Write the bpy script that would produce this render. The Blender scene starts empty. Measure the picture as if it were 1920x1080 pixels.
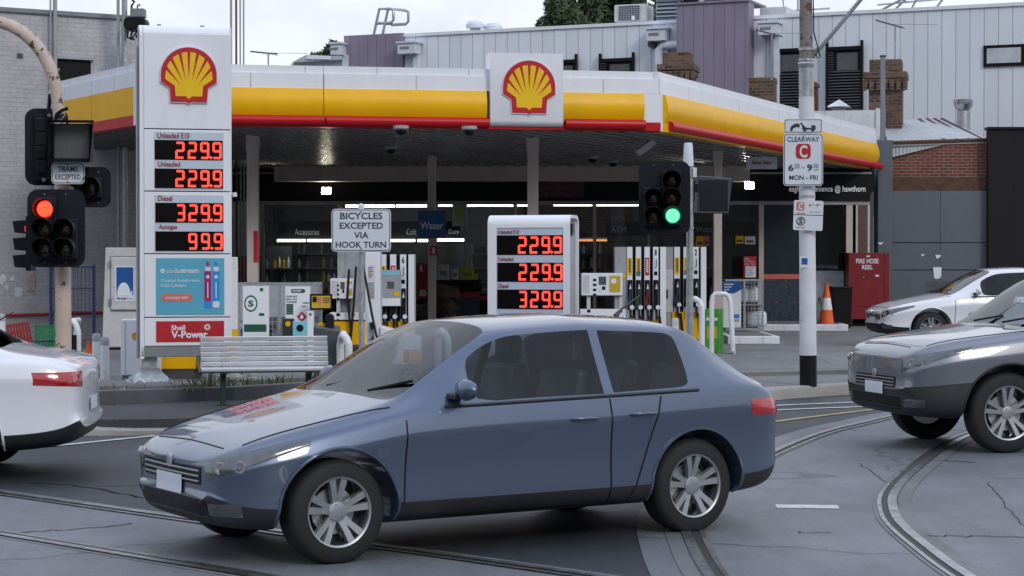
import bpy, bmesh, math, random
from mathutils import Vector, Matrix
from mathutils.bvhtree import BVHTree
random.seed(7)
R = math.radians
S = bpy.context.scene
COL = S.collection
# ------------------------------------------------------------------ camera
F = 1920 * 70 / 36.0; CAMZ = 1.75; TH = math.atan(50 / F)
cam = bpy.data.objects.new('camera', bpy.data.cameras.new('camera')); COL.objects.link(cam)
cam.data.lens = 70; cam.data.sensor_width = 36; cam.data.clip_end = 2000; cam.data.clip_start = 0.1
cam.location = (0, 0, CAMZ); cam.rotation_euler = (R(90) - TH, 0, 0)
S.camera = cam
# ------------------------------------------------------------------ light, sky, exposure
SUN_EL, SUN_AZ = R(32), R(205)      # azimuth from +Y, clockwise: behind the camera, to its left/right
sd = bpy.data.lights.new('sun', 'SUN'); sd.energy = 1.0; sd.angle = R(14); sd.color = (1.0, 0.95, 0.88)
sun = bpy.data.objects.new('sun', sd); COL.objects.link(sun)
SUN_AZ = R(148)                     # towards the right behind the camera
tosun = Vector((math.sin(SUN_AZ) * math.cos(SUN_EL), math.cos(SUN_AZ) * math.cos(SUN_EL), math.sin(SUN_EL)))
sun.rotation_euler = tosun.to_track_quat('Z', 'Y').to_euler()
W = bpy.data.worlds.new('World'); S.world = W; W.use_nodes = True
nt = W.node_tree; nt.nodes.clear()
def wn(t, **k):
    n = nt.nodes.new(t)
    for a, b in k.items(): setattr(n, a, b)
    return n
out = wn('ShaderNodeOutputWorld'); bg = wn('ShaderNodeBackground'); sky = wn('ShaderNodeTexSky', sky_type='NISHITA')
sky.sun_disc = False; sky.sun_elevation = SUN_EL; sky.sun_rotation = SUN_AZ
tc = wn('ShaderNodeTexCoord'); mp = wn('ShaderNodeMapping'); mp.inputs['Scale'].default_value = (1, 1, 2.2)
nz = wn('ShaderNodeTexNoise'); nz.inputs['Scale'].default_value = 4.5; nz.inputs['Detail'].default_value = 7; nz.inputs['Roughness'].default_value = .58
cr = wn('ShaderNodeValToRGB'); cr.color_ramp.elements[0].position = .36; cr.color_ramp.elements[1].position = .62
cr.color_ramp.elements[0].color = (7.9, 8.2, 8.9, 1); cr.color_ramp.elements[1].color = (11.2, 11.3, 11.5, 1)
sep = wn('ShaderNodeSeparateXYZ'); mr = wn('ShaderNodeMapRange'); mr.inputs['From Min'].default_value = .05; mr.inputs['From Max'].default_value = .9
mr.inputs['To Min'].default_value = .98; mr.inputs['To Max'].default_value = 1.2
mul = wn('ShaderNodeVectorMath', operation='SCALE'); mix = wn('ShaderNodeMix', data_type='RGBA'); mix.inputs['Factor'].default_value = .88
L = nt.links.new
L(tc.outputs['Generated'], mp.inputs[0]); L(mp.outputs[0], nz.inputs['Vector']); L(nz.outputs['Fac'], cr.inputs[0])
L(tc.outputs['Generated'], sep.inputs[0]); L(sep.outputs['Z'], mr.inputs[0])
tint = wn('ShaderNodeMix', data_type='RGBA'); tint.inputs['A'].default_value = (1, 1, 1, 1); tint.inputs['B'].default_value = (.86, .97, 1.2, 1); L(sep.outputs['Z'], tint.inputs['Factor'])
tm = wn('ShaderNodeVectorMath', operation='MULTIPLY'); L(cr.outputs[0], tm.inputs[0]); L(tint.outputs['Result'], tm.inputs[1])
L(tm.outputs[0], mul.inputs[0]); L(mr.outputs[0], mul.inputs['Scale'])
L(sky.outputs[0], mix.inputs['A']); L(mul.outputs[0], mix.inputs['B']); 
def wm(op, a, b):
    n = wn('ShaderNodeMath', operation=op)
    for i, q in enumerate((a, b)):
        if isinstance(q, (int, float)): n.inputs[i].default_value = q
        else: L(q, n.inputs[i])
    return n.outputs[0]
def wr_(v, a, b):
    n = wn('ShaderNodeMapRange'); n.inputs['From Min'].default_value = a; n.inputs['From Max'].default_value = b; L(v, n.inputs[0]); return n.outputs[0]
n2 = wn('ShaderNodeTexNoise'); n2.inputs['Scale'].default_value = 7; L(tc.outputs['Generated'], n2.inputs['Vector'])      # unseen skyline behind the camera, painted dark into the sky to deepen contrast
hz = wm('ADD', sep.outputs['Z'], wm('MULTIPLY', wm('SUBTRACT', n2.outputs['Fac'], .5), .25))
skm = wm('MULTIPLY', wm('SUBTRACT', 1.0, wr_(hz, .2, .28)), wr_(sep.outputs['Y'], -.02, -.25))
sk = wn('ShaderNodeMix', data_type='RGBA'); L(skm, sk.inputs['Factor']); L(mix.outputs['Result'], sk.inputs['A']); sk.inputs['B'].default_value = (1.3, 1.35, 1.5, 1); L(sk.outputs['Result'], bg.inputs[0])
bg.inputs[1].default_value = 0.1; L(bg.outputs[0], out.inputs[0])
S.view_settings.view_transform = 'Standard'; S.view_settings.look = 'None'; S.view_settings.gamma = 1
S.view_settings.exposure = 0.0
S.render.engine = 'CYCLES'; S.cycles.use_denoising = True; S.cycles.max_bounces = 8; S.cycles.transparent_max_bounces = 12
S.cycles.sample_clamp_indirect = 4
# ------------------------------------------------------------------ photo helpers: pixel + distance -> place
def ray(px, py):
    u = (px - 960) / F; v = (540 - py) / F
    return Vector((u, math.cos(TH) + math.sin(TH) * v, -math.sin(TH) + math.cos(TH) * v))
def at(px, py, Y):
    d = ray(px, py); t = Y / d.y
    return Vector((d.x * t, Y, CAMZ + d.z * t))
def gp(px, py, z=0.0):
    d = ray(px, py); t = (z - CAMZ) / d.z
    return Vector((d.x * t, d.y * t, z))
# ------------------------------------------------------------------ mesh builder
class MB:
    def __init__(s): s.v = []; s.f = []; s.m = []; s.cur = 0
    def add(s, vs, fs):
        o = len(s.v); s.v += [tuple(p) for p in vs]; s.f += [tuple(i + o for i in f) for f in fs]; s.m += [s.cur] * len(fs)
        return s
    def mat(s, i): s.cur = i; return s
    def box(s, x0, x1, y0, y1, z0, z1):
        vs = [(x, y, z) for x in (x0, x1) for y in (y0, y1) for z in (z0, z1)]
        return s.add(vs, [(0, 1, 3, 2), (4, 6, 7, 5), (0, 4, 5, 1), (2, 3, 7, 6), (0, 2, 6, 4), (1, 5, 7, 3)])
    def taper(s, x0, x1, y0, y1, z0, z1, k, ky=None):
        ky = k if ky is None else ky
        cx, cy = (x0 + x1) / 2, (y0 + y1) / 2; a, b = (x1 - x0) / 2, (y1 - y0) / 2
        vs = [(cx + i * a, cy + j * b, z0) for i, j in ((-1, -1), (1, -1), (1, 1), (-1, 1))] + [(cx + i * a * k, cy + j * b * ky, z1) for i, j in ((-1, -1), (1, -1), (1, 1), (-1, 1))]
        return s.add(vs, [(0, 3, 2, 1), (4, 5, 6, 7)] + [(i, (i + 1) % 4, 4 + (i + 1) % 4, 4 + i) for i in range(4)])
    def cyl(s, p0, p1, r0, r1=None, n=12, caps=True):
        r1 = r0 if r1 is None else r1; p0 = Vector(p0); p1 = Vector(p1); d = (p1 - p0).normalized()
        a = d.orthogonal().normalized(); b = d.cross(a)
        vs = [p + (a * math.cos(2 * math.pi * i / n) + b * math.sin(2 * math.pi * i / n)) * r for p, r in ((p0, r0), (p1, r1)) for i in range(n)]
        fs = [(i, (i + 1) % n, n + (i + 1) % n, n + i) for i in range(n)]
        if caps: fs += [tuple(range(n - 1, -1, -1)), tuple(range(n, 2 * n))]
        return s.add(vs, fs)
    def tube(s, pts, r, n=8, caps=True):
        pts = [Vector(p) for p in pts]; rr = r if isinstance(r, (list, tuple)) else [r] * len(pts); vs = []; a = None
        for i, p in enumerate(pts):
            d = (pts[min(i + 1, len(pts) - 1)] - pts[max(i - 1, 0)]).normalized()
            a = d.orthogonal().normalized() if a is None else (a - d * a.dot(d)).normalized()
            b = d.cross(a)
            vs += [p + (a * math.cos(2 * math.pi * k / n) + b * math.sin(2 * math.pi * k / n)) * rr[i] for k in range(n)]
        fs = [(i * n + k, i * n + (k + 1) % n, (i + 1) * n + (k + 1) % n, (i + 1) * n + k) for i in range(len(pts) - 1) for k in range(n)]
        if caps: fs += [tuple(range(n - 1, -1, -1)), tuple(range((len(pts) - 1) * n, len(pts) * n))]
        return s.add(vs, fs)
    def prism(s, poly, y0, y1):                      # outline in x,z ; thickness in y
        n = len(poly)
        vs = [(x, y0, z) for x, z in poly] + [(x, y1, z) for x, z in poly]
        return s.add(vs, [tuple(range(n)), tuple(range(2 * n - 1, n - 1, -1))] + [(i, n + i, n + (i + 1) % n, (i + 1) % n) for i in range(n)])
    def slab(s, poly, z0, z1):                       # outline in x,y ; thickness in z
        n = len(poly)
        vs = [(p[0], p[1], z0) for p in poly] + [(p[0], p[1], z1) for p in poly]
        return s.add(vs, [tuple(range(n - 1, -1, -1)), tuple(range(n, 2 * n))] + [(i, (i + 1) % n, n + (i + 1) % n, n + i) for i in range(n)])
    def profx(s, poly, x0, x1):                      # outline in y,z ; extruded in x
        n = len(poly)
        vs = [(x0, y, z) for y, z in poly] + [(x1, y, z) for y, z in poly]
        return s.add(vs, [tuple(range(n)), tuple(range(2 * n - 1, n - 1, -1))] + [(i, n + i, n + (i + 1) % n, (i + 1) % n) for i in range(n)])
    def lathe(s, prof, c=(0, 0, 0), n=16, axis='z', caps=True):
        vs = []
        for r, h in prof:
            for k in range(n):
                a = 2 * math.pi * k / n; p = (r * math.cos(a), r * math.sin(a), h)
                if axis == 'y': p = (p[0], p[2], p[1])
                vs.append((c[0] + p[0], c[1] + p[1], c[2] + p[2]))
        fs = [(i * n + k, i * n + (k + 1) % n, (i + 1) * n + (k + 1) % n, (i + 1) * n + k) for i in range(len(prof) - 1) for k in range(n)]
        if caps: fs += [tuple(range(n - 1, -1, -1)), tuple(range((len(prof) - 1) * n, len(prof) * n))]
        return s.add(vs, fs)
    def quad(s, *pts): return s.add(pts, [tuple(range(len(pts)))])
    def sweep(s, prof, A, B, close=True):            # closed profile (outward, z) from A to B in plan
        A = Vector(A[:2]); B = Vector(B[:2]); d = (B - A).normalized(); nn = Vector((d.y, -d.x)); n = len(prof)
        vs = [(p.x + nn.x * o, p.y + nn.y * o, z) for p in (A, B) for o, z in prof]
        return s.add(vs, [tuple(range(n)), tuple(range(2 * n - 1, n - 1, -1))] + [(i, n + i, n + (i + 1) % n, (i + 1) % n) for i in range(n)])
    def build(s, name, mats, parent=None, smooth=None, bevel=0, fix=True, seg=2):
        me = bpy.data.meshes.new(name); me.from_pydata(s.v, [], s.f)
        for m in (mats if isinstance(mats, (list, tuple)) else [mats]): me.materials.append(m)
        me.polygons.foreach_set('material_index', s.m)
        if fix:
            bm = bmesh.new(); bm.from_mesh(me); bmesh.ops.recalc_face_normals(bm, faces=bm.faces); bm.to_mesh(me); bm.free()
        if smooth:
            me.polygons.foreach_set('use_smooth', [True] * len(me.polygons)); me.set_sharp_from_angle(angle=R(smooth))
        me.update()
        return link(name, me, parent, bevel, seg)
def link(name, me, parent=None, bevel=0, seg=2):
    o = bpy.data.objects.new(name, me); COL.objects.link(o)
    if parent is not None: o.parent = parent
    if bevel:
        b = o.modifiers.new('bevel', 'BEVEL'); b.width = bevel; b.segments = seg; b.limit_method = 'ANGLE'; b.angle_limit = R(40); b.harden_normals = False
    return o
def tag(o, label=None, cat=None, group=None, kind=None):
    if label: o['label'] = label
    if cat: o['category'] = cat
    if group: o['group'] = group
    if kind: o['kind'] = kind
    return o
def thing(name, label, cat, loc, rz=0, group=None):
    o = bpy.data.objects.new(name, None); COL.objects.link(o); o.location = loc; o.rotation_euler = (0, 0, rz); o.empty_display_size = .2
    return tag(o, label, cat, group)
def copy_tree(o, parent=None):
    c = o.copy(); COL.objects.link(c)
    if parent is not None: c.parent = parent
    for ch in [x for x in COL.objects if x.parent == o]: copy_tree(ch, c)
    return c
class Fr:                                             # a thing's local frame: x right, y away, z up; sizes read off the photo
    def __init__(s, name, label, cat, px, py, Y, rz=0, group=None, z=None):
        p = at(px, py, Y)
        if z is not None: p.z = z
        s.px, s.Y, s.k = px, Y, F / Y; s.p = p; s.c = math.cos(R(rz)); s.o = thing(name, label, cat, p, R(rz), group)
    def x(s, px): return (px - s.px) / s.k / s.c
    def z(s, py): return at(s.px, py, s.Y).z - s.p.z
    def rect(s, x0, x1, y0, y1): return s.x(x0), s.x(x1), s.z(y1), s.z(y0)      # -> x0,x1,z0,z1
class WF:                                             # a vertical wall in plan from P0 to P1
    def __init__(s, P0, P1):
        s.a = Vector(P0[:2]); s.b = Vector(P1[:2]); s.d = (s.b - s.a).normalized(); s.rz = math.atan2(s.d.y, s.d.x)
    def hit(s, px):
        u = (px - 960) / F; return (u * s.a.y - s.a.x) / (s.d.x - u * s.d.y)     # distance along the wall
    def p(s, px): return s.a + s.d * s.hit(px)
    def z(s, px, py): return at(px, py, s.p(px).y).z
    def r(s, x0, x1, y0, y1):
        m = (x0 + x1) / 2; return s.hit(x0), s.hit(x1), s.z(m, y1), s.z(m, y0)
def rrect(x0, x1, z0, z1, r, n=4):
    pts = []
    for cx, cz, a0 in ((x1 - r, z0 + r, -90), (x1 - r, z1 - r, 0), (x0 + r, z1 - r, 90), (x0 + r, z0 + r, 180)):
        pts += [(cx + r * math.cos(R(a0 + 90 * i / n)), cz + r * math.sin(R(a0 + 90 * i / n))) for i in range(n + 1)]
    return pts
def text(parent, s, x0, x1, z0, z1, y, m, name='lettering', bold=0.0, sp=1.0):
    cu = bpy.data.curves.new('t', 'FONT'); cu.body = s; cu.size = 1; cu.offset = bold; cu.resolution_u = 3; cu.space_character = sp; cu.fill_mode = 'FRONT'; cu.align_x = 'CENTER'
    ob = bpy.data.objects.new('t', cu); COL.objects.link(ob); me = bpy.data.meshes.new_from_object(ob)
    bpy.data.objects.remove(ob); bpy.data.curves.remove(cu)
    xs = [v.co.x for v in me.vertices]; ys = [v.co.y for v in me.vertices]; a, b, c, d = min(xs), max(xs), min(ys), max(ys)
    for v in me.vertices:
        v.co = (x0 + (v.co.x - a) / (b - a) * (x1 - x0), y, z0 + (v.co.y - c) / (d - c) * (z1 - z0))
    me.name = name; me.materials.clear(); me.materials.append(m); me.polygons.foreach_set('material_index', [0] * len(me.polygons))
    return link(name, me, parent)
# ------------------------------------------------------------------ materials
M = {}
def nodes(name):
    m = bpy.data.materials.new(name); m.use_nodes = True; t = m.node_tree; return m, t, t.nodes['Principled BSDF']
def N(t, ty, **k):
    n = t.nodes.new(ty)
    for a, b in k.items():
        if a in n.inputs and not hasattr(n, a): n.inputs[a].default_value = b
        else: setattr(n, a, b)
    return n
def setin(n, **k):
    for a, b in k.items(): n.inputs[a.replace('_', ' ')].default_value = b
    return n
def math_(t, op, a, b=None):
    n = t.nodes.new('ShaderNodeMath'); n.operation = op
    for i, q in enumerate((a, b)):
        if q is None: continue
        if isinstance(q, (int, float)): n.inputs[i].default_value = q
        else: t.links.new(q, n.inputs[i])
    return n.outputs[0]
def mixc(t, f, a, b, mode='MIX'):
    n = t.nodes.new('ShaderNodeMix'); n.data_type = 'RGBA'; n.blend_type = mode
    for k, q in (('Factor', f), ('A', a), ('B', b)):
        if isinstance(q, (int, float)): n.inputs[k].default_value = q
        elif isinstance(q, tuple): n.inputs[k].default_value = q if len(q) == 4 else (*q, 1)
        else: t.links.new(q, n.inputs[k])
    return n.outputs['Result']
def noise(t, scale, detail=4, rough=.55, vec=None, sc=None):
    n = t.nodes.new('ShaderNodeTexNoise'); n.inputs['Scale'].default_value = scale; n.inputs['Detail'].default_value = detail; n.inputs['Roughness'].default_value = rough
    if vec is None: vec = t.nodes.new('ShaderNodeTexCoord').outputs['Object']
    if sc:
        mpn = t.nodes.new('ShaderNodeMapping'); mpn.inputs['Scale'].default_value = sc; t.links.new(vec, mpn.inputs[0]); vec = mpn.outputs[0]
    t.links.new(vec, n.inputs['Vector']); return n.outputs['Fac']
def ramp(t, f, a, b, ca=(0, 0, 0, 1), cb=(1, 1, 1, 1)):
    n = t.nodes.new('ShaderNodeValToRGB'); n.color_ramp.elements[0].position = a; n.color_ramp.elements[1].position = b
    n.color_ramp.elements[0].color = ca if len(ca) == 4 else (*ca, 1); n.color_ramp.elements[1].color = cb if len(cb) == 4 else (*cb, 1)
    t.links.new(f, n.inputs[0]); return n.outputs[0]
def bump(t, bs, h, strength=.3, dist=.01):
    n = t.nodes.new('ShaderNodeBump'); n.inputs['Strength'].default_value = strength; n.inputs['Distance'].default_value = dist
    t.links.new(h, n.inputs['Height']); t.links.new(n.outputs[0], bs.inputs['Normal']); return n
def mk(key, col, rough=.5, metal=0, var=.14, scale=3, fine=0, bscale=60, dirt=0, coat=0, spec=.5, dcol=(.05, .045, .04), streak=False):
    m, t, bs = nodes(key); k = t.links.new
    f = noise(t, scale, 5)
    lo = tuple(c * (1 - var) for c in col); hi = tuple(min(1, c * (1 + var)) for c in col)
    c = ramp(t, f, .3, .7, lo, hi)
    if dirt:
        d = noise(t, scale * 2.3, 8, .65, sc=(1, 1, .25) if streak else None); c = mixc(t, math_(t, 'MULTIPLY', ramp(t, d, .5, .75), dirt), c, dcol)
    k(c, bs.inputs['Base Color']); bs.inputs['Metallic'].default_value = metal; bs.inputs['Specular IOR Level'].default_value = spec
    r = N(t, 'ShaderNodeMapRange'); k(noise(t, scale * 4, 3), r.inputs[0]); r.inputs['To Min'].default_value = max(0, rough - .1); r.inputs['To Max'].default_value = min(1, rough + .1)
    k(r.outputs[0], bs.inputs['Roughness'])
    if coat: bs.inputs['Coat Weight'].default_value = coat; bs.inputs['Coat Roughness'].default_value = .06
    if fine: bump(t, bs, noise(t, bscale, 4), fine)
    M[key] = m; return m
def emit(key, col, st, base=(.02, .02, .02)):
    m, t, bs = nodes(key); bs.inputs['Base Color'].default_value = (*base, 1); bs.inputs['Emission Color'].default_value = (*col, 1); bs.inputs['Emission Strength'].default_value = st
    bs.inputs['Roughness'].default_value = .4; M[key] = m; return m
def brick(key, c1, c2, mortar, bw=.23, bh=.076, rough=.85, stain=.3, bumpk=.5, ms=.012):
    m, t, bs = nodes(key); k = t.links.new
    co = t.nodes.new('ShaderNodeTexCoord').outputs['Object']; sp = t.nodes.new('ShaderNodeSeparateXYZ'); k(co, sp.inputs[0])
    cb = t.nodes.new('ShaderNodeCombineXYZ'); k(math_(t, 'ADD', sp.outputs[0], sp.outputs[1]), cb.inputs[0]); k(sp.outputs[2], cb.inputs[1])
    b = t.nodes.new('ShaderNodeTexBrick'); k(cb.outputs[0], b.inputs['Vector'])
    setin(b, Color1=(*c1, 1), Color2=(*c2, 1), Mortar=(*mortar, 1), Scale=1, Mortar_Size=ms, Brick_Width=bw, Row_Height=bh, Bias=0, Mortar_Smooth=.2)
    c = mixc(t, math_(t, 'MULTIPLY', ramp(t, noise(t, 1.3, 8, .65), .42, .72), stain), b.outputs['Color'], tuple(x * .35 for x in c1))
    c = mixc(t, .5, c, ramp(t, noise(t, 14, 4), .2, .8, (.55, .55, .55), (1.2, 1.2, 1.2)), 'MULTIPLY')
    k(c, bs.inputs['Base Color']); bs.inputs['Roughness'].default_value = rough
    h = math_(t, 'ADD', math_(t, 'MULTIPLY', b.outputs['Fac'], -1.0), math_(t, 'MULTIPLY', noise(t, 40, 3), .3)); bump(t, bs, h, bumpk, .012)
    M[key] = m; return m
def panels(key, col, pitch, line=.03, dark=.35, rough=.45, axis=0, metal=0, wave=False, var=.06, dirt=.12):
    m, t, bs = nodes(key); k = t.links.new
    co = t.nodes.new('ShaderNodeTexCoord').outputs['Object']; sp = t.nodes.new('ShaderNodeSeparateXYZ'); k(co, sp.inputs[0])
    u = math_(t, 'DIVIDE', sp.outputs[axis], pitch); fr = math_(t, 'FRACT', u)
    f = noise(t, .9, 6, .6, sc=(1, 1, .35)); c = ramp(t, f, .3, .7, tuple(x * (1 - var) for x in col), tuple(x * (1 + var) for x in col))
    cell = t.nodes.new('ShaderNodeTexWhiteNoise'); cell.noise_dimensions = '1D'; k(math_(t, 'FLOOR', u), cell.inputs['W'])
    c = mixc(t, 1.0, c, ramp(t, cell.outputs[0], 0, 1, (.94, .94, .94), (1.03, 1.03, 1.03)), 'MULTIPLY')
    c = mixc(t, math_(t, 'MULTIPLY', ramp(t, noise(t, 2, 9, .7, sc=(3, 3, .25)), .55, .8), dirt), c, tuple(x * .5 for x in col))
    if wave:
        h = math_(t, 'SINE', math_(t, 'MULTIPLY', u, 2 * math.pi)); bump(t, bs, h, .8, pitch * .12)
    else:
        ln = math_(t, 'LESS_THAN', fr, line); c = mixc(t, ln, c, tuple(x * dark for x in col)); bump(t, bs, math_(t, 'MULTIPLY', ln, -1), .6, .01)
    k(c, bs.inputs['Base Color']); bs.inputs['Roughness'].default_value = rough; bs.inputs['Metallic'].default_value = metal
    M[key] = m; return m
def ground_mat(key, col, speck=.35, patch=.3, crack=.5, cscale=.35, rough=.75, fine=.35, joints=None, wear=None):
    m, t, bs = nodes(key); k = t.links.new
    c = ramp(t, noise(t, .45, 8, .6), .32, .7, tuple(x * (1 - patch) for x in col), tuple(x * (1 + patch) for x in col))
    c = mixc(t, .8, c, ramp(t, noise(t, 60, 3, .7), .3, .7, (1 - speck,) * 3, (1 + speck,) * 3), 'MULTIPLY')
    c = mixc(t, .8, c, ramp(t, noise(t, 3.5, 7, .7, sc=(1, .3, 1)), .35, .7, (.8, .8, .82), (1.12, 1.12, 1.1)), 'MULTIPLY')
    if crack:
        v = t.nodes.new('ShaderNodeTexVoronoi'); v.feature = 'DISTANCE_TO_EDGE'; v.inputs['Scale'].default_value = cscale
        co = t.nodes.new('ShaderNodeTexCoord').outputs['Object']; dn = t.nodes.new('ShaderNodeTexNoise'); dn.inputs['Scale'].default_value = 1.6; dn.inputs['Detail'].default_value = 6
        k(co, dn.inputs['Vector']); wv = t.nodes.new('ShaderNodeVectorMath'); wv.operation = 'MULTIPLY_ADD'; k(dn.outputs['Color'], wv.inputs[0]); wv.inputs[1].default_value = (.9, .9, 0); k(co, wv.inputs[2]); k(wv.outputs[0], v.inputs['Vector'])
        e = math_(t, 'LESS_THAN', v.outputs['Distance'], .006); e = math_(t, 'MULTIPLY', e, math_(t, 'GREATER_THAN', noise(t, .5, 2), .46)); c = mixc(t, math_(t, 'MULTIPLY', e, crack), c, tuple(x * .3 for x in col))
    st = ramp(t, noise(t, 1.1, 9, .68, sc=(.7, 1.2, 1)), .58, .75); c = mixc(t, math_(t, 'MULTIPLY', st, .35), c, tuple(x * .45 for x in col))
    k(c, bs.inputs['Base Color'])
    r = N(t, 'ShaderNodeMapRange'); k(noise(t, .8, 5), r.inputs[0]); r.inputs['To Min'].default_value = rough - .18; r.inputs['To Max'].default_value = rough + .15; k(r.outputs[0], bs.inputs['Roughness'])
    bump(t, bs, noise(t, 90, 3, .7), fine, .006)
    M[key] = m; return m
ground_mat('asphalt', (.029, .032, .039), speck=.75, patch=.35, crack=.8, cscale=.45, rough=.62)
ground_mat('asphalt_path', (.04, .041, .046), speck=.6, patch=.3, crack=.4, rough=.75)
ground_mat('concrete_bed', (.148, .153, .17), speck=.3, patch=.2, crack=.6, cscale=.22, rough=.6, fine=.2)
ground_mat('concrete', (.165, .163, .163), speck=.16, patch=.2, crack=.5, cscale=.3, rough=.8, fine=.2)
ground_mat('kerb_stone', (.3, .29, .27), speck=.2, patch=.25, crack=0, rough=.85)
ground_mat('soil', (.06, .05, .042), speck=.5, patch=.4, crack=0, rough=.95, fine=.8)
mk('white', (.76, .78, .82), .32, var=.03, dirt=.10, scale=1.2, coat=.2, streak=True)
mk('white_worn', (.68, .69, .71), .5, var=.06, dirt=.4, scale=4, streak=True)
mk('offwhite', (.55, .55, .56), .5, var=.06, dirt=.25)
mk('yellow', (.8, .43, .001), .34, var=.05, scale=1, dirt=.16, spec=.25, dcol=(.3, .17, .01))
mk('red', (.46, .004, .010), .34, var=.06, scale=1, dirt=.15, spec=.35)
mk('logo_red', (.46, .008, .018), .35, var=.03); mk('logo_yellow', (.82, .5, .005), .35, var=.03)
mk('darkred_text', (.26, .012, .02), .5); mk('navy_text', (.02, .025, .04), .5)
mk('black', (.007, .007, .009), .5, var=.25, spec=.2); mk('black_matt', (.013, .014, .017), .7, var=.2, spec=.2)
mk('signal_black', (.008, .010, .016), .5, var=.2, scale=8, dirt=.15, dcol=(.03, .03, .03), spec=.22)
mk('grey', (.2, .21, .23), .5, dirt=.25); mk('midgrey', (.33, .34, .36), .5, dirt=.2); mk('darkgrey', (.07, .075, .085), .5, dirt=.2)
mk('galv', (.42, .44, .46), .42, metal=.75, var=.22, scale=14, dirt=.15); mk('steel', (.5, .52, .55), .3, metal=.9, var=.12, scale=8)
mk('alu_slat', (.52, .54, .57), .42, metal=.6, var=.1, scale=2, dirt=.15); mk('green_leg', (.012, .03, .026), .45)
mk('beige', (.46, .36, .28), .6, var=.12, scale=5, dirt=.45, dcol=(.16, .12, .09), fine=.15)
mk('column', (.56, .49, .44), .5, var=.06, dirt=.2, streak=True)
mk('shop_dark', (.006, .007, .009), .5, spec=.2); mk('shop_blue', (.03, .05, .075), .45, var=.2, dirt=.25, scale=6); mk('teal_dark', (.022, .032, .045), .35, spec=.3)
mk('led_back', (.004, .003, .004), .35, spec=.12); mk('label_glass', (.5, .58, .66), .3, var=.03)
mk('ad_blue', (.1, .38, .52), .35, var=.02); mk('salmon', (.6, .16, .13), .4); mk('magenta', (.33, .012, .16), .35); mk('gasblue', (.02, .25, .65), .35)
mk('palegrey', (.62, .66, .72), .4); mk('red_sign', (.44, .012, .02), .4); mk('orange', (.75, .12, .015), .5, dirt=.2); mk('reflect', (.7, .7, .68), .4)
mk('crate_red', (.3, .018, .02), .5); mk('crate_green', (.01, .2, .07), .5); mk('box_green', (.06, .3, .03), .45, var=.3, scale=8); mk('poster_blue', (.01, .09, .3), .35)
mk('purple', (.235, .205, .27), .7, var=.12, dirt=.25); mk('lime', (.4, .45, .02), .5); mk('rust', (.085, .04, .024), .8, var=.4, scale=10)
mk('rack_blue', (.008, .03, .1), .5); mk('rubber', (.012, .012, .013), .75); mk('hose', (.01, .01, .011), .45); mk('brown', (.11, .07, .045), .7); mk('skyblue', (.2, .52, .62), .4)
mk('leaf_dark', (.045, .068, .028), .6, var=.4, scale=.9); mk('leaf_mid', (.085, .115, .045), .6, var=.4, scale=.9); mk('bark', (.09, .07, .055), .9, fine=.5, bscale=20)
mk('nozzle_blue', (.008, .03, .07), .4); mk('nozzle_green', (.006, .05, .025), .4); mk('nozzle_red', (.14, .006, .01), .4); mk('weed', (.07, .09, .035), .7, var=.5, scale=6); mk('dry_weed', (.12, .1, .06), .8, var=.4)
mk('road_paint', (.55, .55, .55), .7, var=.2, scale=4, dirt=.7, dcol=(.12, .12, .12)); mk('rail', (.42, .42, .44), .3, metal=.9, var=.3, scale=5, dirt=.4)
mk('rail_dark', (.03, .028, .026), .7, dirt=.3); mk('hose_red', (.2, .008, .014), .4)
mk('car_trim', (.02, .021, .024), .5); mk('lamp_glass', (.62, .66, .7), .1, metal=.2, coat=1); mk('tail_glass', (.35, .008, .012), .15, coat=1)

mk('screen_grey', (.1, .105, .11), .25); mk('lens_off', (.03, .022, .012), .2, coat=.6); mk('lens_amber', (.07, .035, .008), .2, coat=.6); mk('lens_red', (.05, .008, .006), .2, coat=.6)
brick('brick_paint', (.5, .495, .51), (.46, .455, .47), (.4, .395, .41), bw=.26, bh=.09, stain=.3, ms=.006, bumpk=.5)
brick('brick_red', (.24, .06, .036), (.13, .034, .026), (.24, .19, .16), stain=.6); brick('brick_brown', (.21, .12, .065), (.055, .036, .03), (.17, .14, .115), stain=.8, bw=.23, bh=.085)
brick('brick_shop', (.2, .12, .08), (.12, .075, .055), (.2, .17, .14), stain=.2)
panels('cladding', (.7, .735, .79), .4, line=.05, dark=.45); panels('cladding_purple', (.25, .215, .285), .32, line=.05, dark=.5, rough=.7, dirt=.3, var=.12)
panels('roof_iron', (.5, .53, .55), .09, wave=True, metal=.3, rough=.4, dirt=.3); panels('sheet_grey', (.105, .12, .145), 2.25, line=.008, dark=.4, var=.1, dirt=.3)
panels('louvre', (.05, .055, .065), .11, line=.45, dark=.25, axis=2); panels('louvre_blue', (.3, .35, .43), .14, line=.3, dark=.3, axis=2); panels('dark_cladding', (.009, .008, .01), 1.2, line=.01, rough=.9)
panels('ice_bricks', (.8, .85, .9), .05, axis=2)
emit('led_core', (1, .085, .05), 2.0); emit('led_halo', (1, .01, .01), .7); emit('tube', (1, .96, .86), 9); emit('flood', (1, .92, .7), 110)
emit('sig_red', (1, .008, .01), 1.0); emit('sig_red_core', (1, .13, .05), 2.6); emit('sig_green', (.01, .6, .25), .7); emit('sig_green_core', (.3, 1, .66), 2.0); emit('neon_orange', (1, .35, .1), 1.2); emit('fridge', (.8, .9, 1), .5, (.4, .4, .4))
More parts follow.
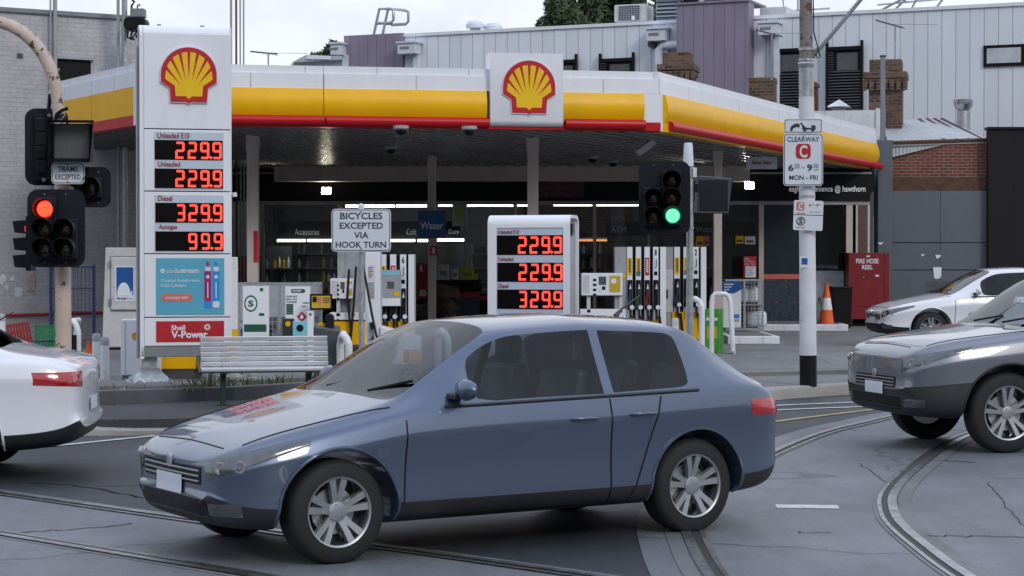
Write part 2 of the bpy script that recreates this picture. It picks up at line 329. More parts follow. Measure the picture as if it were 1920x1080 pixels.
def special():
    # canopy soffit: glossy dark strips
    m, t, bs = nodes('soffit'); k = t.links.new
    co = t.nodes.new('ShaderNodeTexCoord').outputs['Object']; sp = t.nodes.new('ShaderNodeSeparateXYZ'); k(co, sp.inputs[0])
    u = math_(t, 'DIVIDE', math_(t, 'ADD', math_(t, 'MULTIPLY', sp.outputs[0], .91), math_(t, 'MULTIPLY', sp.outputs[1], -.41)), .17); fr = math_(t, 'FRACT', u)
    ln = math_(t, 'LESS_THAN', fr, .2); f = noise(t, .7, 6, .6)
    c = mixc(t, ln, ramp(t, f, .3, .7, (.1, .098, .1), (.15, .147, .15)), (.008, .008, .008))
    k(c, bs.inputs['Base Color']); k(mixc(t, ln, (.5,) * 3, (0,) * 3), bs.inputs['Specular IOR Level']); k(mixc(t, ln, (.22,) * 3, (.9,) * 3), bs.inputs['Roughness'])
    h = math_(t, 'ADD', math_(t, 'SINE', math_(t, 'MULTIPLY', u, 2 * math.pi)), math_(t, 'MULTIPLY', noise(t, 6, 3, sc=(1, 3, 1)), 1.5)); bump(t, bs, h, .28, .012); M['soffit'] = m
    # car paint: clear coated outside, dark trim inside ; tinted car glass
    for key, col, mt in (('car_silver', (.085, .115, .175), .6), ('car_white', (.7, .71, .75), 0), ('car_suv', (.17, .18, .21), .5)):
        m, t, bs = nodes(key); k = t.links.new; setin(bs, Metallic=mt, Roughness=.33, Coat_Weight=1.0, Coat_Roughness=.04)
        d = noise(t, 2.2, 6, .6, sc=(1, 1, 2)); c = mixc(t, math_(t, 'MULTIPLY', ramp(t, d, .5, .8), .12), (*col, 1), tuple(x * .6 for x in col))
        k(mixc(t, t.nodes.new('ShaderNodeNewGeometry').outputs['Backfacing'], c, (.012, .012, .013)), bs.inputs['Base Color']); M[key] = m
    m, t, bs = nodes('car_glass'); k = t.links.new; t.nodes.remove(bs); o = t.nodes['Material Output']
    tr = t.nodes.new('ShaderNodeBsdfTransparent'); tr.inputs[0].default_value = (.5, .56, .6, 1); gl = t.nodes.new('ShaderNodeBsdfGlossy'); gl.inputs['Roughness'].default_value = .02
    fz = t.nodes.new('ShaderNodeFresnel'); fz.inputs[0].default_value = 1.5; mx = t.nodes.new('ShaderNodeMixShader'); k(fz.outputs[0], mx.inputs[0]); k(tr.outputs[0], mx.inputs[1]); k(gl.outputs[0], mx.inputs[2]); k(mx.outputs[0], o.inputs[0]); M['car_glass'] = m
    # clear shop glass
    m, t, bs = nodes('glass'); k = t.links.new; t.nodes.remove(bs); o = t.nodes['Material Output']
    tr = t.nodes.new('ShaderNodeBsdfTransparent'); tr.inputs[0].default_value = (.88, .91, .92, 1); gl = t.nodes.new('ShaderNodeBsdfGlossy'); gl.inputs['Roughness'].default_value = .03
    fz = t.nodes.new('ShaderNodeFresnel'); fz.inputs[0].default_value = 1.5; mx = t.nodes.new('ShaderNodeMixShader'); k(math_(t, 'MULTIPLY', fz.outputs[0], .7), mx.inputs[0]); k(tr.outputs[0], mx.inputs[1]); k(gl.outputs[0], mx.inputs[2]); k(mx.outputs[0], o.inputs[0]); M['glass'] = m
    # mast paint with chips down to dark steel
    for key, c0, c1, sc, lo in (('mast', (.52, .41, .33), (.07, .06, .055), 9, .575), ('pole_white', (.63, .64, .67), (.2, .14, .1), 7, .66), ('pole_rust', (.2, .185, .17), (.085, .045, .028), 6, .53)):
        m, t, bs = nodes(key); k = t.links.new; a = noise(t, sc, 8, .65); b = noise(t, 1.4, 3)
        f = math_(t, 'ADD', a, math_(t, 'MULTIPLY', math_(t, 'SUBTRACT', b, .5), .35))
        c = mixc(t, ramp(t, f, lo, lo + .03), ramp(t, noise(t, 3, 5), .3, .7, tuple(x * .85 for x in c0), tuple(x * 1.1 for x in c0)), c1); k(c, bs.inputs['Base Color']); bs.inputs['Roughness'].default_value = .55
        bump(t, bs, f, .2, .004); M[key] = m
    # printed panel: dark blue with scattered red and black scrawl
    m, t, bs = nodes('mural'); k = t.links.new
    v = t.nodes.new('ShaderNodeTexVoronoi'); v.inputs['Scale'].default_value = 4.6; k(t.nodes.new('ShaderNodeTexCoord').outputs['Object'], v.inputs['Vector'])
    w = math_(t, 'LESS_THAN', math_(t, 'ABSOLUTE', math_(t, 'SUBTRACT', noise(t, 5.5, 2), .5)), .014); c = mixc(t, w, (.035, .055, .085), (.006, .008, .012))
    c = mixc(t, math_(t, 'LESS_THAN', v.outputs['Distance'], .13), c, (.3, .05, .05)); k(c, bs.inputs['Base Color']); bs.inputs['Roughness'].default_value = .4; M['mural'] = m
special()
# ================================================================== GROUND
def sheet(name, poly, z, m, kind='structure'):
    b = MB(); b.add([(p[0], p[1], z) for p in poly], [tuple(range(len(poly)))]); o = b.build(name, m); tag(o, kind=kind); return o
def smooth_line(pts, n=8):
    P = [Vector(p) for p in pts]; out = []
    for i in range(len(P) - 1):
        p0, p1, p2, p3 = P[max(i - 1, 0)], P[i], P[i + 1], P[min(i + 2, len(P) - 1)]
        for j in range(n):
            t = j / n; out.append(.5 * ((2 * p1) + (p2 - p0) * t + (2 * p0 - 5 * p1 + 4 * p2 - p3) * t * t + (3 * p1 - p0 - 3 * p2 + p3) * t ** 3))
    return out + [P[-1]]
def offset(line, d):
    o = []
    for i, p in enumerate(line):
        t = (line[min(i + 1, len(line) - 1)] - line[max(i - 1, 0)]); t = Vector((t.x, t.y)).normalized(); o.append(Vector((p.x - t.y * d, p.y + t.x * d, 0)))
    return o
sheet('road', [(-300, -60), (300, -60), (300, 500), (-300, 500)], 0, M['asphalt'])
kerb = smooth_line([(-26, 19.0, 0), (-12, 19.3, 0), (-4.6, 19.9, 0), (-3.0, 20.25, 0), (-.4, 21.9, 0), (2.04, 23.75, 0), (2.95, 24.7, 0), (4.0, 25.75, 0), (4.9, 26.35, 0), (7.5, 27.5, 0), (12, 29, 0), (26, 32, 0)])
kin = offset(kerb, .2)
fore = [Vector(p) for p in [(-26, 20.4, 0), (-12, 20.8, 0), (-5.2, 22.3, 0), (-3.4, 23.2, 0), (-1.6, 25.2, 0), (1.4, 27.0, 0), (4.4, 28.2, 0), (9, 30.2, 0), (26, 36, 0)]]
b = MB()                                                     # kerb with a rounded front edge, dropping at the pram ramp
def kz(p): return .15 - .09 * max(0, 1 - ((p.x + 3.6) / .9) ** 4) if abs(p.x + 3.6) < .9 else .15
prof = [(0, -.05), (0, .75), (.015, .93), (.04, 1.0), (.2, 1.0), (.2, -.05)]
vs = []
for i, p in enumerate(kerb):
    q = kin[i]; h = kz(p)
    for a, z in prof: w = p.lerp(q, a / .2); vs.append((w.x, w.y, z * h if z > 0 else z))
n = len(prof); b.add(vs, [(i * n + j, (i + 1) * n + j, (i + 1) * n + j + 1, i * n + j + 1) for i in range(len(kerb) - 1) for j in range(n - 1)])
tag(b.build('kerb', M['kerb_stone'], smooth=50), kind='structure')
left = [p for p in kin if p.x < 1.6]; right = [p for p in kin if p.x >= 1.6]; fl = [p for p in fore if p.x < 1.4]; frt = [p for p in fore if p.x >= 1.4]
j0 = left[-1]
def strip(name, A, B, z, m):
    poly = [(p.x, p.y) for p in A] + [(p.x, p.y) for p in reversed(B)]; o = MB().slab(poly, -.1, z).build(name, m); tag(o, kind='structure')
strip('footpath', left, fl + [Vector((1.4, 27, 0))], .148, M['asphalt_path'])
strip('footpath', [j0] + right, [Vector((1.4, 27, 0))] + frt[1:] if frt[0].x == 1.4 else [Vector((1.4, 27, 0))] + frt, .147, M['concrete'])
poly = [(p.x, p.y) for p in fore] + [(26, 110), (-26, 110)]
tag(MB().slab(poly, -.1, .2).build('forecourt', M['concrete']), kind='structure')
# tram track: concrete bed and rails
curve = smooth_line([(1.75, 4.0, 0), (1.3, 7.9, 0), (1.12, 10.2, 0), (1.1, 12.0, 0), (1.22, 13.9, 0), (1.68, 16.0, 0), (2.9, 19.6, 0), (3.75, 21.4, 0), (4.7, 23.0, 0), (6.6, 25.0, 0), (10, 27.2, 0), (16, 29.5, 0), (26, 31.2, 0)], 8)
curve2 = offset(curve, -1.435)
bed = [(p.x, p.y) for p in offset(curve, .32)]
sheet('tram_bed', bed + [(60, 31), (60, -30), (4, -30)], .004, M['concrete_bed'])
sa, sb = gp(-300, 883), gp(620, 1013); sdv = (sb - sa).normalized(); sn = Vector((sdv.y, -sdv.x, 0))
if sn.y > 0: sn = -sn
sa = sb - sdv * 30; se = sb + sdv * 3.0
sheet('tram_bed', [(p.x, p.y) for p in (sa - sn * .12, se - sn * .12, se + sn * 9, sa + sn * 9)], .006, M['concrete_bed'])
def rail(line, side, label, sw=.13):
    o_ = thing('tram_rail', label, 'tram rail', (line[len(line) // 2].x, line[len(line) // 2].y, 0), 0, 'tram rails set in the road'); base = o_.location
    def ribbon(d0, d1, z, m, nm):
        A, B = offset(line, d0), offset(line, d1); n = len(line)
        vs = [(p.x - base.x, p.y - base.y, z) for p in A] + [(p.x - base.x, p.y - base.y, z) for p in B]
        MB().add(vs, [(i, i + 1, n + i + 1, n + i) for i in range(n - 1)]).build(nm, m, o_)
    ribbon(-.03, .035, .017, M['rail'], 'rail_head'); ribbon(.035 * side, .08 * side, .011, M['rail_dark'], 'rail_groove'); ribbon(.08 * side, .11 * side, .015, M['rail'], 'rail_lip')
    ribbon(-sw, sw + .01, .0085, M['seal'], 'joint_seal')
ground_mat('seal', (.15, .15, .155), speck=.3, patch=.3, crack=0, rough=.6)
rail(curve, -1, 'outer rail of the curved tram track, nearest the kerb'); rail(curve2, 1, 'inner rail of the curved tram track, at the road centre on the right')
s1 = [sb - sdv * 30 + sdv * (42 * i / 20) for i in range(21)]
rail(s1, -1, 'straight tram rail along the edge of the concrete on the left side of the road', .06); rail([p + sn * 1.3 for p in s1], 1, 'straight tram rail nearest the camera at the lower left', .07)
def paint(label, pts, w, z=.0075, m='road_paint', nm='road_line'):
    P = [Vector(p) for p in pts]; A, B = offset(P, -w / 2), offset(P, w / 2); n = len(P); c = P[n // 2]
    o = MB().add([(p.x - c.x, p.y - c.y, 0) for p in A + B], [(i, i + 1, n + i + 1, n + i) for i in range(n - 1)]).build(nm, M[m]); o.location = (c.x, c.y, z); tag(o, kind='structure')
paint('', smooth_line([gp(-60, 846), gp(0, 843), gp(100, 837), gp(200, 827), gp(290, 818)], 4), .09)
paint('', smooth_line([gp(1330, 778), gp(1450, 770), gp(1600, 764), gp(1720, 762), gp(1900, 757)], 4), .1)
paint('', smooth_line([gp(1330, 768), gp(1500, 759), gp(1720, 751), gp(1900, 744)], 4), .1)
mk('yellow_paint', (.36, .28, .14), .7, var=.3, dirt=.6, dcol=(.08, .08, .08)); paint('', smooth_line([gp(1380, 806), gp(1450, 792), gp(1560, 778), gp(1660, 766)], 4), .1, m='yellow_paint')
a, c = gp(1455, 951), gp(1572, 952)
paint('', [a, c], .2, m='road_paint', nm='lane_dash')
mk('red_paint', (.35, .03, .04), .7); paint('', [sb - sdv * (sb - gp(380, 977)).length + sn * -.06, sb - sdv * (sb - gp(452, 986)).length + sn * -.06], .05, .02, 'red_paint')
rnd_ = random.Random(11)
def crack(pts, w=.02):
    P = smooth_line([gp(*p) for p in pts], 8); P = [p + Vector((rnd_.uniform(-.02, .02), rnd_.uniform(-.04, .04), 0)) for p in P]; paint('', P, w, .0095, 'rail_dark', 'road_crack')
for c in (([(16, 1004), (90, 997), (190, 991), (240, 984)], .018), ([(60, 905), (160, 912), (250, 930), (330, 944)], .03), ([(185, 912), (290, 908), (420, 898)], .02), ([(1735, 1006), (1800, 1007), (1930, 1010)], .022), ([(1702, 863), (1760, 865), (1825, 868)], .03), ([(1498, 1000), (1556, 1001)], .015), ([(1610, 870), (1660, 905), (1690, 950)], .008), ([(1850, 905), (1895, 960), (1930, 1000)], .008)): crack(*c)
# service cover in the road
q = [gp(390, 919), gp(440, 912), gp(575, 915), gp(510, 927)]
c = sum(q, Vector()) / 4; o = thing('manhole_cover', 'pale concrete framed chequered service cover set in the road', 'manhole cover', (c.x, c.y, 0))
MB().slab([(p.x - c.x, p.y - c.y) for p in q], .001, .012).build('frame', M['kerb_stone'], o)
MB().slab([((p.x - c.x) * .72, (p.y - c.y) * .72) for p in q], .012, .02).build('lid', M['grey'], o)
b = MB()
for i in range(9):
    for j in range(7):
        u, v = (i + .5) / 9, (j + .5) / 7; p = q[0].lerp(q[1], v).lerp(q[3].lerp(q[2], v), u) - c
        b.box(p.x * .68 - .04, p.x * .68 + .04, p.y * .68 - .03, p.y * .68 + .03, .02, .027)
b.build('tread_pattern', M['midgrey'], o)
# garden bed at the edge of the forecourt
bedline = [Vector(p) for p in [(-4.9, 22.35, 0), (-3.3, 23.1, 0), (-1.55, 25.05, 0), (-.6, 25.7, 0)]]
A, B, C = offset(bedline, -.14), offset(bedline, 0), offset(bedline, 1.15)
for nm, P, Q, z, m in (('garden_kerb', A, B, .3, M['darkgrey']), ('garden_bed', B, C, .26, M['soil'])):
    tag(MB().slab([(p.x, p.y) for p in P] + [(p.x, p.y) for p in reversed(Q)], .0, z).build(nm, m, bevel=.01), kind='structure')
def blades(n, w, h, spread, rad, lean=.5):
    b = MB()
    for _ in range(n):
        x, y = random.uniform(-rad, rad), random.uniform(-rad, rad); a = random.uniform(0, 6.28); hh = h * random.uniform(.4, 1.1); l = random.uniform(0, lean) * hh
        dx, dy = math.cos(a), math.sin(a); p = Vector((x, y, 0))
        b.quad(p + Vector((-dy * w, dx * w, 0)), p + Vector((dy * w, -dx * w, 0)), p + Vector((dx * l + dy * w * .6, dy * l - dx * w * .6, hh * .7)), p + Vector((dx * l * 1.7, dy * l * 1.7, hh)), p + Vector((dx * l - dy * w * .6, dy * l + dx * w * .6, hh * .7)))
    return b
b = MB()
for i in range(320):
    s_ = random.random() * 2.9; k_ = min(int(s_), 2); p = bedline[k_].lerp(bedline[k_ + 1], s_ - k_) ; off = random.uniform(.08, 1.0); t_ = (bedline[k_ + 1] - bedline[k_]).normalized(); p = p + Vector((-t_.y, t_.x, 0)) * off
    a = random.uniform(0, 6.28); h = random.uniform(.02, .12); w = .012
    b.quad(p + Vector((math.cos(a) * w, math.sin(a) * w, .255)), p + Vector((-math.cos(a) * w, -math.sin(a) * w, .255)), p + Vector((random.uniform(-.06, .06), random.uniform(-.06, .06), .26 + h)))
tag(b.build('ground_cover', M['dry_weed'], fix=False), kind='stuff')
for i, (px, py, Y, n, h, lab) in enumerate([(392, 735, 23.3, 70, .2, 'bushy green weed left of the bench leg in the garden bed'), (458, 733, 23.5, 60, .14, 'low green weed right of the left bench leg'), (425, 720, 24.4, 30, .36, 'tall pale dry weed behind the bench'), (700, 716, 25.9, 50, .12, 'small green weed by the sign post'), (520, 728, 24.2, 45, .12, 'spreading weed under the middle of the bench'), (352, 738, 22.9, 40, .12, 'small weed tuft at the left end of the garden bed'), (610, 722, 25.2, 50, .13, 'weed clump beside the grey bin and right bench leg')]):
    p = at(px, py, Y); o = blades(n, .008, h, 0, .2).build('weed', M['dry_weed'] if 'dry' in lab else M['weed'], fix=False); o.location = (p.x, p.y, .255); tag(o, lab, 'plant', 'weeds in the garden bed')
def rockmesh(r, seed):
    bm = bmesh.new(); bmesh.ops.create_icosphere(bm, subdivisions=3, radius=r); rnd = random.Random(seed)
    ph = [rnd.uniform(0, 6) for _ in range(6)]
    for v in bm.verts:
        c = v.co.normalized(); k = 1 + .14 * math.sin(c.x * 4 + ph[0]) + .12 * math.sin(c.y * 5 + ph[1]) + .1 * math.sin(c.z * 6 + ph[2]) + .04 * math.sin(c.x * 15 + ph[3]); v.co = Vector((c.x * r * k, c.y * r * k * .9, c.z * r * k * .7))
    me = bpy.data.meshes.new('rock'); bm.to_mesh(me); bm.free(); me.materials.append(M['kerb_stone']); return me
for px, Y, r, lab in ((438, 24.0, .16, 'brown rounded rock in the garden bed behind the left bench leg'), (470, 24.3, .12, 'smaller pale rock in the garden bed under the bench')):
    o = link('rock', rockmesh(r, px)); p = at(px, 720, Y); o.location = (p.x, p.y, .3); tag(o, lab, 'rock', 'rocks in the garden bed')
b = MB()
for i in range(500):
    x = random.uniform(-5.5, -.8); j = [p for p in bedline]; y = 22.0 + (x + 5.5) * .78 + random.uniform(-.75, .0) ; a = random.uniform(0, 3.14); w = random.uniform(.008, .022)
    b.quad((x + math.cos(a) * w, y + math.sin(a) * w, .152), (x - math.sin(a) * w * .5, y + math.cos(a) * w * .5, .155), (x - math.cos(a) * w, y - math.sin(a) * w, .153), (x + math.sin(a) * w * .5, y - math.cos(a) * w * .5, .158))
mk('leaf_litter', (.2, .13, .07), .8, var=.5, scale=9); tag(b.build('leaf_litter', M['leaf_litter'], fix=False), kind='stuff')
# ================================================================== GREY PAINTED BRICK BUILDING (left)
def wallthing(name, label, cat, wf, group=None): return thing(name, label, cat, (wf.a.x, wf.a.y, 0), wf.rz, group)
g0 = at(-900, 0, 34.5); g1 = at(262, 0, 40.3); GW = WF((g0.x, g0.y), (g1.x, g1.y)); gl = (GW.b - GW.a).length
gb = wallthing('brick_building', 'tall grey painted brick building beside the forecourt', 'building', GW)
zt = GW.z(0, 13)
MB().box(0, gl, 0, 12, -.1, zt - .09).build('wall', M['brick_paint'], gb)
MB().box(-.05, gl + .03, -.06, .5, zt - .09, zt).build('parapet', M['grey'], gb, bevel=.01)
x0, x1, z0, z1 = GW.r(106, 171, 112, 172)
MB().box(x0, x1, -.012, .02, z0, z1).build('opening', M['black'], gb); MB().box(x0 - .05, x1 + .05, -.1, .02, z1, z1 + .05).build('lintel', M['midgrey'], gb)
x0, x1, z0, z1 = GW.r(33, 44, 99, 109); b = MB()
for i in range(4): b.box(x0, x1, -.02, .02, z0 + i * (z1 - z0) / 4, z0 + (i + .55) * (z1 - z0) / 4)
b.build('air_vent', M['darkgrey'], gb)
b = MB(); u0, zz = GW.hit(-300), GW.z(60, 590); b.tube([(u0, -.05, zz - .05), (GW.hit(250), -.05, zz + .03)], .03); b.build('red_pipe', M['crate_red'], gb)
for i, (px, w, top, bot, lab) in enumerate(((92.5, .018, -60, 560, 'thin grey pipe left of the thick pipe on the painted brick wall'), (101, .042, -60, 560, 'thick grey pipe running up the painted brick wall above the curved mast'))):
    p = GW.p(px); o = thing('wall_pipe', lab, 'pipe', (p.x, p.y, .2), GW.rz, 'pipes on the grey brick wall')
    MB().cyl((0, -.12, 0), (0, -.12, 8.5), w, n=12).build('pipe', M['midgrey'], o, smooth=40)
    b = MB()
    for z in (1.5, 3.4, 5.3): b.box(-w - .05, w + .05, -.12, .0, z, z + .06)
    b.build('bracket', M['grey'], o)
for i, (px, Y, r, lab) in enumerate(((222.5, 39.2, .03, 'first vent pipe standing left of the transformer'), (231, 39.2, .02, 'second vent pipe standing left of the transformer'), (238, 39.3, .02, 'vent pipe standing closest to the transformer'), (434, 44.0, .026, 'leftmost of the four tall vent pipes behind the canopy'), (443.5, 44.0, .024, 'brownish second of the four tall vent pipes behind the canopy'), (451, 44.0, .017, 'thin third of the four tall vent pipes behind the canopy'), (457.5, 44.0, .018, 'rightmost of the four tall vent pipes behind the canopy'))):
    p = at(px, 400, Y); o = thing('vent_pipe', lab, 'vent pipe', (p.x, p.y, .2), 0, 'tall vent pipes of the fuel tanks')
    MB().cyl((0, 0, 0), (0, 0, 9.5), r, n=10).build('pipe', M['brown'] if i == 4 else M['midgrey'], o, smooth=40); MB().lathe([(r, 9.5), (r * 1.9, 9.55), (r * 1.9, 9.75), (r * .6, 9.85)], n=10).build('vent_cap', M['grey'], o)
    if i < 3: MB().box(-r - .03, r + .03, -.05, .05, 5.0, 5.06).build('bracket', M['galv'], o)
f = Fr('pole_transformer', 'black pole mounted transformer box with cables, above the tall price sign', 'transformer', 255, 40, 39, z=None)
MB().add(*(lambda m: (m.v, m.f))(MB().prism(rrect(*f.rect(235, 276, 33, 58), .1), -.2, .25))).build('tank', M['black'], f.o, bevel=.02)
MB().box(*[f.rect(246, 272, 17, 33)[i] for i in (0, 1)], -.12, .15, *[f.rect(246, 272, 17, 33)[i] for i in (2, 3)]).build('terminal_box', M['grey'], f.o, bevel=.01)
b = MB(); X, Z = f.x, f.z
for q in ((240, 58, 247, 74), (248, 58, 252, 75), (258, 58, 250, 74), (268, 57, 255, 70)): b.tube([(X(q[0]), 0, Z(q[1])), (X((q[0] + q[2]) / 2 - 4), -.05, Z((q[1] + q[3]) / 2 + 4)), (X(q[2]), 0, Z(q[3]))], .018)
b.tube([(X(246), 0, Z(30)), (X(247), 0, Z(10)), (X(252), 0, Z(4)), (X(240), 0, Z(-10))], .022); b.tube([(X(259), -.1, Z(25)), (X(260), -.1, Z(10)), (X(263), -.1, Z(9)), (X(264), -.1, Z(13))], .014)
b.build('cable', M['black'], f.o); MB().cyl((X(232), .1, Z(45)), (X(240), .1, Z(45)), .04).cyl((X(232), .1, Z(-60)), (X(232), .1, Z(600)), .05).build('mount', M['galv'], f.o)
# ================================================================== FAR WHITE CLAD BUILDING
w0, w1 = at(758, 0, 64), at(1930, 0, 56.1); BW = WF((w0.x, w0.y), (w1.x, w1.y)); bl = (BW.b - BW.a).length
wb = wallthing('clad_building', 'long pale grey metal clad building with two mauve sections, behind the station', 'building', BW)
ztop = BW.z(1000, 51)
MB().box(0, bl + 6, 0, 14, -.1, ztop - .1).build('wall', M['cladding'], wb); MB().box(-.03, bl + 6, -.05, .3, ztop - .1, ztop).build('roof_flashing', M['white'], wb)
x0, x1, _, z1 = BW.r(1279, 1413, 10, 200); MB().box(x0, x1, -.55, -.005, 0, z1).build('purple_section', M['cladding_purple'], wb); MB().box(x0 - .03, x1 + .03, -.6, 1.2, z1, z1 + .06).build('flashing', M['purple'], wb)
x0, x1, _, z1 = BW.r(648, 758, 65, 200); MB().box(x0, -.01, -.1, 3, 0, z1).build('purple_section', M['cladding_purple'], wb)
x0, x1, z0, z1 = BW.r(1413, 1462, 9, 27); MB().box(x0, x1, .6, 3, z0 - .4, z1).build('parapet_block', M['offwhite'], wb)
def louvre_window(px0, px1, py0, py1, split):
    x0, x1, z0, z1 = BW.r(px0, px1, py0, py1); w = MB().box(x0, x1, -.09, -.003, z0, z1).build('window', M['black'], wb)
    b = MB()
    for X_ in (x0 - .03, x1 - .03): b.box(X_, X_ + .07, -.2, -.09, z0, z1 + .16)
    b.box(x0, x1, -.18, -.09, z1 - .1, z1); b.build('frame', M['black'], w)
    zs = z0 + (z1 - z0) * (1 - split)
    MB().box(x0 + (x1 - x0) * .28, x1 - .12, -.11, -.09, zs + .05, z1 - .18).build('pane', M['screen_grey'], w)
    b = MB(); z = z0
    while z < zs: b.box(x0 + .04, x1 - .04, -.17, -.10, z, z + .035); z += .085
    z = zs
    while z < z1 - .12: b.box(x0 + .02, x0 + (x1 - x0) * .2, -.2, -.17, z, z + .02); z += .07
    b.build('screen_slats', M['darkgrey'], w)
louvre_window(1450, 1508, 92, 206, .4); louvre_window(1552, 1617, 88, 207, .4); louvre_window(1036, 1083, 113, 200, .3); louvre_window(1128, 1190, 110, 200, .3)
x0, x1, z0, z1 = BW.r(1843, 1930, 84, 124); w = MB().box(x0, x1, -.06, -.003, z0, z1).build('window', M['black'], wb)
MB().box(x0 + .1, x0 + 1.05, -.07, -.06, z0 + .09, z1 - .09).box(x0 + 1.22, x1, -.07, -.06, z0 + .09, z1 - .09).build('pane', M['lamp_glass'], w)
for q in ((1222, 1256, 54, 79), (1430, 1464, 43, 68), (759, 791, 80, 103), (634, 652, 82, 105)):
    x0, x1, z0, z1 = BW.r(*q); h = MB().taper(x0, x1, -.5, -.06 if q[0] < 1275 else -.005, z0, z1 - .06, 1).box(x0 - .05, x1 + .05, -.55, -.005, z1 - .06, z1).build('rain_head', M['cladding_smooth'] if 'cladding_smooth' in M else M['palegrey'], wb)
    m_ = (x0 + x1) / 2; MB().box(m_ + .1, m_ + .28, -.22, -.01, 1, z0).build('downpipe', M['palegrey'], h)
    MB().box(m_ - .22, m_ + .1, -.515, -.5, (z0 + z1) / 2 - .05, (z0 + z1) / 2 + .03).build('overflow_slot', M['grey'], h)
x0, x1, z0, z1 = BW.r(1240, 1279, 87, 98); MB().tube([(x0, -.25, z0 - .6), (x0, -.25, z0 + .05), (x0 + .15, -.25, z0 + .2), (x1, -.25, z1)], .13, 10).build('pipe', M['palegrey'], wb, smooth=40)
x0, x1, z0, z1 = BW.r(1219, 1226, 83, 90); MB().cyl((x0 + .1, -.2, z0 + .1), (x0 + .1, 0, z0 + .1), .12).build('wall_lamp', M['darkgrey'], wb)
# roof things
def roofbox(name, label, cat, px, Y, py): f = Fr(name, label, cat, px, py, Y, -20); return f
f = roofbox('air_conditioner', 'white air conditioner with a dark grille in front of the trees', 'air conditioner', 1182, 62, 40)
r_ = f.rect(1152, 1210, 8, 40); MB().box(r_[0], r_[1], 0, .9, r_[2], r_[3]).build('casing', M['offwhite'], f.o, bevel=.03); g = f.rect(1161, 1199, 11, 38); b = MB().box(g[0], g[1], -.02, 0, g[2], g[3]); b.build('grille', M['darkgrey'], f.o)
b = MB()
for i in range(9): X_ = g[0] + (g[1] - g[0]) * i / 8; b.box(X_ - .008, X_ + .008, -.035, -.02, g[2], g[3])
for i in range(8): z = g[2] + (g[3] - g[2]) * i / 7; b.box(g[0], g[1], -.036, -.022, z - .008, z + .008)
b.build('fan_guard', M['midgrey'], f.o); g = f.rect(1185, 1191, 30, 38); MB().box(g[0], g[1], -.06, -.035, g[2], g[3]).build('label_plate', M['white'], f.o)
f = roofbox('louvre_housing', 'tall blue grey louvred plant housing on the roof', 'roof vent', 1251, 61.5, 37); r_ = f.rect(1231, 1273, -8, 37); MB().box(r_[0], r_[1], .06, 1, r_[2], r_[3]).build('housing', M['darkgrey'], f.o); b = MB(); z = r_[2]
while z < r_[3]: b.add([(r_[0], .06, z), (r_[1], .06, z), (r_[1], -.03, z - .02), (r_[0], -.03, z - .02), (r_[0], .06, z + .09), (r_[1], .06, z + .09)], [(0, 1, 2, 3), (3, 2, 5, 4), (0, 3, 4), (1, 5, 2)]); z += .115
b.build('louvre_blades', M['louvre_blue'], f.o)
f = roofbox('air_conditioner', 'air conditioner cut by the top edge above the mauve wall', 'air conditioner', 1345, 60, 9); r_ = f.rect(1306, 1390, -14, 9); MB().box(r_[0], r_[1], .4, 1.3, r_[2], r_[3]).build('casing', M['offwhite'], f.o, bevel=.02); g = f.rect(1316, 1352, -12, 8); MB().box(g[0], g[1], .36, .4, g[2], g[3]).build('grille', M['darkgrey'], f.o)
g = f.rect(1362, 1388, -12, 8); b = MB(); z = g[2]
while z < g[3]: b.box(g[0], g[1], .34, .4, z, z + .05); z += .09
b.build('louvre_blades', M['palegrey'], f.o)
f = roofbox('roof_duct', 'dark duct on the roof beside the louvred housing', 'duct', 1287, 61, 14); r_ = f.rect(1274, 1300, -10, 14); MB().box(r_[0], r_[1], .5, 1.2, r_[2], r_[3]).build('duct', M['shop_dark'], f.o, bevel=.03); MB().box(r_[0] - .03, r_[1] + .03, .46, .5, r_[2] + .15, r_[2] + .2).build('flange', M['grey'], f.o)
for px, w, py, lab in ((891, 35, 39, 'taller mushroom vent on the white roof'), (925, 34, 43, 'lower mushroom vent on the white roof, right of the taller one')):
    f = roofbox('roof_vent', lab, 'roof vent', px, 64.5, py + 16); r = w / 2 / f.k; h = f.z(py)
    MB().lathe([(r * .55, -.1), (r * .55, h - .2), (r * .5, h - .2)], n=14).build('stem', M['midgrey'], f.o, smooth=40); MB().lathe([(r * .95, h - .24), (r, h - .2), (r, h - .12), (r * .75, h - .03), (r * .3, h), (.01, h + .01)], n=18).build('cowl', M['palegrey'], f.o, smooth=35); f.o['group'] = 'mushroom vents on the white roof'
f = Fr('roof_handrail', 'grey ladder handrail with two curved loops standing on the mauve roof edge', 'handrail', 725, 65, 65, -20); X, Z = f.x, f.z; b = MB()
for dx, dy in ((0, 0), (17, .5)):
    b.tube([(X(700 + dx), 0, Z(65)), (X(711 + dx), 0, Z(16))] + [(X(p[0] + dx), dy, Z(p[1])) for p in ((732, 17), (738, 20), (738, 38), (733, 43), (705, 43))], .05, 8)
b.build('rail', M['galv'], f.o, smooth=40)
MB().cyl((X(717), .25, Z(43)), (X(730), .25, Z(43)), .04).build('rung', M['galv'], f.o)
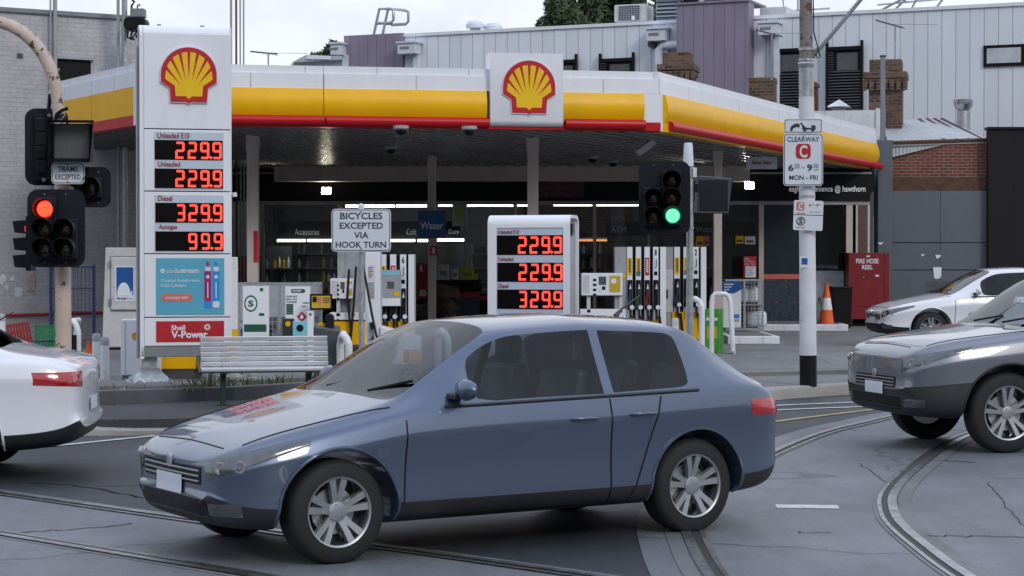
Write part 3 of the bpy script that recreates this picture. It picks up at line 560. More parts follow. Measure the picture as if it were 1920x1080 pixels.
def aerial(label, px, pyb, pyt, Y, x0, x1, tilt, parent_label='roof'):
    f = Fr('tv_antenna', label, 'antenna', px, pyb, Y, 0, 'television antennas'); h = f.z(pyt)
    MB().cyl((0, 0, 0), (0, 0, h), .022, n=8).build('mast', M['midgrey'], f.o); b = MB(); a, c = f.x(x0), f.x(x1)
    b.tube([(a, 0, h + tilt), (c, 0, h - tilt)], .022, 6).build('boom', M['darkgrey'], f.o); b = MB()
    for i in range(9):
        X_ = a + (c - a) * i / 8; z = h + tilt - 2 * tilt * i / 8; l = .14 + .022 * i; b.cyl((X_, -l, z - l * .25), (X_, l, z + l * .25), .008, n=5)
    b.cyl((a * .5, 0, h), (c + .9, 0, h - .02), .006, n=5); b.build('elements', M['grey'], f.o)
aerial('small antenna with a slim boom against the sky left of the handrail', 503, 125, 99, 58, 470, 520, .04); aerial('antenna on a thin mast in front of the cladding left of the tram pole', 1447, 150, 62, 53, 1416, 1466, .09); aerial('antenna on a tall white mast strapped to the brick chimney', 1678, 200, 45, 51.8, 1642, 1693, .1)
b = MB()
f = Fr('roof_frame', 'grey steel service frame on the roof at the top right edge', 'roof frame', 1720, 12, 60, -20); X, Z = f.x, f.z
for q in ((1640, 1690, 12, -14), (1668, 1700, 12, -20), (1700, 1712, 10, -14), (1745, 1762, 8, -16)): b.tube([(X(q[0]), 1, Z(q[2])), (X(q[1]), 1, Z(q[3]))], .035, 6)
b.build('struts', M['grey'], f.o); MB().tube([(X(1640), 1, Z(-2)), (X(1770), 1, Z(-9))], .03, 6).build('rail', M['galv'], f.o)
f = Fr('roof_pipework', 'thin pipe rail on the roof behind the tram pole', 'pipe rail', 1480, 25, 60, -20); X, Z = f.x, f.z
MB().tube([(X(1455), 1, Z(-20)), (X(1458), 1, Z(13)), (X(1540), 1, Z(11))], .03, 6).cyl((X(1483), 1, Z(25)), (X(1483), 1, Z(-20)), .03).build('pipe', M['galv'], f.o)
# small house roof between
f = Fr('house', 'small white gabled house roof peeping over the canopy', 'house', 605, 130, 75, -8); X, Z = f.x, f.z
MB().prism([(X(545), -3), (X(660), -3), (X(660), Z(112)), (X(545), Z(118))], 0, 8).build('wall', M['palegrey'], f.o); MB().prism([(X(550), Z(118)), (X(577), Z(104)), (X(655), Z(108)), (X(655), Z(113))], -.3, 8.2).build('roof', M['roof_iron'], f.o)
MB().prism([(X(578), Z(112)), (X(580), Z(104.5)), (X(626), Z(107)), (X(624), Z(113.5))], -.36, -.3).build('fascia_board', M['white'], f.o)
# ================================================================== BRICK CHIMNEYS
def chimney(label, px0, px1, pyt, pyb, Y, crown=True):
    f = Fr('chimney', label, 'chimney', (px0 + px1) / 2, pyb, Y, -14, 'brick chimneys'); w = f.x(px1); h = f.z(pyt); b = MB(); cr = h - .75
    if crown:
        q = w * .76; b.box(-q, q, -q, q, -2.5, cr); b.build('stack', M['brick_brown'], f.o)
        b = MB(); b.box(-w * .84, w * .84, -w * .84, w * .84, cr, cr + .12).box(-w * .94, w * .94, -w * .94, w * .94, cr + .12, cr + .25).box(-w, w, -w, w, cr + .25, cr + .42)
        for i in range(7): x = -w * .93 + i * w * .31; b.box(x - .06, x + .06, -w * 1.0, -w * .9, cr - .06, cr + .22)
        b.build('corbel', M['brick_brown'], f.o, bevel=.012); MB().box(-w * .74, w * .74, -w * .74, w * .74, cr + .42, h).build('cap', M['brick_brown'], f.o, bevel=.012)
    else: b.box(-w, w, -w, w, -2.5, h - .12); b.build('stack', M['brick_brown'], f.o); MB().box(-w * 1.05, w * 1.05, -w * 1.05, w * 1.05, h - .12, h).build('cap', M['brick_brown'], f.o, bevel=.012)
    return f
chimney('weathered brick chimney with a corbelled crown beside the canopy corner', 1238, 1306, 100, 190, 54); chimney('plain squat brick chimney at the foot of the mauve wall', 1408, 1453, 147, 230, 54, False); chimney('tall corbelled brick chimney right of the tram pole, antenna mast strapped to it', 1623, 1700, 114, 225, 52)
# ================================================================== RIGHT HAND BUILDINGS
YR = 49.5
f = Fr('brick_shed', 'red brick shed with a rusty iron roof and grey sheet front, right of the shop', 'building', 1760, 612, YR); X, Z = f.x, f.z
MB().prism([(X(1667), Z(360)), (X(1853), Z(360)), (X(1853), Z(262)), (X(1800), Z(264)), (X(1667), Z(295))], 0, .3).build('wall', M['brick_red'], f.o)
MB().box(X(1667), X(1852), -.05, .0, Z(358), Z(332)).build('lintel', M['rust'], f.o)
MB().box(X(1667), X(1853), -.12, 0.2, -.15, Z(358)).build('sheet_front', M['sheet_grey'], f.o); b = MB()
for py in (455, 506): b.box(X(1667), X(1853), -.124, -.12, Z(py) - .01, Z(py) + .01)
b.build('sheet_joint', M['black'], f.o)
MB().box(X(1735), X(1795), -.127, -.12, Z(570), Z(527)).build('patch', M['darkgrey'], f.o)
for q in ((1747, 1763, 501, 523), (1751, 1762, 478, 485), (1724, 1733, 477, 481), (1640, 1652, 455, 459)): MB().prism([(X(q[0]), Z(q[2])), (X(q[1]), Z(q[2])), (X(q[1] - 1), Z(q[3] - 4)), (X(q[1] - 6), Z(q[3])), (X(q[0] + 2), Z(q[3] - 1))], -.14, -.122 if q[0] > 1660 else -.41).build('torn_paper', M['white'], f.o)
MB().box(X(1640), X(1667), -.4, .2, -.15, Z(264)).build('end_pillar', M['sheet_grey'], f.o, bevel=.01)
p = [at(1655, 225, YR + 3.5), at(1770, 222, YR + 6), at(1855, 262, YR), at(1665, 268, YR - .1)]
rf = MB(); P = [(q.x - f.p.x, q.y - f.p.y, q.z - f.p.z) for q in p]; rf.add(P + [(a, b_, c - .08) for a, b_, c in P], [(0, 1, 2, 3), (7, 6, 5, 4), (0, 4, 5, 1), (1, 5, 6, 2), (2, 6, 7, 3), (3, 7, 4, 0)]).build('roof', M['roof_iron'], f.o)
b = MB()
for t_ in (.55, .68, .8, .92):
    a, c = Vector(P[0]).lerp(Vector(P[1]), t_), Vector(P[3]).lerp(Vector(P[2]), t_); b.add([a + Vector((0, 0, .02)), a + Vector((.1, 0, .02)), c + Vector((.1, 0, .02)), c + Vector((0, 0, .02))], [(0, 1, 2, 3)])
b.build('rust_streak', M['rust'], f.o); MB().tube([P[3], P[2]], .05, 6).build('gutter', M['rust'], f.o)
MB().add([(X(1667), -.02, Z(295)), (X(1667), -.02, Z(270)), (X(1800), -.02, Z(264)), (X(1667), -.1, Z(296))], [(0, 3, 2, 1)]).build('roof_iron_lower', M['roof_iron'], f.o)
f2 = Fr('exhaust_cowl', 'galvanised exhaust cowl with a bowl shaped top on the rusty roof', 'exhaust cowl', 1806, 262, 53); X, Z = f2.x, f2.z; r = X(1824)
MB().lathe([(r * .7, 0), (r * .62, Z(212)), (r * .6, Z(208))], n=18).build('duct', M['galv'], f2.o, smooth=40); MB().lathe([(r * .55, Z(208)), (r * .85, Z(203)), (r, Z(195)), (r, Z(187)), (r * .93, Z(187)), (r * .9, Z(195))], n=20).build('bowl', M['steel'], f2.o, smooth=35)
f3 = Fr('steel_post', 'plain grey steel post rising from the end pillar of the shed', 'post', 1655, 264, 49.4); MB().box(-.055, .055, -.055, .055, -.3, f3.z(106)).build('post', M['grey'], f3.o, bevel=.01); MB().box(-.07, .07, -.07, .07, f3.z(106), f3.z(104)).build('cap', M['black'], f3.o)
f4 = Fr('parapet_wall', 'weathered white sheet parapet behind the far end of the canopy', 'wall', 1590, 260, 51.5, -14); X, Z = f4.x, f4.z; MB().box(X(1490), X(1640), 0, .2, -2, Z(207)).build('sheet', M['white_worn'], f4.o); MB().box(X(1640), X(1656), -.04, .24, -2, Z(204)).build('end_post', M['white_worn'], f4.o)
f5 = Fr('roof_ventilator', 'white pyramid capped roof ventilator behind the canopy', 'roof vent', 1573, 210, 53, -14); X, Z = f5.x, f5.z; MB().box(X(1562), X(1583), -.15, .15, -.6, Z(200)).build('stem', M['offwhite'], f5.o); MB().taper(X(1553), X(1594), -.3, .3, Z(201), Z(187), .05).build('cap', M['white'], f5.o)
f6 = Fr('pipe_flue', 'rusty flue pipe with a finial right beside the tram pole', 'flue', 1528, 215, 53); MB().cyl((0, 0, -1), (0, 0, f6.z(166)), .085).build('pipe', M['rust'], f6.o); MB().lathe([(.05, f6.z(166)), (.14, f6.z(164)), (.12, f6.z(158)), (.02, f6.z(153))], n=12).build('finial', M['rust'], f6.o)
f7 = Fr('dark_building', 'plain black clad building at the right edge', 'building', 1900, 600, 49.15); X, Z = f7.x, f7.z; MB().box(X(1853), X(2300), 0, .28, -.3, Z(243)).build('wall', M['dark_cladding'], f7.o); MB().box(X(1850), X(2300), -.04, .3, Z(243), Z(238)).build('roof_flashing', M['black'], f7.o)
# ================================================================== TREES
def tree(label, px, py, Y, h, rx, rz_, nl, group='trees beyond the rooftops', ls=.34, dark=True):
    p = at(px, py, Y); o = thing('tree', label, 'tree', (p.x, p.y, 0), 0, group); zc = p.z; b = MB(); rnd = random.Random(px)
    b.tube([(0, 0, 0), (.1, 0, zc * .4), (0, 0, zc * .8), (0, 0, zc + rz_ * .3)], [.35, .3, .22, .08], 8)
    cl = []
    for i in range(14):
        a = rnd.uniform(0, 6.28); rr = rnd.random() ** .5; q = Vector((math.cos(a) * rx * rr * .85, math.sin(a) * rx * rr * .6, zc + rnd.uniform(-.8, .9) * rz_ * (1 - .45 * rr))); cl.append((q, rnd.uniform(.28, .5) * min(rx, rz_)))
        b.tube([(0, 0, zc * .75), q * .5 + Vector((0, 0, zc * .42)), q], [.13, .08, .03], 5)
    b.build('trunk', M['bark'], o); b = MB()
    for i in range(nl):
        q, r = cl[i % len(cl)]; d = Vector((rnd.gauss(0, 1), rnd.gauss(0, 1), rnd.gauss(0, .8))).normalized() * r * rnd.random() ** .4; c = q + d
        u = Vector((rnd.gauss(0, 1), rnd.gauss(0, 1), rnd.gauss(0, 1))).normalized(); v = u.orthogonal().normalized(); s_ = ls * rnd.uniform(.5, 1.1)
        b.cur = 0 if rnd.random() < .6 else 1; b.quad(c - u * s_, c - v * s_ * .4, c + u * s_, c + v * s_ * .4)
    b.build('crown', [M['leaf_dark'], M['leaf_mid']], o, fix=False)
tree('dense dark green tree behind the roof, left of the air conditioner', 1075, 20, 72, 11, 1.15, 1.5, 9000, ls=.17); tree('dense green tree behind the air conditioner', 1135, 8, 74, 11, 1.3, 1.6, 9000, ls=.17); tree('green tree top between the air conditioner and the louvred housing', 1205, 14, 73, 11, 1.0, 1.5, 7000, ls=.17)
tree('small sparse dark tree over the canopy beside the mauve wall', 615, 103, 95, 9, .95, .7, 900, ls=.26)
# ================================================================== LOGO, DIGITS
def pecten(parent, cx, cz, w, y, thick=.03, rim=True, name='shell_emblem'):
    half = [(.0, -.505), (.05, -.475), (.315, -.475), (.335, -.225), (.487, -.125)]
    arc = [(.487 * math.cos(R(a)), .487 * math.sin(R(a)) + (.0 if a > 20 else -.0)) for a in range(-2, 90, 8)] + [(0, .487)]
    half += arc[0:]
    half2 = [(0, -.425), (.05, -.375), (.232, -.375), (.245, -.195), (.415, -.075)] + [(.405 * math.cos(R(a)) * (1.0), .405 * math.sin(R(a))) for a in range(4, 90, 7)] + [(0, .405)]
    def full(h, k=1.0): return [(x * k * w + cx, z * k * w + cz) for x, z in h] + [(-x * k * w + cx, z * k * w + cz) for x, z in reversed(h[1:-1])]
    e = MB().prism(full(half), y - thick, y).build(name, M['logo_red'], parent)
    if rim: MB().prism(full(half, 1.035), y - thick * .8, y - .002).build('rim', M['palegrey'], e)
    MB().prism(full(half2), y - thick - .003, y - thick + .001).build('shell', M['logo_yellow'], e)
    b = MB()
    for a, tx, tz in ((0, 0, -.09), (22, .055, -.1), (47, .1, -.125), (72, .152, -.17)):
        for s in ((1,) if a == 0 else (1, -1)):
            ox, oz = s * math.sin(R(a)) * .425, math.cos(R(a)) * .425; d = Vector((ox - s * tx, oz - tz)).normalized(); q = Vector((-d.y, d.x)) * .027
            b.add([(cx + (ox + q.x) * w, y - thick - .005, cz + (oz + q.y) * w), (cx + (ox - q.x) * w, y - thick - .005, cz + (oz - q.y) * w), (cx + s * tx * w, y - thick - .005, cz + tz * w)], [(0, 1, 2)])
    b.build('shell_ribs', M['logo_red'], e); return e
SEG = {'0': 'abcdef', '1': 'bc', '2': 'abged', '3': 'abgcd', '4': 'fgbc', '5': 'afgcd', '6': 'afgedc', '7': 'abc', '8': 'abcdefg', '9': 'abcdfg'}
def dots(ch):
    s = set(SEG[ch]); o = set()
    def hor(r0): return {(c, r) for c in range(1, 7) for r in (r0, r0 + 1)}
    def ver(c0, a, b_): return {(c, r) for c in (c0, c0 + 1) for r in range(a, b_)}
    if 'a' in s: o |= hor(0)
    if 'g' in s: o |= {(c, r) for c in range(2 if ch == '3' else 1, 7) for r in (7, 8)}
    if 'd' in s: o |= hor(13)
    if 'f' in s: o |= ver(0, 1, 8)
    if 'b' in s: o |= ver(6, 1, 8)
    if 'e' in s: o |= ver(0, 8, 15)
    if 'c' in s: o |= ver(6, 8, 14)
    return o
def led(parent, s, x0, x1, z0, z1, y):
    pz = (z1 - z0) / 15; wd = pz * 8; n = len(s.replace('.', '')); gap = ((x1 - x0) - n * wd) / (n - 1); x = x0
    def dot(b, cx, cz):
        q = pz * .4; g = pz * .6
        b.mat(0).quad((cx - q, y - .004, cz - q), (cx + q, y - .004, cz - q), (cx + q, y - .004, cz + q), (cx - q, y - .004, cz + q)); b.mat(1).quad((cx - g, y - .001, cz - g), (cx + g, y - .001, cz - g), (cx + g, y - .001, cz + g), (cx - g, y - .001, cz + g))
    for ch in s:
        b = MB()
        if ch == '.':
            for c, r in ((0, 0), (1, 0), (-1, 0), (0, 1), (0, -1)): dot(b, x - gap / 2 + c * pz * .8, z0 + pz * 1.3 + r * pz * .8)
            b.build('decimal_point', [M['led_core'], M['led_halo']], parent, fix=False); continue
        for c, r in sorted(dots(ch)): dot(b, x + (c + .5) * pz, z1 - (r + .5) * pz)
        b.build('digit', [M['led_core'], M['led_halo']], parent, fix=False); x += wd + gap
# ================================================================== CANOPY
ZB, ZT = 4.0, 5.0
def fy(px, py, z): d = ray(px, py); t = (z - CAMZ) / d.z; return d.x * t, d.y * t
L0 = Vector(fy(256, 232, ZB)); R0 = Vector(fy(1238, 244, ZB)); R1 = Vector(fy(1644, 318, ZB)); L1 = Vector(fy(92, 259, ZB))
cp = thing('canopy', 'white, yellow and red forecourt canopy roof on beige columns, with a shell emblem panel', 'canopy', (0, 0, 0))
SF = WF(L0, R0); SR = WF(R0, R1); SL = WF(L1, L0)
back = [(9.4, 49.3), (-9.2, 49.3)]; poly = [tuple(L0), tuple(R0), tuple(R1)] + back + [tuple(L1)]
ins = [(L0.x + .3, L0.y + .25), (R0.x - .2, R0.y + .3), (R1.x - .35, R1.y + .1), (9.0, 49.2), (-9.1, 49.2), (L1.x + .35, L1.y + .1)]
MB().slab(ins, ZB + .005, ZB + .05).build('ceiling', M['soffit'], cp); b = MB(); dv = (R1 - R0).normalized(); nv = Vector((dv.y, -dv.x)); Q = [Vector(q) for q in ins]            # soffit battens, running parallel to the right hand face
c_ = min(q.dot(nv) for q in Q) + .1
while c_ < max(q.dot(nv) for q in Q):
    ts = []
    for i in range(len(Q)):
        a, e = Q[i], Q[(i + 1) % len(Q)]; da, de = a.dot(nv) - c_, e.dot(nv) - c_
        if da * de < 0: ts.append((a + (e - a) * (da / (da - de))).dot(dv))
    ts.sort()
    for t0, t1 in zip(ts[::2], ts[1::2]):
        p, q = nv * c_ + dv * (t0 + .02), nv * c_ + dv * (t1 - .02); w = nv * .035; b.add([(*(p - w), ZB + .006), (*(p + w), ZB + .006), (*(q + w), ZB + .006), (*(q - w), ZB + .006), (*(p - w * .6), ZB - .022), (*(p + w * .6), ZB - .022), (*(q + w * .6), ZB - .022), (*(q - w * .6), ZB - .022)], [(4, 5, 6, 7), (0, 1, 5, 4), (1, 2, 6, 5), (2, 3, 7, 6), (3, 0, 4, 7)])
    c_ += .3
b.build('ceiling_slats', mk('slat', (.16, .158, .16), .28, var=.2, scale=1), cp)
MB().slab(ins, ZT - .25, ZT - .18).build('roof_deck', M['grey'], cp)
WHITE = [(0, ZB + .62), (.0, ZT - .13), (-.035, ZT - .13), (-.035, ZT), (-.2, ZT), (-.2, ZB + .62)]
YEL = [(-.2, ZB + .13), (.02, ZB + .13)] + [(.03 + .075 * math.sin(math.pi * i / 10) * (1 - .03 * i), ZB + .15 + .47 * i / 10) for i in range(11)] + [(-.2, ZB + .618)]
REDP = [(.05 + .085 * math.cos(R(a)), ZB + .085 + .085 * math.sin(R(a))) for a in range(-90, 271, 24)]
LIP = [(-.2, ZB - .02), (.03, ZB - .02), (.03, ZB + .128), (-.2, ZB + .128)]
def face(wf, a, c, what, mat, nm, sm=30): return MB().sweep(what, wf.a + wf.d * a, wf.a + wf.d * c).build(nm, mat, cp, smooth=sm)
lf, lr, ll = (SF.b - SF.a).length, (SR.b - SR.a).length, (SL.b - SL.a).length
e0, e1 = SF.hit(917), SF.hit(1053)
for a, c in ((0, SF.hit(607)), (SF.hit(607) + .012, e0), (e1, lf + .02)): face(SF, a, c, WHITE, M['white'], 'white_fascia')
face(SR, -.02, lr * .36, WHITE, M['white'], 'white_fascia'); face(SR, lr * .36 + .012, lr, WHITE, M['white'], 'white_fascia'); face(SL, 0, ll + .02, WHITE, M['white'], 'white_fascia')
MB().sweep([(.0, ZB - .02), (.0, ZB + .618), (-.2, ZB + .618), (-.2, ZB - .02)], SF.a + SF.d * SF.hit(1206), SF.b + SF.d * .01).build('corner_panel', M['white'], cp)
MB().sweep([(.0, ZB - .02), (.0, ZB + .618), (-.2, ZB + .618), (-.2, ZB - .02)], SR.a, SR.a + SR.d * .14).build('corner_panel', M['white'], cp)
for a, c in ((.1, SF.hit(606)), (SF.hit(606) + .012, SF.hit(912)), (e1, SF.hit(1206))): face(SF, a, c, YEL, M['yellow'], 'yellow_band')
for a, c in ((.05, SF.hit(608)), (SF.hit(608) + .03, SF.hit(916)), (SF.hit(1059), SF.hit(1208))): face(SF, a, c, REDP, M['red'], 'red_tube', 50)
face(SF, 0, lf, LIP, M['red'], 'lower_lip')
k = lr / 4
for i in range(4): face(SR, .14 if i == 0 else i * k + .01, (i + 1) * k - (.1 if i == 3 else 0), YEL, M['yellow'], 'yellow_band')
face(SR, .35, lr + .15, REDP, M['red'], 'red_tube', 50); face(SR, 0.14, lr - .12, LIP, M['yellow'], 'lower_lip'); MB().sweep([(.0, ZB + .1), (.0, ZB + .618), (-.2, ZB + .618), (-.2, ZB + .1)], SR.b - SR.d * .1, SR.b).build('end_panel', M['white'], cp)
FLY = [(.0, ZB + .15), (.0, ZB + .62), (-.2, ZB + .62), (-.2, ZB + .15)]; FLR = [(.0, ZB - .02), (.0, ZB + .147), (-.2, ZB + .147), (-.2, ZB - .02)]
face(SL, SL.hit(100), SL.hit(172), FLY, M['yellow'], 'yellow_band'); face(SL, SL.hit(172) + .015, SL.hit(252), FLY, M['yellow'], 'yellow_band'); face(SL, SL.hit(100), SL.hit(252), FLR, M['red'], 'red_band')
MB().sweep([(.01, ZB - .02), (.01, ZB + .618), (-.2, ZB + .618), (-.2, ZB - .02)], SL.a, SL.a + SL.d * SL.hit(100)).build('end_panel', M['white'], cp)
MB().sweep([(.01, ZB - .02), (.01, ZB + .618), (-.2, ZB + .618), (-.2, ZB - .02)], SL.a + SL.d * SL.hit(252), SL.b).build('corner_panel', M['white'], cp)
zt = SF.z(985, 101); zb = SF.z(985, 238)
ep = MB().sweep([(.13, ZB + .12), (.13, zt), (-.3, zt), (-.3, zb), (.02, zb), (.08, zb + .02), (.115, zb + .06)], SF.a + SF.d * e0, SF.a + SF.d * e1).build('emblem_panel', M['white'], cp, smooth=35)
for wf, pxs in ((SF, (470, 606, 780, 1130)), (SR, (1290, 1385, 1460, 1560)), (SL, (172, 215))):          # sheet joints in the white fascia
    for i, px in enumerate(pxs):
        a = wf.hit(px); o_ = .0015; z0, z1 = (ZB + .625, ZT - .135) if i % 2 == 0 else (ZB + .625, ZT - .14)
        MB().sweep([(o_, z0), (o_, z1), (-.02, z1), (-.02, z0)], wf.a + wf.d * a, wf.a + wf.d * (a + .012)).build('sheet_joint', M['midgrey'], cp)
        MB().sweep([(o_ - .035, ZT - .12), (o_ - .035, ZT - .01), (-.06, ZT - .01), (-.06, ZT - .12)], wf.a + wf.d * (a + .9), wf.a + wf.d * (a + .911)).build('sheet_joint', M['midgrey'], cp)
h = bpy.data.objects.new('emblem', None); COL.objects.link(h); h.parent = ep; c = SF.a + SF.d * ((e0 + e1) / 2) - Vector((SF.d.y, -SF.d.x)) * -.13
def bake(root, px):                                                # flatten a small helper empty into its parent
    bpy.context.view_layer.update()
    for ch in [x for x in COL.objects if x.parent == root]:
        yield ch
e = pecten(None, 0, 0, 100 / (F / SF.p(989).y) / math.cos(SF.rz), 0); bpy.data.objects.remove(h)
e.parent = cp; e.location = (SF.p(989).x + math.sin(SF.rz) * .13, SF.p(989).y - math.cos(SF.rz) * .13, SF.z(989, 165)); e.rotation_euler = (0, 0, SF.rz)
e.name = 'shell_emblem'
for px, Y in ((474.5, 35.6), (810, 42.5), (999, 36.2), (1345, 40.5)):
    p = at(px, 500, Y); w = .1
    if px in (810, 1345): w = .085
    col = MB().box(p.x - w, p.x + w, p.y - w, p.y + w, .1, ZB + .004).build('column', M['column'], cp, bevel=.015); MB().box(p.x - w - .012, p.x + w + .012, p.y - w - .012, p.y + w + .012, ZB - .25, ZB).build('collar', M['column'], col)
    if px == 474.5: MB().box(p.x + .105, p.x + .112, p.y - .09, p.y + .07, at(px, 492, Y).z, at(px, 433, Y).z).box(p.x + .02, p.x + .095, p.y - .104, p.y - .1, at(px, 492, Y).z, at(px, 433, Y).z).build('notice_strip', M['red_sign'], col)
b = MB(); zl = at(900, 328, 47.4).z; MB().box(-5.6, 5.6, 46.9, 47.3, at(900, 340, 47).z, ZB + .003).build('rear_beam', M['column'], cp)
def clight(px, py, Y, name='dome_camera', lab=None, grp='dome cameras under the canopy'):
    p = at(px, py, Y); f = thing(name, lab, 'camera', (p.x, p.y, ZB + .004), 0, grp); MB().lathe([(.13, 0), (.13, -.05), (.1, -.07)], n=14).build('base', M['midgrey'], f); MB().lathe([(.09, -.07), (.085, -.11), (.05, -.15), (.01, -.16)], n=14).build('dome', M['black'], f, smooth=50)
for px, py, lab in ((752, 240, 'dome camera on the canopy ceiling near the left front edge'), (880, 241, 'dome camera on the ceiling just left of the emblem panel'), (733, 278, 'small dome camera lower on the ceiling, left of centre'), (1111, 296, 'dome camera on the ceiling behind the right front edge, left one of a pair'), (1149, 304, 'dome camera on the ceiling, right one of a pair beside the traffic signal')):
    q = fy(px, py - 4, ZB); clight(px, py, q[1], lab=lab)
q = fy(1205, 262, ZB); o = thing('security_camera', 'angled bullet security camera hanging under the right front canopy corner', 'camera', (q[0], q[1], ZB + .004)); MB().cyl((.1, 0, 0), (.1, 0, -.12), .03).build('bracket', M['grey'], o); cb_ = MB().profx([(-.06, -.06), (.06, -.06), (.06, .06), (-.06, .06)], -.2, .2).build('camera_body', M['offwhite'], o, bevel=.01); cb_.location = (.05, -.05, -.15); cb_.rotation_euler = (0, R(-35), R(15))
q = fy(1428, 300, ZB); o = thing('hanging_sign', 'small white sign with a line of red lettering hung under the canopy on the right', 'sign', (q[0], 42.5, 0)); z0, z1 = at(1428, 317, 42.5).z, at(1428, 294, 42.5).z; o.location.x = at(1428, 300, 42.5).x
MB().box(-.33, .33, -.02, .02, z0, z1).build('panel', M['palegrey'], o, bevel=.005); b = MB()
for i in range(12):
    if i != 6: b.box(-.2 + i * .034, -.175 + i * .034, -.023, -.02, (z0 + z1) / 2 - .03, (z0 + z1) / 2 + (.05 if i in (0, 2, 7) else .02))
b.build('lettering', M['red_sign'], o); MB().cyl((-.25, 0, z1), (-.25, 0, ZB), .01).cyl((.25, 0, z1), (.25, 0, ZB), .01).build('hanger', M['grey'], o)
# ================================================================== SHOP
YS = 48.0; f = Fr('shop', 'dark fronted convenience shop with glass front under the canopy', 'shop', 960, 614, YS, z=.2); sh = f.o; X, Z = f.x, f.z
zf0, zf1 = Z(377), Z(327); fl = .02
MB().box(X(252), X(1630), -.1, .1, zf0, zf1).build('fascia', M['shop_dark'], sh); MB().box(X(252), X(1632), -.13, .1, zf1, zf1 + .05).build('fascia_trim', M['grey'], sh)
MB().box(X(470), X(1630), -.06, .06, zf0 - .09, zf0).build('head_rail', M['midgrey'], sh)
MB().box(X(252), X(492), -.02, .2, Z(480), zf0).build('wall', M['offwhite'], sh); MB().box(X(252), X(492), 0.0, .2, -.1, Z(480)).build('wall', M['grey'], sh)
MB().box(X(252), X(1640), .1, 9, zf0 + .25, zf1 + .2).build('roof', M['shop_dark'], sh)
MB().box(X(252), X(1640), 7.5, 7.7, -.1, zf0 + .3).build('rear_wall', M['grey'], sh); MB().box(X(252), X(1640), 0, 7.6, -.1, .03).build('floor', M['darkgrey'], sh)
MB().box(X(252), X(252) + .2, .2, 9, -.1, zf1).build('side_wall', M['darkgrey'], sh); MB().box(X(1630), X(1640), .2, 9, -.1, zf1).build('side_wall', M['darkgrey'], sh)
MB().box(X(985), X(1215), 7.35, 7.49, 1.4, 3.1).build('brick_lining', M['brick_shop'], sh)
for px, w in ((493, 5), (637, 8), (872, 4), (967, 6), (1115, 6), (1216, 4), (1427, 9), (1592, 12)): MB().box(X(px - w / 2), X(px + w / 2), -.05, .07, fl, zf0 - .09).build('mullion', M['column'] if w > 5 else M['midgrey'], sh)
for a, c in ((495, 633), (641, 870), (874, 964), (970, 1112), (1118, 1214), (1218, 1422)): MB().box(X(a), X(c), .0, .012, fl + .75 if c < 1300 else fl, zf0 - .09).build('window_pane', M['glass'], sh)
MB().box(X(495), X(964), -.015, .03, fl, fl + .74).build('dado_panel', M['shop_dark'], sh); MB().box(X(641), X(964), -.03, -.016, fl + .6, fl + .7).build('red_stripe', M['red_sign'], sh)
MB().box(X(1432), X(1500), -.03, .05, Z(514), zf0 - .09).build('teal_panel', M['teal_dark'], sh); MB().box(X(1432), X(1500), -.05, .05, Z(523), Z(514)).build('orange_stripe', M['salmon'], sh); MB().box(X(1432), X(1500), -.04, .05, 0, Z(523)).build('mural_panel', M['mural'], sh)
MB().box(X(1500), X(1586), .02, .05, Z(514), zf0 - .09).build('window_pane', M['glass'], sh); MB().box(X(1487), X(1586), .3, .36, Z(572), Z(508)).build('counter_front', M['palegrey'], sh)
MB().box(X(1540), X(1586), .6, .7, 0, zf0).build('dark_door', M['shop_dark'], sh)
MB().box(X(1604), X(1630), -.05, .0, Z(480), zf0).build('door_jamb', M['offwhite'], sh); MB().box(X(1608), X(1626), -.06, -.05, Z(480), zf0 - .1).build('roller_track', M['brown'], sh)
# band with department names inside the windows
bd = MB().box(X(497), X(862), .6, .66, Z(446), Z(414)).build('department_band', M['shop_dark'], sh); text(bd, 'Accessories', X(548), X(594), Z(440), Z(428), .59, M['palegrey']); text(bd, 'Cold Drinks', X(760), X(806), Z(440), Z(428), .59, M['palegrey']); text(bd, 'Dairy', X(840), X(859), Z(441), Z(429), .59, M['palegrey'])
bd = MB().box(X(1138), X(1422), .6, .66, Z(441), Z(415)).build('department_band', M['shop_dark'], sh); text(bd, 'ATM', X(1148), X(1176), Z(435), Z(424), .59, M['palegrey']); text(bd, 'Welcome', X(1309), X(1356), Z(435), Z(424), .59, M['palegrey'])
sg = MB().box(X(1010), X(1095), -.115, -.1, Z(371), Z(331)).build('name_panel', M['shop_red'] if 'shop_red' in M else mk('shop_red', (.06, .008, .012), .4), sh); mk('dim_text', (.16, .05, .05), .5); mk('dim_text2', (.12, .1, .1), .5)
text(sg, 'eagle', X(1027), X(1062), Z(348), Z(336), -.118, M['dim_text']); text(sg, 'convenience', X(1012), X(1079), Z(358), Z(349), -.118, M['dim_text']); text(sg, '@ hawthorn', X(1020), X(1073), Z(370), Z(361), -.118, M['dim_text2'])
text(sh, 'eagle convenience @ hawthorn', X(1478), X(1621), Z(363), Z(348), -.104, emit('letter_glow', (.9, .92, 1), .18, (.7, .7, .7)), bold=.012)  # weak emission added to brighten the letters, in place of sky light
b = MB(); b.prism([(X(510), Z(390)), (X(530), Z(392)), (X(534), Z(400)), (X(514), Z(440)), (X(503), Z(446)), (X(502), Z(436))], .2, .23); b.build('fan_blade', M['darkgrey'], sh)
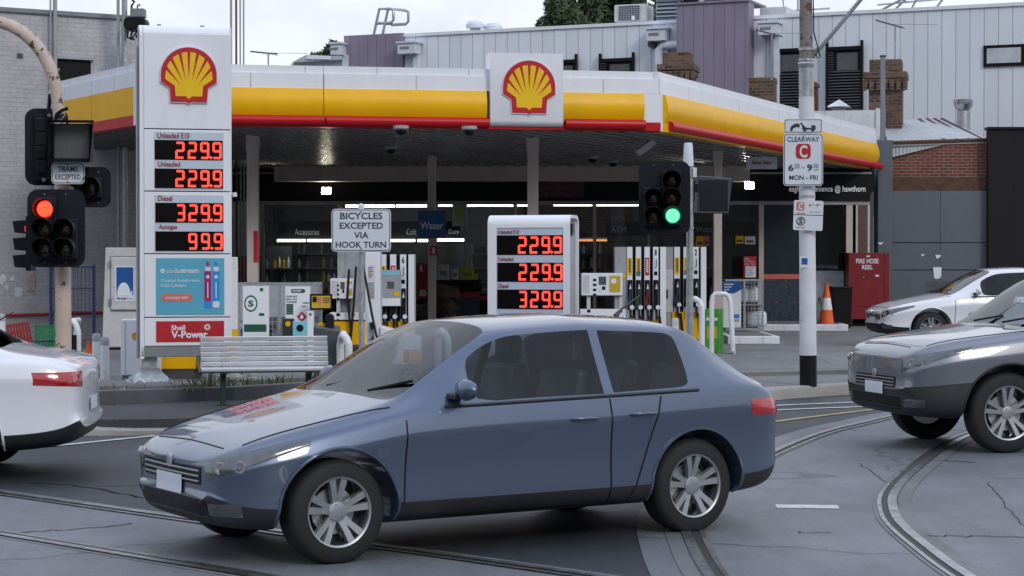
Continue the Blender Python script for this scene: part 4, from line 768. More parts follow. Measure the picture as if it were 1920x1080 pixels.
# lights inside and on the fascia
def tubel(px0, px1, py, dy, lab, m='tube'):
    p = at((px0 + px1) / 2, py, YS + dy); dy = .3 if dy == .55 else dy; p = at((px0 + px1) / 2, py, YS + dy); k_ = F / (YS + dy); w = (px1 - px0) / k_ / 2; o = thing('strip_light', lab, 'light', p, 0, 'strip lights inside the shop'); MB().box(-w, w, -.03, .03, -.028, .028).build('tube', M[m], o); MB().box(-w, w, -.05, .05, .03, .07).build('housing', M['offwhite'], o)
for a, c, y, d, lab in ((520, 573, 451, .55, 'left strip light under the Accessories lettering'), (577, 622, 451, .55, 'strip light running up behind the bicycles sign'), (732, 778, 451, .55, 'strip light right of the bicycles sign'), (783, 806, 451, .55, 'short strip light left of the middle column'), (820, 871, 450, .55, 'strip light under the Dairy lettering'), (648, 740, 386.5, 3, 'ceiling strip light above the bicycles sign'), (743, 800, 386, 3, 'ceiling strip light left of the Water sign column'), (822, 872, 385, 3, 'ceiling strip light right of the Water sign column'), (876, 962, 385, 3, 'ceiling strip light left of the front column'), (968, 990, 384.5, 3, 'short ceiling strip light beside the front column'), (1038, 1110, 384, 3, 'ceiling strip light above the small price sign'), (1118, 1197, 384, 3, 'ceiling strip light left of the green traffic signal')): tubel(a, c, y, d, lab)
tubel(1085, 1138, 450.5, 5, 'dim orange strip light over the counter left of the ATM lettering', 'neon_orange')
for px, lab in ((612, 'bright floodlight on the dark fascia left of the bicycles sign'), (1405, 'bright floodlight on the dark fascia left of the clearway sign')):
    p = at(px, 358 if px < 900 else 348, YS - .45); o = thing('floodlight', lab, 'floodlight', p, 0, 'floodlights on the shop fascia'); MB().box(-.12, .12, -.02, .06, -.09, .09).build('housing', M['offwhite'], o, bevel=.01); MB().quad((-.105, -.024, -.075), (.105, -.024, -.075), (.105, -.034, .075), (-.105, -.034, .075)).build('lamp', M['flood'], o); MB().cyl((0, .06, 0), (0, .34, .05), .03).build('bracket', M['grey'], o)
# goods seen dimly through the glass
def shelf(px0, px1, dy, lab, rows, seed):
    rnd = random.Random(seed); k_ = F / (YS + dy); w = (px1 - px0) / k_ / 2; p = at((px0 + px1) / 2, 600, YS + dy); o = thing('display_shelf', lab, 'shelf', (p.x, p.y, .23), 0, 'shelves inside the shop'); MB().box(-w, w, .3, .34, 0, 1.9).build('back_panel', M['darkgrey'], o)
    for r in range(rows): MB().box(-w, w, -.05, .3, .25 + r * .36, .28 + r * .36).build('shelf_board', M['grey'], o)
    return o, w
goods = {}
def good(parent_o, x, z, h, r, m):
    key = (round(h, 2), round(r, 2), m)
    if key not in goods:
        b = MB().lathe([(r, 0), (r, h * .65), (r * .45, h * .8), (r * .45, h)], n=8); me_o = b.build('bottle', M[m]); goods[key] = me_o.data; bpy.data.objects.remove(me_o)
    o = link('bottle', goods[key]); o.location = (parent_o.location.x + x, parent_o.location.y + .08, parent_o.location.z + z); return tag(o, GL[m], 'bottle', GG[m])
GL = {'white': 'pale bottle on a dim shelf inside the shop window', 'yellow': 'yellow bottle on a dim shelf inside the shop window', 'midgrey': 'grey bottle on a dim shelf inside the shop window'}; GG = {k_: v.replace(' bottle on', ' bottles on').split(' inside')[0] for k_, v in GL.items()}
for (a, c, dy, lab, n_, sd_) in ((495, 545, .6, 'low display shelf at the left end of the shop window', 4, 1), (556, 630, 2.2, 'display shelf deeper inside the left shop window', 5, 2), (880, 960, 2.5, 'display shelf behind the window left of the small price sign', 5, 3), (1090, 1135, 2.5, 'display shelf behind the window between the small sign and the pump', 5, 4), (1300, 1340, 3, 'display shelf behind the window right of the pumps', 5, 5)):
    o, w = shelf(a, c, dy, lab, n_, sd_); rnd = random.Random(sd_)
    for r in range(1, n_):
        x = -w + .06
        while x < w - .05: good(o, x, .28 + r * .36, rnd.choice((.22, .27)), .04, rnd.choice(('white', 'white', 'midgrey', 'midgrey', 'yellow'))); x += rnd.choice((.11, .13, .2, .42))
for q, m, lab in (((820, 842, 496, 525), 'offwhite', 'white machine on the counter right of the middle column'), ((848, 860, 503, 524), 'palegrey', 'small pale box on the counter'), ((862, 890, 502, 524), 'lime', 'lime green box on the counter behind the small price sign')):
    k_ = F / 46.5; p = at((q[0] + q[1]) / 2, q[3], 46.5); o = thing('counter_box', lab, 'box', p); w = (q[1] - q[0]) / k_ / 2; h = (q[3] - q[2]) / k_; MB().taper(-w, w, -.15, .15, 0, h, .94).build('body', M[m], o, bevel=.02); MB().box(-w * .6, w * .6, -.158, -.148, h * .3, h * .6).build('panel', M['grey'], o)
p = at(855, 600, 46.5); o = thing('counter', 'low dark counter with firewood bags below, behind the small price sign', 'counter', (p.x, p.y, .2)); k_ = F / 46.5; MB().box(-38 / k_, 44 / k_, -.2, .3, .85, at(855, 525, 46.5).z - .2).build('top', M['shop_dark'], o); MB().box(-38 / k_, 44 / k_, 0, .3, 0, .85).build('front_panel', M['shop_blue'], o); MB().box(-38 / k_, 44 / k_, -.02, -.002, .72, .84).build('red_stripe', M['red_sign'], o)
for i, (px, py, lab) in enumerate(((835, 552, 'upper bag of firewood stacked beside the middle column'), (838, 580, 'lower bag of firewood stacked beside the middle column'), (797, 585, 'bag of firewood left of the middle column'))):
    p = at(px, py, 45.6); o = tag(link('firewood_bag', rockmesh(.3, i + 50)), lab, 'bag', 'firewood bags by the counter'); o.data.materials.clear(); o.data.materials.append(M['bark']); o.location = p
# hanging signs, posters, notices
def poster(name, label, cat, px0, px1, py0, py1, Y, m, rz=0, border=None, group=None):
    f = Fr(name, label, cat, (px0 + px1) / 2, (py0 + py1) / 2, Y, rz, group); r = f.rect(px0, px1, py0, py1); MB().box(r[0], r[1], -.012, .012, r[2], r[3]).build('board', M[m], f.o, bevel=.004)
    if border: d = .03; MB().box(r[0] + d, r[1] - d, -.015, -.012, r[2] + d, r[3] - d).build('face', M[border], f.o)
    return f, r
f, r = poster('water_sign', 'blue hanging sign reading Water on the middle column', 'sign', 783, 836, 395, 446, 42.3, 'poster_blue'); text(f.o, 'Water', f.x(788), f.x(831), f.z(430), f.z(416), -.018, M['white'], bold=.02); MB().cyl((0, .03, 0), (0, .12, 0), .03).build('bracket', M['grey'], f.o)
f, r = poster('yellow_poster', 'lime green speech bubble poster in the window right of the Water sign', 'poster', 848, 876, 384, 424, 48.5, 'offwhite'); MB().prism([(r[0] * .7, r[3] * .3), (-.02, r[2] * .95), (r[1] * .8, r[3] * .35), (r[1] * .9, r[3] * .85), (r[0] * .75, r[3] * .85)], -.018, -.012).build('bubble', M['lime'], f.o)
for q, Y, lab in (((806, 820, 461, 479), 42.3, 'small red fire extinguisher location sign high on the middle column'), ((783, 796, 493, 513), 47.8, 'red fire extinguisher sign beside the middle column')):
    f, r = poster('extinguisher_sign', lab, 'sign', *q, Y, 'red_sign', group='red extinguisher signs'); MB().box(-.03, .03, -.018, -.012, r[2] * .6, r[3] * .4).cyl((0, -.015, r[3] * .4), (0, -.015, r[3] * .7), .012).build('symbol', M['white'], f.o)
f, r = poster('hose_sign', 'red notice with a white arch symbol beside the middle column', 'sign', 783, 803, 538, 560, 47.7, 'red_sign'); MB().prism([(r[0] * .7, r[2] * .6), (r[1] * .7, r[2] * .6), (r[1] * .7, r[3] * .1), (r[1] * .4, r[3] * .55), (r[0] * .4, r[3] * .55), (r[0] * .7, r[3] * .1)], -.018, -.012).build('symbol', M['white'], f.o)
f, r = poster('red_panel', 'tall red fire equipment panel left of the middle column', 'panel', 781, 806, 495, 562, 47.85, 'red_sign')
f, r = poster('emergency_sign', 'red and white emergency stop notice on the window right of the pumps', 'sign', 1394, 1418, 481, 521, 46.8, 'red_sign'); b = MB(); 
text(f.o, 'Pilot', f.x(1396), f.x(1405), f.z(487), f.z(483), -.016, M['white']); text(f.o, 'Emergency', f.x(1396), f.x(1415), f.z(492), f.z(488), -.016, M['white']); text(f.o, 'Stop  Push', f.x(1396), f.x(1416), f.z(497), f.z(493), -.016, M['white'])
MB().box(f.x(1398), f.x(1417), -.018, -.012, f.z(520), f.z(499)).build('paper', M['white'], f.o)
for i in range(6): b.box(f.x(1400), f.x(1414 - (i % 3) * 2), -.02, -.018, f.z(502 + i * 3), f.z(501 + i * 3))
b.build('print', M['grey'], f.o)
for q, m, lab in (((1305, 1319, 443, 463), 'yellow', 'yellow poster above the pump number two'), ((1320, 1330, 443, 461), 'salmon', 'salmon poster beside the yellow one above the pumps'), ((1379, 1394, 442, 457), 'yellow', 'yellow leaflet in the window top left of the white post'), ((1396, 1416, 443, 458), 'offwhite', 'white leaflet in the window beside the white post'), ((634, 645, 500, 518), 'yellow', 'small yellow notice on the window left of the sign post')):
    f, r = poster('window_poster', lab, 'poster', *q, 47.9, m, group='small posters in the shop window'); MB().box(r[0] * .7, r[1] * .7, -.015, -.012, r[2] * .6, 0).build('print', M['darkgrey'], f.o)
f, r = poster('fire_hose_cabinet', 'red steel cabinet reading FIRE HOSE REEL beside the grey sheet wall', 'cabinet', 1591, 1667, 474, 575, 47.3, 'hose_red'); MB().box(r[0], r[1], .0, .45, r[2] - .3, r[3]).build('cabinet', M['hose_red'], f.o, bevel=.01); MB().box(f.x(1657), f.x(1658), -.0135, -.012, r[2], r[3]).build('door_gap', M['black'], f.o)
text(f.o, 'FIRE HOSE', f.x(1605), f.x(1647), f.z(494), f.z(485), -.016, M['white'], bold=.02); text(f.o, 'REEL', f.x(1616), f.x(1636), f.z(505), f.z(497), -.016, M['white'], bold=.02); MB().box(f.x(1641), f.x(1648), -.016, -.012, f.z(519), f.z(515)).box(f.x(1624), f.x(1631), -.016, -.012, f.z(482), f.z(479)).build('label_plate', M['palegrey'], f.o); MB().cyl((f.x(1619), -.03, f.z(520)), (f.x(1619), -.01, f.z(520)), .02).build('lock', M['steel'], f.o)
o = f.o
# traffic cone, bin by the door
def cone(label, px, pyb, Y, hpx, zg=None, group=None):
    f = Fr('traffic_cone', label, 'traffic cone', px, pyb, Y, z=zg, group=group); h = hpx / f.k; r = h * .17
    MB().box(-h * .2, h * .2, -h * .2, h * .2, 0, h * .035).build('base', M['orange'], f.o, bevel=.01); MB().lathe([(r, h * .035), (r * .73, h * .42)], n=18).build('body', M['orange'], f.o, smooth=40); MB().lathe([(r * .735, h * .42), (r * .5, h * .68)], n=18).build('reflective_band', M['reflect'], f.o, smooth=40); MB().lathe([(r * .5, h * .68), (r * .22, h * .96), (r * .25, h)], n=18).build('tip', M['orange'], f.o, smooth=40)
cone('tall orange traffic cone with a white band by the shop door', 1550, 612, 45, 86, .22); cone('red orange traffic cone behind the short bollards by the curved mast', 166, 718, 25.6, 78, .2)
f = Fr('wheelie_bin', 'black bin with a lid between the cone and the red cabinet', 'bin', 1576, 610, 45.8, z=.22); X, Z = f.x, f.z; h = .9; MB().taper(-.2, .2, -.22, .22, 0, h, 1.15).build('body', M['black'], f.o, bevel=.02); MB().box(-.25, .25, -.28, .28, h, h + .05).build('lid', M['black_matt'], f.o, bevel=.02)
f = Fr('door_bag', 'dark grey bag like bundle beside the cone', 'bag', 1537, 606, 45.2); 
MB().lathe([(.16, -.05), (.22, .1), (.2, .35), (.1, .5), (.02, .52)], n=12).build('body', M['grey'], f.o, smooth=60); MB().lathe([(.04, .5), (.05, .58), (.02, .6)], n=8).build('knot', M['grey'], f.o)
o = MB().box(-.01, .01, -.01, .01, 0, .01)
# kerb island in front of the shop
for q, Y, lab, rz in (((1365, 1462, 628, 642), 37.5, 'white painted kerb island by the right hand pump', 0), ((1395, 1590, 610, 622), 44.5, 'pale concrete step along the shop door', -2)):
    f = Fr('kerb_island', lab, 'kerb island', (q[0] + q[1]) / 2, q[3], Y, rz, z=.2); w = f.x(q[1]); MB().box(-w, w, 0, 2.5, -.02, .14).build('edge', M['white_worn'], f.o, bevel=.02); MB().box(-w + .12, w - .12, .12, 2.4, .14, .146).build('top', M['concrete'], f.o)
# ================================================================== TALL PRICE SIGN
def price_row(fo, f, lab, q, lq, s, dq, y):
    """label strip and led panel; q = led panel px, lq = label px, dq = digits px"""
    text(fo, lab, f.x(lq[0]), f.x(lq[1]), f.z(lq[3]), f.z(lq[2]), y - .006, M['darkred_text'], bold=.016)
    p = MB().box(f.x(q[0]), f.x(q[1]), y - .004, y, f.z(q[3]), f.z(q[2])).build('led_panel', M['led_back'], fo)
    led(p, s, f.x(dq[0]), f.x(dq[1]), f.z(dq[3]), f.z(dq[2]), y - .006)
f = Fr('price_sign', 'tall white roadside price sign with shell emblem, four red led prices and a blue advert', 'price sign', 345, 715, 23.5, 14); fo = f.o; X, Z = f.x, f.z
x0, x1 = X(272), X(431); D = .42; zt, zb = Z(47), Z(648)
def tomb(d, k, z0, z1, r=.13): return [(d, z0), (d, z1 - r)] + [(d + r - r * math.cos(R(a)), z1 - r + r * math.sin(R(a))) for a in range(15, 91, 15)] + [(D - d - r + r * math.sin(R(a)), z1 - r + r * math.cos(R(a))) for a in range(0, 91, 15)] + [(D - d, z0)]
MB().profx(tomb(.05, 1, zb, zt - .03), x0 + .02, x1 - .02).build('core', M['midgrey'], fo, smooth=40)
zc = Z(62)
def shell_strip(xa, xb, z0): 
    o_ = tomb(0, 1, z0, zt); i_ = tomb(.045, 1, z0, zt - .045, .09); n = len(o_); b = MB()
    for i in range(n - 1):
        P = [o_[i], o_[i + 1], i_[i + 1], i_[i]]; b.add([(xa, *p) for p in P] + [(xb, *p) for p in P], [(0, 1, 2, 3), (7, 6, 5, 4), (0, 4, 5, 1), (2, 6, 7, 3), (1, 5, 6, 2), (0, 3, 7, 4)])
    return b
MB().profx(tomb(0, 1, zc + .008, zt), x0, x1).build('top_cap', M['white'], fo, smooth=40, bevel=.006)
shell_strip(x0 - .035, x0 + .012, Z(672)).build('side_rim', M['white'], fo, smooth=40); shell_strip(x1 - .012, x1 + .006, Z(655)).build('side_rim', M['white'], fo, smooth=40)
for a, c in ((63, 241.5), (243.5, 358), (360, 475), (477, 594), (596, 648)): MB().box(x0 + .014, x1 - .013, -.012, .06, Z(c), Z(a)).build('panel', M['white'], fo, bevel=.006)
MB().box(x0 - .03, X(380), .0, D - .02, Z(669), Z(649)).build('lower_rail', M['grey'], fo, bevel=.008)
MB().box(x0 - .06, x0 + .0, .1, D - .1, Z(672), zt - .25).build('side_channel', M['midgrey'], fo)
pecten(fo, X(354.5), Z(141), 103 / f.k / f.c, -.012, .03)
for a, c in ((248, 355), (366, 472)): MB().box(X(293), X(417), -.017, -.01, Z(c), Z(a)).build('price_window', M['label_glass'], fo)
y = -.018
price_row(fo, f, 'Unleaded E10', (293, 415.5, 263, 300), (298, 355.5, 249, 260), '229.9', (330, 413.5, 266, 298), y); price_row(fo, f, 'Unleaded', (293, 416, 316.5, 353), (299, 338.5, 303, 313), '229.9', (330, 414, 319, 351), y)
price_row(fo, f, 'Diesel', (294, 416.5, 380.5, 417.5), (299, 324.5, 367, 377), '329.9', (331, 414.5, 383, 415), y); price_row(fo, f, 'Autogas', (294, 416.5, 434, 470.5), (300, 333, 421, 432), '99.9', (353, 415, 437, 468), y)
ad = MB().box(X(295), X(418), -.018, -.01, Z(590), Z(484)).build('advert', M['ad_blue'], fo); y = -.02
text(ad, 'soda', X(314), X(338), Z(512), Z(503), y, M['palegrey']); text(ad, 'stream', X(339), X(372), Z(512), Z(503.5), y, M['palegrey'], bold=.02)
MB().prism([(X(307) + .028 * math.cos(R(a)), Z(508) + .03 * math.sin(R(a))) for a in range(0, 360, 30)], y, y + .003).build('roundel', M['palegrey'], ad); MB().box(X(304.5), X(309.5), y - .001, y, Z(508.6), Z(507.6)).build('roundel_mark', M['ad_blue'], ad)
text(ad, 'Original SodaStream', X(303.5), X(373), Z(530), Z(523), y, M['palegrey'], bold=.008); text(ad, 'CO2 Cylinders', X(303.5), X(349), Z(540), Z(532), y, M['palegrey'], bold=.008)
MB().prism(rrect(X(304), X(360), Z(565), Z(551), .04), y, y + .003).build('button', M['salmon'], ad); text(ad, 'AVAILABLE HERE!', X(311), X(353), Z(560.5), Z(556), y - .002, M['white'], bold=.01)
for cx, m1, m2 in ((388, 'magenta', 'magenta'), (403, 'gasblue', 'gasblue')):
    c = MB().prism(rrect(X(cx - 6), X(cx + 6), Z(576), Z(508), .02), y - .002, y + .003).build('cylinder_picture', M[m1], ad); MB().prism(rrect(X(cx - 5), X(cx + 5), Z(509), Z(500), .02), y - .002, y + .003).build('neck', M['palegrey'], c); MB().box(X(cx - 2.5), X(cx + 2.5), y - .002, y + .003, Z(500), Z(491)).build('valve', M[m1], c)
    MB().prism(rrect(X(cx - 6), X(cx + 6), Z(577), Z(565), .015), y - .004, y).build('base_band', M['gasblue'] if m1 == 'magenta' else M['palegrey'], c)
    MB().box(X(cx - 1), X(cx + 1), y - .004, y - .001, Z(559), Z(529)).build('print', M['palegrey'], c); MB().prism([(X(cx) + .022 * math.cos(R(a)), Z(519) + .022 * math.sin(R(a))) for a in range(0, 360, 30)], y - .004, y - .001).build('badge', M['palegrey'], c)
vp = MB().box(X(295), X(417.5), -.018, -.01, Z(641), Z(602)).build('red_plate', M['red_sign'], fo); text(vp, 'Shell', X(322), X(347), Z(619), Z(609.5), -.02, M['white'], bold=.025); text(vp, 'V-Power', X(322), X(387.5), Z(634), Z(620), -.02, M['white'], bold=.03)
b = MB()
for i in range(24):
    a, c = R(i * 15), R(i * 15 + 15); P = [(X(387) + r * math.cos(t), -.02, Z(613.5) + r * math.sin(t)) for r, t in ((.014, a), (.036, a), (.036, c), (.014, c))]; b.quad(*P)
b.build('flower_mark', M['white'], vp); b = MB()
for i in range(8): a = R(i * 45); b.quad(*[(X(387) + r * math.cos(a + t), -.022, Z(613.5) + r * math.sin(a + t)) for r, t in ((.016, 0), (.025, .2), (.034, 0), (.025, -.2))])
b.build('flower_petals', M['red_sign'], vp)
MB().box(X(272), X(298), .1, .3, Z(712), Z(668)).build('post', M['galv'], fo); b = MB(); cx = X(285)
b.taper(cx - .24, cx + .24, -.06, .46, Z(714), Z(690), .42); b.build('flared_foot', M['galv'], fo); MB().box(cx - .27, cx + .27, -.1, .5, Z(717), Z(714)).build('base_plate', M['galv'], fo)
b = MB()
for i in (-1, 1):
    for j in (-.06, .44): b.cyl((cx + i * .22, j, Z(714)), (cx + i * .22, j, Z(708)), .015, n=6)
b.build('anchor_bolts', M['steel'], fo); MB().box(X(400), X(420), .12, .3, -.2, Z(649)).build('post', M['galv'], fo)
MB().cyl((x1, .1, Z(361)), (x1 + .05, .06, Z(365)), .02).cyl((x1 + .05, .06, Z(368)), (x1 + .04, .06, Z(360)), .03).build('side_lamp', M['palegrey'], fo)
b = MB()
for px in (304, 382): b.cyl((X(px), D / 2, zt - .01), (X(px), D / 2, zt + .025), .025, n=8)
b.build('lifting_lugs', M['grey'], fo)
f = Fr('sign_plinth', 'low weathered concrete plinth under the tall price sign', 'plinth', 252, 742, 22.9, 12, z=.15); X, Z = f.x, f.z
MB().box(X(172), X(332), 0, 1.0, -.1, .18).build('slab', M['concrete'], f.o, bevel=.02); MB().cyl((X(236), -.03, .1), (X(236), .05, .1), .045).build('drain_pipe', M['white_worn'], f.o); MB().cyl((X(236), -.032, .1), (X(236), .0, .1), .028).build('drain_hole', M['midgrey'], f.o)
MB().tube([(X(222), -.03, .05), (X(230), -.04, .14)], .012).tube([(X(255), .05, .2), (X(262), .0, .24), (X(270), .05, .2)], .02).build('conduit', M['palegrey'], f.o)
# ================================================================== SMALL PRICE SIGN
f = Fr('price_sign', 'small white price sign with three red led prices, in front of the pumps', 'price sign', 992, 640, 27, -17, z=.2); fo = f.o; X, Z = f.x, f.z
x0, x1 = X(914), X(1064); zt = Z(403); D = .5; zc = Z(427)
MB().profx(tomb(.05, 1, -.05, zt - .03), x0 + .02, x1 - .02).build('core', M['midgrey'], fo, smooth=40); MB().profx(tomb(0, 1, zc, zt), x0, x1 - .02).build('top_cap', M['white'], fo, smooth=40)
MB().box(x0, X(931) - .002, 0, .05, -.05, zc).box(X(1055) + .002, x1 - .02, 0, .05, -.05, zc).box(X(931), X(1055), 0, .05, -.05, Z(612)).build('front_frame', M['white'], fo); shell_strip(x1 - .02, x1 + .02, -.05).build('side_rim', M['white'], fo, smooth=40)
MB().box(X(931), X(1055), .012, .05, Z(612), zc).build('price_window', M['label_glass'], fo)
b = MB()
for i in range(12): b.box(x1 - .015, x1 + .004, .19, .33, Z(420 + i * 1.8), Z(419.2 + i * 1.8))
b.build('side_vent', M['black'], fo); y = .011
price_row(fo, f, 'Unleaded E10', (931, 1054.5, 441, 478), (933.5, 973, 430.5, 438.5), '229.9', (971, 1053, 443.5, 475.5), y); price_row(fo, f, 'Unleaded', (932, 1055, 492.5, 528.5), (934, 962.5, 481.5, 489.5), '229.9', (972, 1054, 494.5, 526), y); price_row(fo, f, 'Diesel', (932, 1055, 543, 579.5), (934, 953, 532, 540.5), '329.9', (972, 1053.5, 545.5, 577), y)
# ================================================================== TRAFFIC SIGNALS
def lens(parent, f, px, py, r, lit=None, off='lens_off', hood=True, y=-.12):
    x, z = f.x(px), f.z(py); r = r / f.k
    l = MB().lathe([(r, y), (r * .8, y - .015), (.002, y - .022)], (x, 0, z), 20, 'y').build('lens', M['sig_' + lit] if lit else M[off], parent, smooth=50)
    if lit:
        b = MB()
        for ring in range(0, 7):
            n = max(1, ring * 6)
            for i in range(n):
                a = 2 * math.pi * i / n; q = r * .135 * ring; cx, cz = x + q * math.cos(a), z + q * math.sin(a); s = r * .042; b.box(cx - s, cx + s, y - .03, y - .024, cz - s, cz + s)
        b.build('led_dots', M['sig_%s_core' % lit], l)
    if hood:
        b = MB(); n = 20; A = [R(-60 + 300 * i / n) for i in range(n + 1)]; ro, ri = r * 1.22, r * 1.14; vs = []
        for i, a in enumerate(A):
            t = math.sin(math.pi * i / n) ** .6; yy = y - .05 - .19 * t
            for rr, yv in ((ro, y + .06), (ro, yy), (ri, yy), (ri, y + .06)): vs.append((x + rr * math.cos(a), yv, z + rr * math.sin(a)))
        b.add(vs, [(i * 4 + k, i * 4 + (k + 1) % 4, (i + 1) * 4 + (k + 1) % 4, (i + 1) * 4 + k) for i in range(n) for k in range(4)] + [(0, 1, 2, 3), (n * 4 + 3, n * 4 + 2, n * 4 + 1, n * 4)]); b.build('visor', M['signal_black'], parent, smooth=40)
def board(f, q, r, hs, mat='signal_black'):
    a = f.rect(*q); o = MB().prism(rrect(*a, r, 6), -.015, .0).build('target_board', M[mat], f.o)
    for hq in hs: h = f.rect(*hq); MB().box(h[0], h[1], -.1, .14, h[2], h[3]).build('housing', M[mat], f.o, bevel=.015)
    b = MB(); 
    for i in (.3, .67):
        for z in (a[2] + .05, a[3] - .05): b.cyl((a[0] + (a[1] - a[0]) * i, -.02, z), (a[0] + (a[1] - a[0]) * i, -.014, z), .008, n=6)
    b.build('screws', M['grey'], f.o); return a
YM = 20.5
f = Fr('traffic_signal', 'five lamp traffic signal showing red on the beige curved mast', 'traffic signal', 106, 428, YM - .35, 4)
board(f, (52.5, 159, 355, 501), .11, [(70, 109, 370, 487), (109, 147, 410, 487)])
lens(f.o, f, 89, 392.5, 16.5, 'red'); lens(f.o, f, 88, 429, 16, off='lens_amber'); lens(f.o, f, 88, 465, 16); lens(f.o, f, 126, 429, 16); lens(f.o, f, 126, 465, 16)
MB().cyl((.05, .05, .3), (.05, .35, .3), .025).cyl((.05, .05, -.3), (.05, .35, -.3), .025).build('bracket', M['signal_black'], f.o)
f = Fr('traffic_signal', 'dark signal seen from behind on the left of the curved mast above the red signal', 'traffic signal', 86, 275, YM + .15, 10); a = f.rect(47, 126, 202, 347); MB().prism(rrect(*a, .11, 6), .1, .115).build('target_board', M['signal_black'], f.o)
b = MB()
for i in range(4): r = f.rect(69, 85, 222 + i * 26, 247 + i * 26); b.box(r[0], r[1], -.06, .1, r[2], r[3])
b.build('housing', M['black'], f.o, bevel=.01); r = f.rect(65, 96, 212, 338); MB().box(r[0], r[1], .02, .1, r[2], r[3]).build('housing_back', M['signal_black'], f.o); MB().cyl((f.x(92), -.02, f.z(216)), (f.x(92), .1, f.z(216)), .02).cyl((f.x(82), -.02, f.z(337)), (f.x(82), .1, f.z(337)), .02).build('bolt', M['grey'], f.o)
MB().tube([(f.x(91), .0, f.z(212)), (f.x(94), 0, f.z(178)), (f.x(104), .05, f.z(172))], .022).tube([(f.x(96), -.02, f.z(337)), (f.x(112), .03, f.z(332))], .015).build('bracket', M['signal_black'], f.o)
f = Fr('traffic_signal', 'single unlit lamp signal on the right side of the curved mast', 'traffic signal', 174, 351, YM + .05, 6); board(f, (139, 207.5, 313, 389), .09, [(156, 192, 333, 372)]); lens(f.o, f, 174, 351, 15); MB().cyl((f.x(150), .05, 0), (f.x(126), .1, f.z(343)), .022).build('bracket', M['signal_black'], f.o)
f = Fr('traffic_signal', 'side facing signal with a faint red glow at the left of the red signal', 'traffic signal', 44, 445, YM + .1, 0)
for i, py in enumerate((430, 462, 494)):
    r = f.rect(28, 53, py - 17, py + 12); MB().add([(r[0], -.1, r[3] - .01), (r[0] + .02, -.1, r[2] + .03), (r[1], -.1, r[2] + .02), (r[1], -.1, r[3]), (r[0], .1, r[3] - .01), (r[0] + .02, .1, r[2] + .03), (r[1], .1, r[2] + .02), (r[1], .1, r[3])], [(0, 1, 2, 3), (7, 6, 5, 4), (0, 3, 7, 4), (1, 5, 6, 2), (2, 6, 7, 3)]).build('visor', M['signal_black'], f.o)
    if i == 0: MB().box(r[1] - .012, r[1] + .0, -.102, -.02, r[2] + .04, r[3] - .06).build('lens', M['sig_red'], f.o)
r = f.rect(53, 62, 405, 508); MB().box(r[0], r[1], -.12, .12, r[2], r[3]).build('housing', M['signal_black'], f.o, bevel=.01); MB().cyl((r[1], .0, 0), (r[1] + .3, .1, 0), .02).build('bracket', M['signal_black'], f.o)
f = Fr('message_box_sign', 'black hooded message sign with a blank grey screen on the curved mast', 'sign', 136, 266, YM - .25, 5); X, Z = f.x, f.z
MB().box(X(100), X(171), .0, .16, Z(303), Z(232)).build('housing', M['signal_black'], f.o); s = MB().box(X(103), X(166), -.008, -.001, Z(297), Z(234)).build('screen', M['screen_grey'], f.o)
b = MB(); P = [(X(98), Z(304)), (X(171), Z(304)), (X(171), Z(230)), (X(98), Z(230))]; Q = [(X(95), Z(306)), (X(170), Z(305)), (X(178), Z(228)), (X(99), Z(228))]
b.add([(*p[:1], 0, p[1]) for p in P] + [(q[0], -.22, q[1]) for q in Q] + [(p[0] - .012 * (1 if p[0] < 0 else -1), 0, p[1]) for p in P] + [(q[0] - .012 * (1 if q[0] < 0 else -1), -.22, q[1]) for q in Q], [(0, 1, 5, 4), (1, 2, 6, 5), (2, 3, 7, 6), (3, 0, 4, 7), (8, 9, 13, 12), (9, 10, 14, 13), (10, 11, 15, 14), (11, 8, 12, 15)]); b.build('hood', M['signal_black'], f.o)
def sign(name, label, cat, q, Y, rz, border, r=.05, plate='palegrey', bt=.012, m1=.012, group=None, zt=0):
    f = Fr(name, label, cat, (q[0] + q[1]) / 2, (q[2] + q[3]) / 2, Y, rz, group); a = f.rect(*q); MB().prism(rrect(*a, r), 0, .004).build('plate', M[plate], f.o)
    if border:
        d = m1; MB().prism(rrect(a[0] + d, a[1] - d, a[2] + d, a[3] - d, r * .8), -.0025, 0.001).build('border', M['navy_text'], f.o); d += bt; MB().prism(rrect(a[0] + d, a[1] - d, a[2] + d, a[3] - d, r * .7), -.005, -.001).build('face', M[plate], f.o)
    return f
mk('sign_white', (.62, .66, .72), .4, var=.03, dirt=.08)
f = sign('regulatory_sign', 'small white sign reading TRAMS EXCEPTED under the message sign', 'sign', (97, 158, 304.5, 345), YM - .3, 4, True, .04, 'sign_white', .007, .008); text(f.o, 'TRAMS', f.x(109), f.x(146), f.z(322), f.z(312), -.008, M['navy_text'], bold=.016); text(f.o, 'EXCEPTED', f.x(104), f.x(151), f.z(336.5), f.z(327), -.008, M['navy_text'], bold=.016)
MB().cyl((0, -.012, f.z(308)), (0, -.004, f.z(308)), .007, n=8).cyl((0, -.012, f.z(341)), (0, -.004, f.z(341)), .007, n=8).build('bolts', M['black'], f.o); MB().cyl((0, 0, -.05), (0, .3, -.05), .015).cyl((0, 0, .07), (0, .3, .07), .015).build('bracket', M['galv'], f.o)
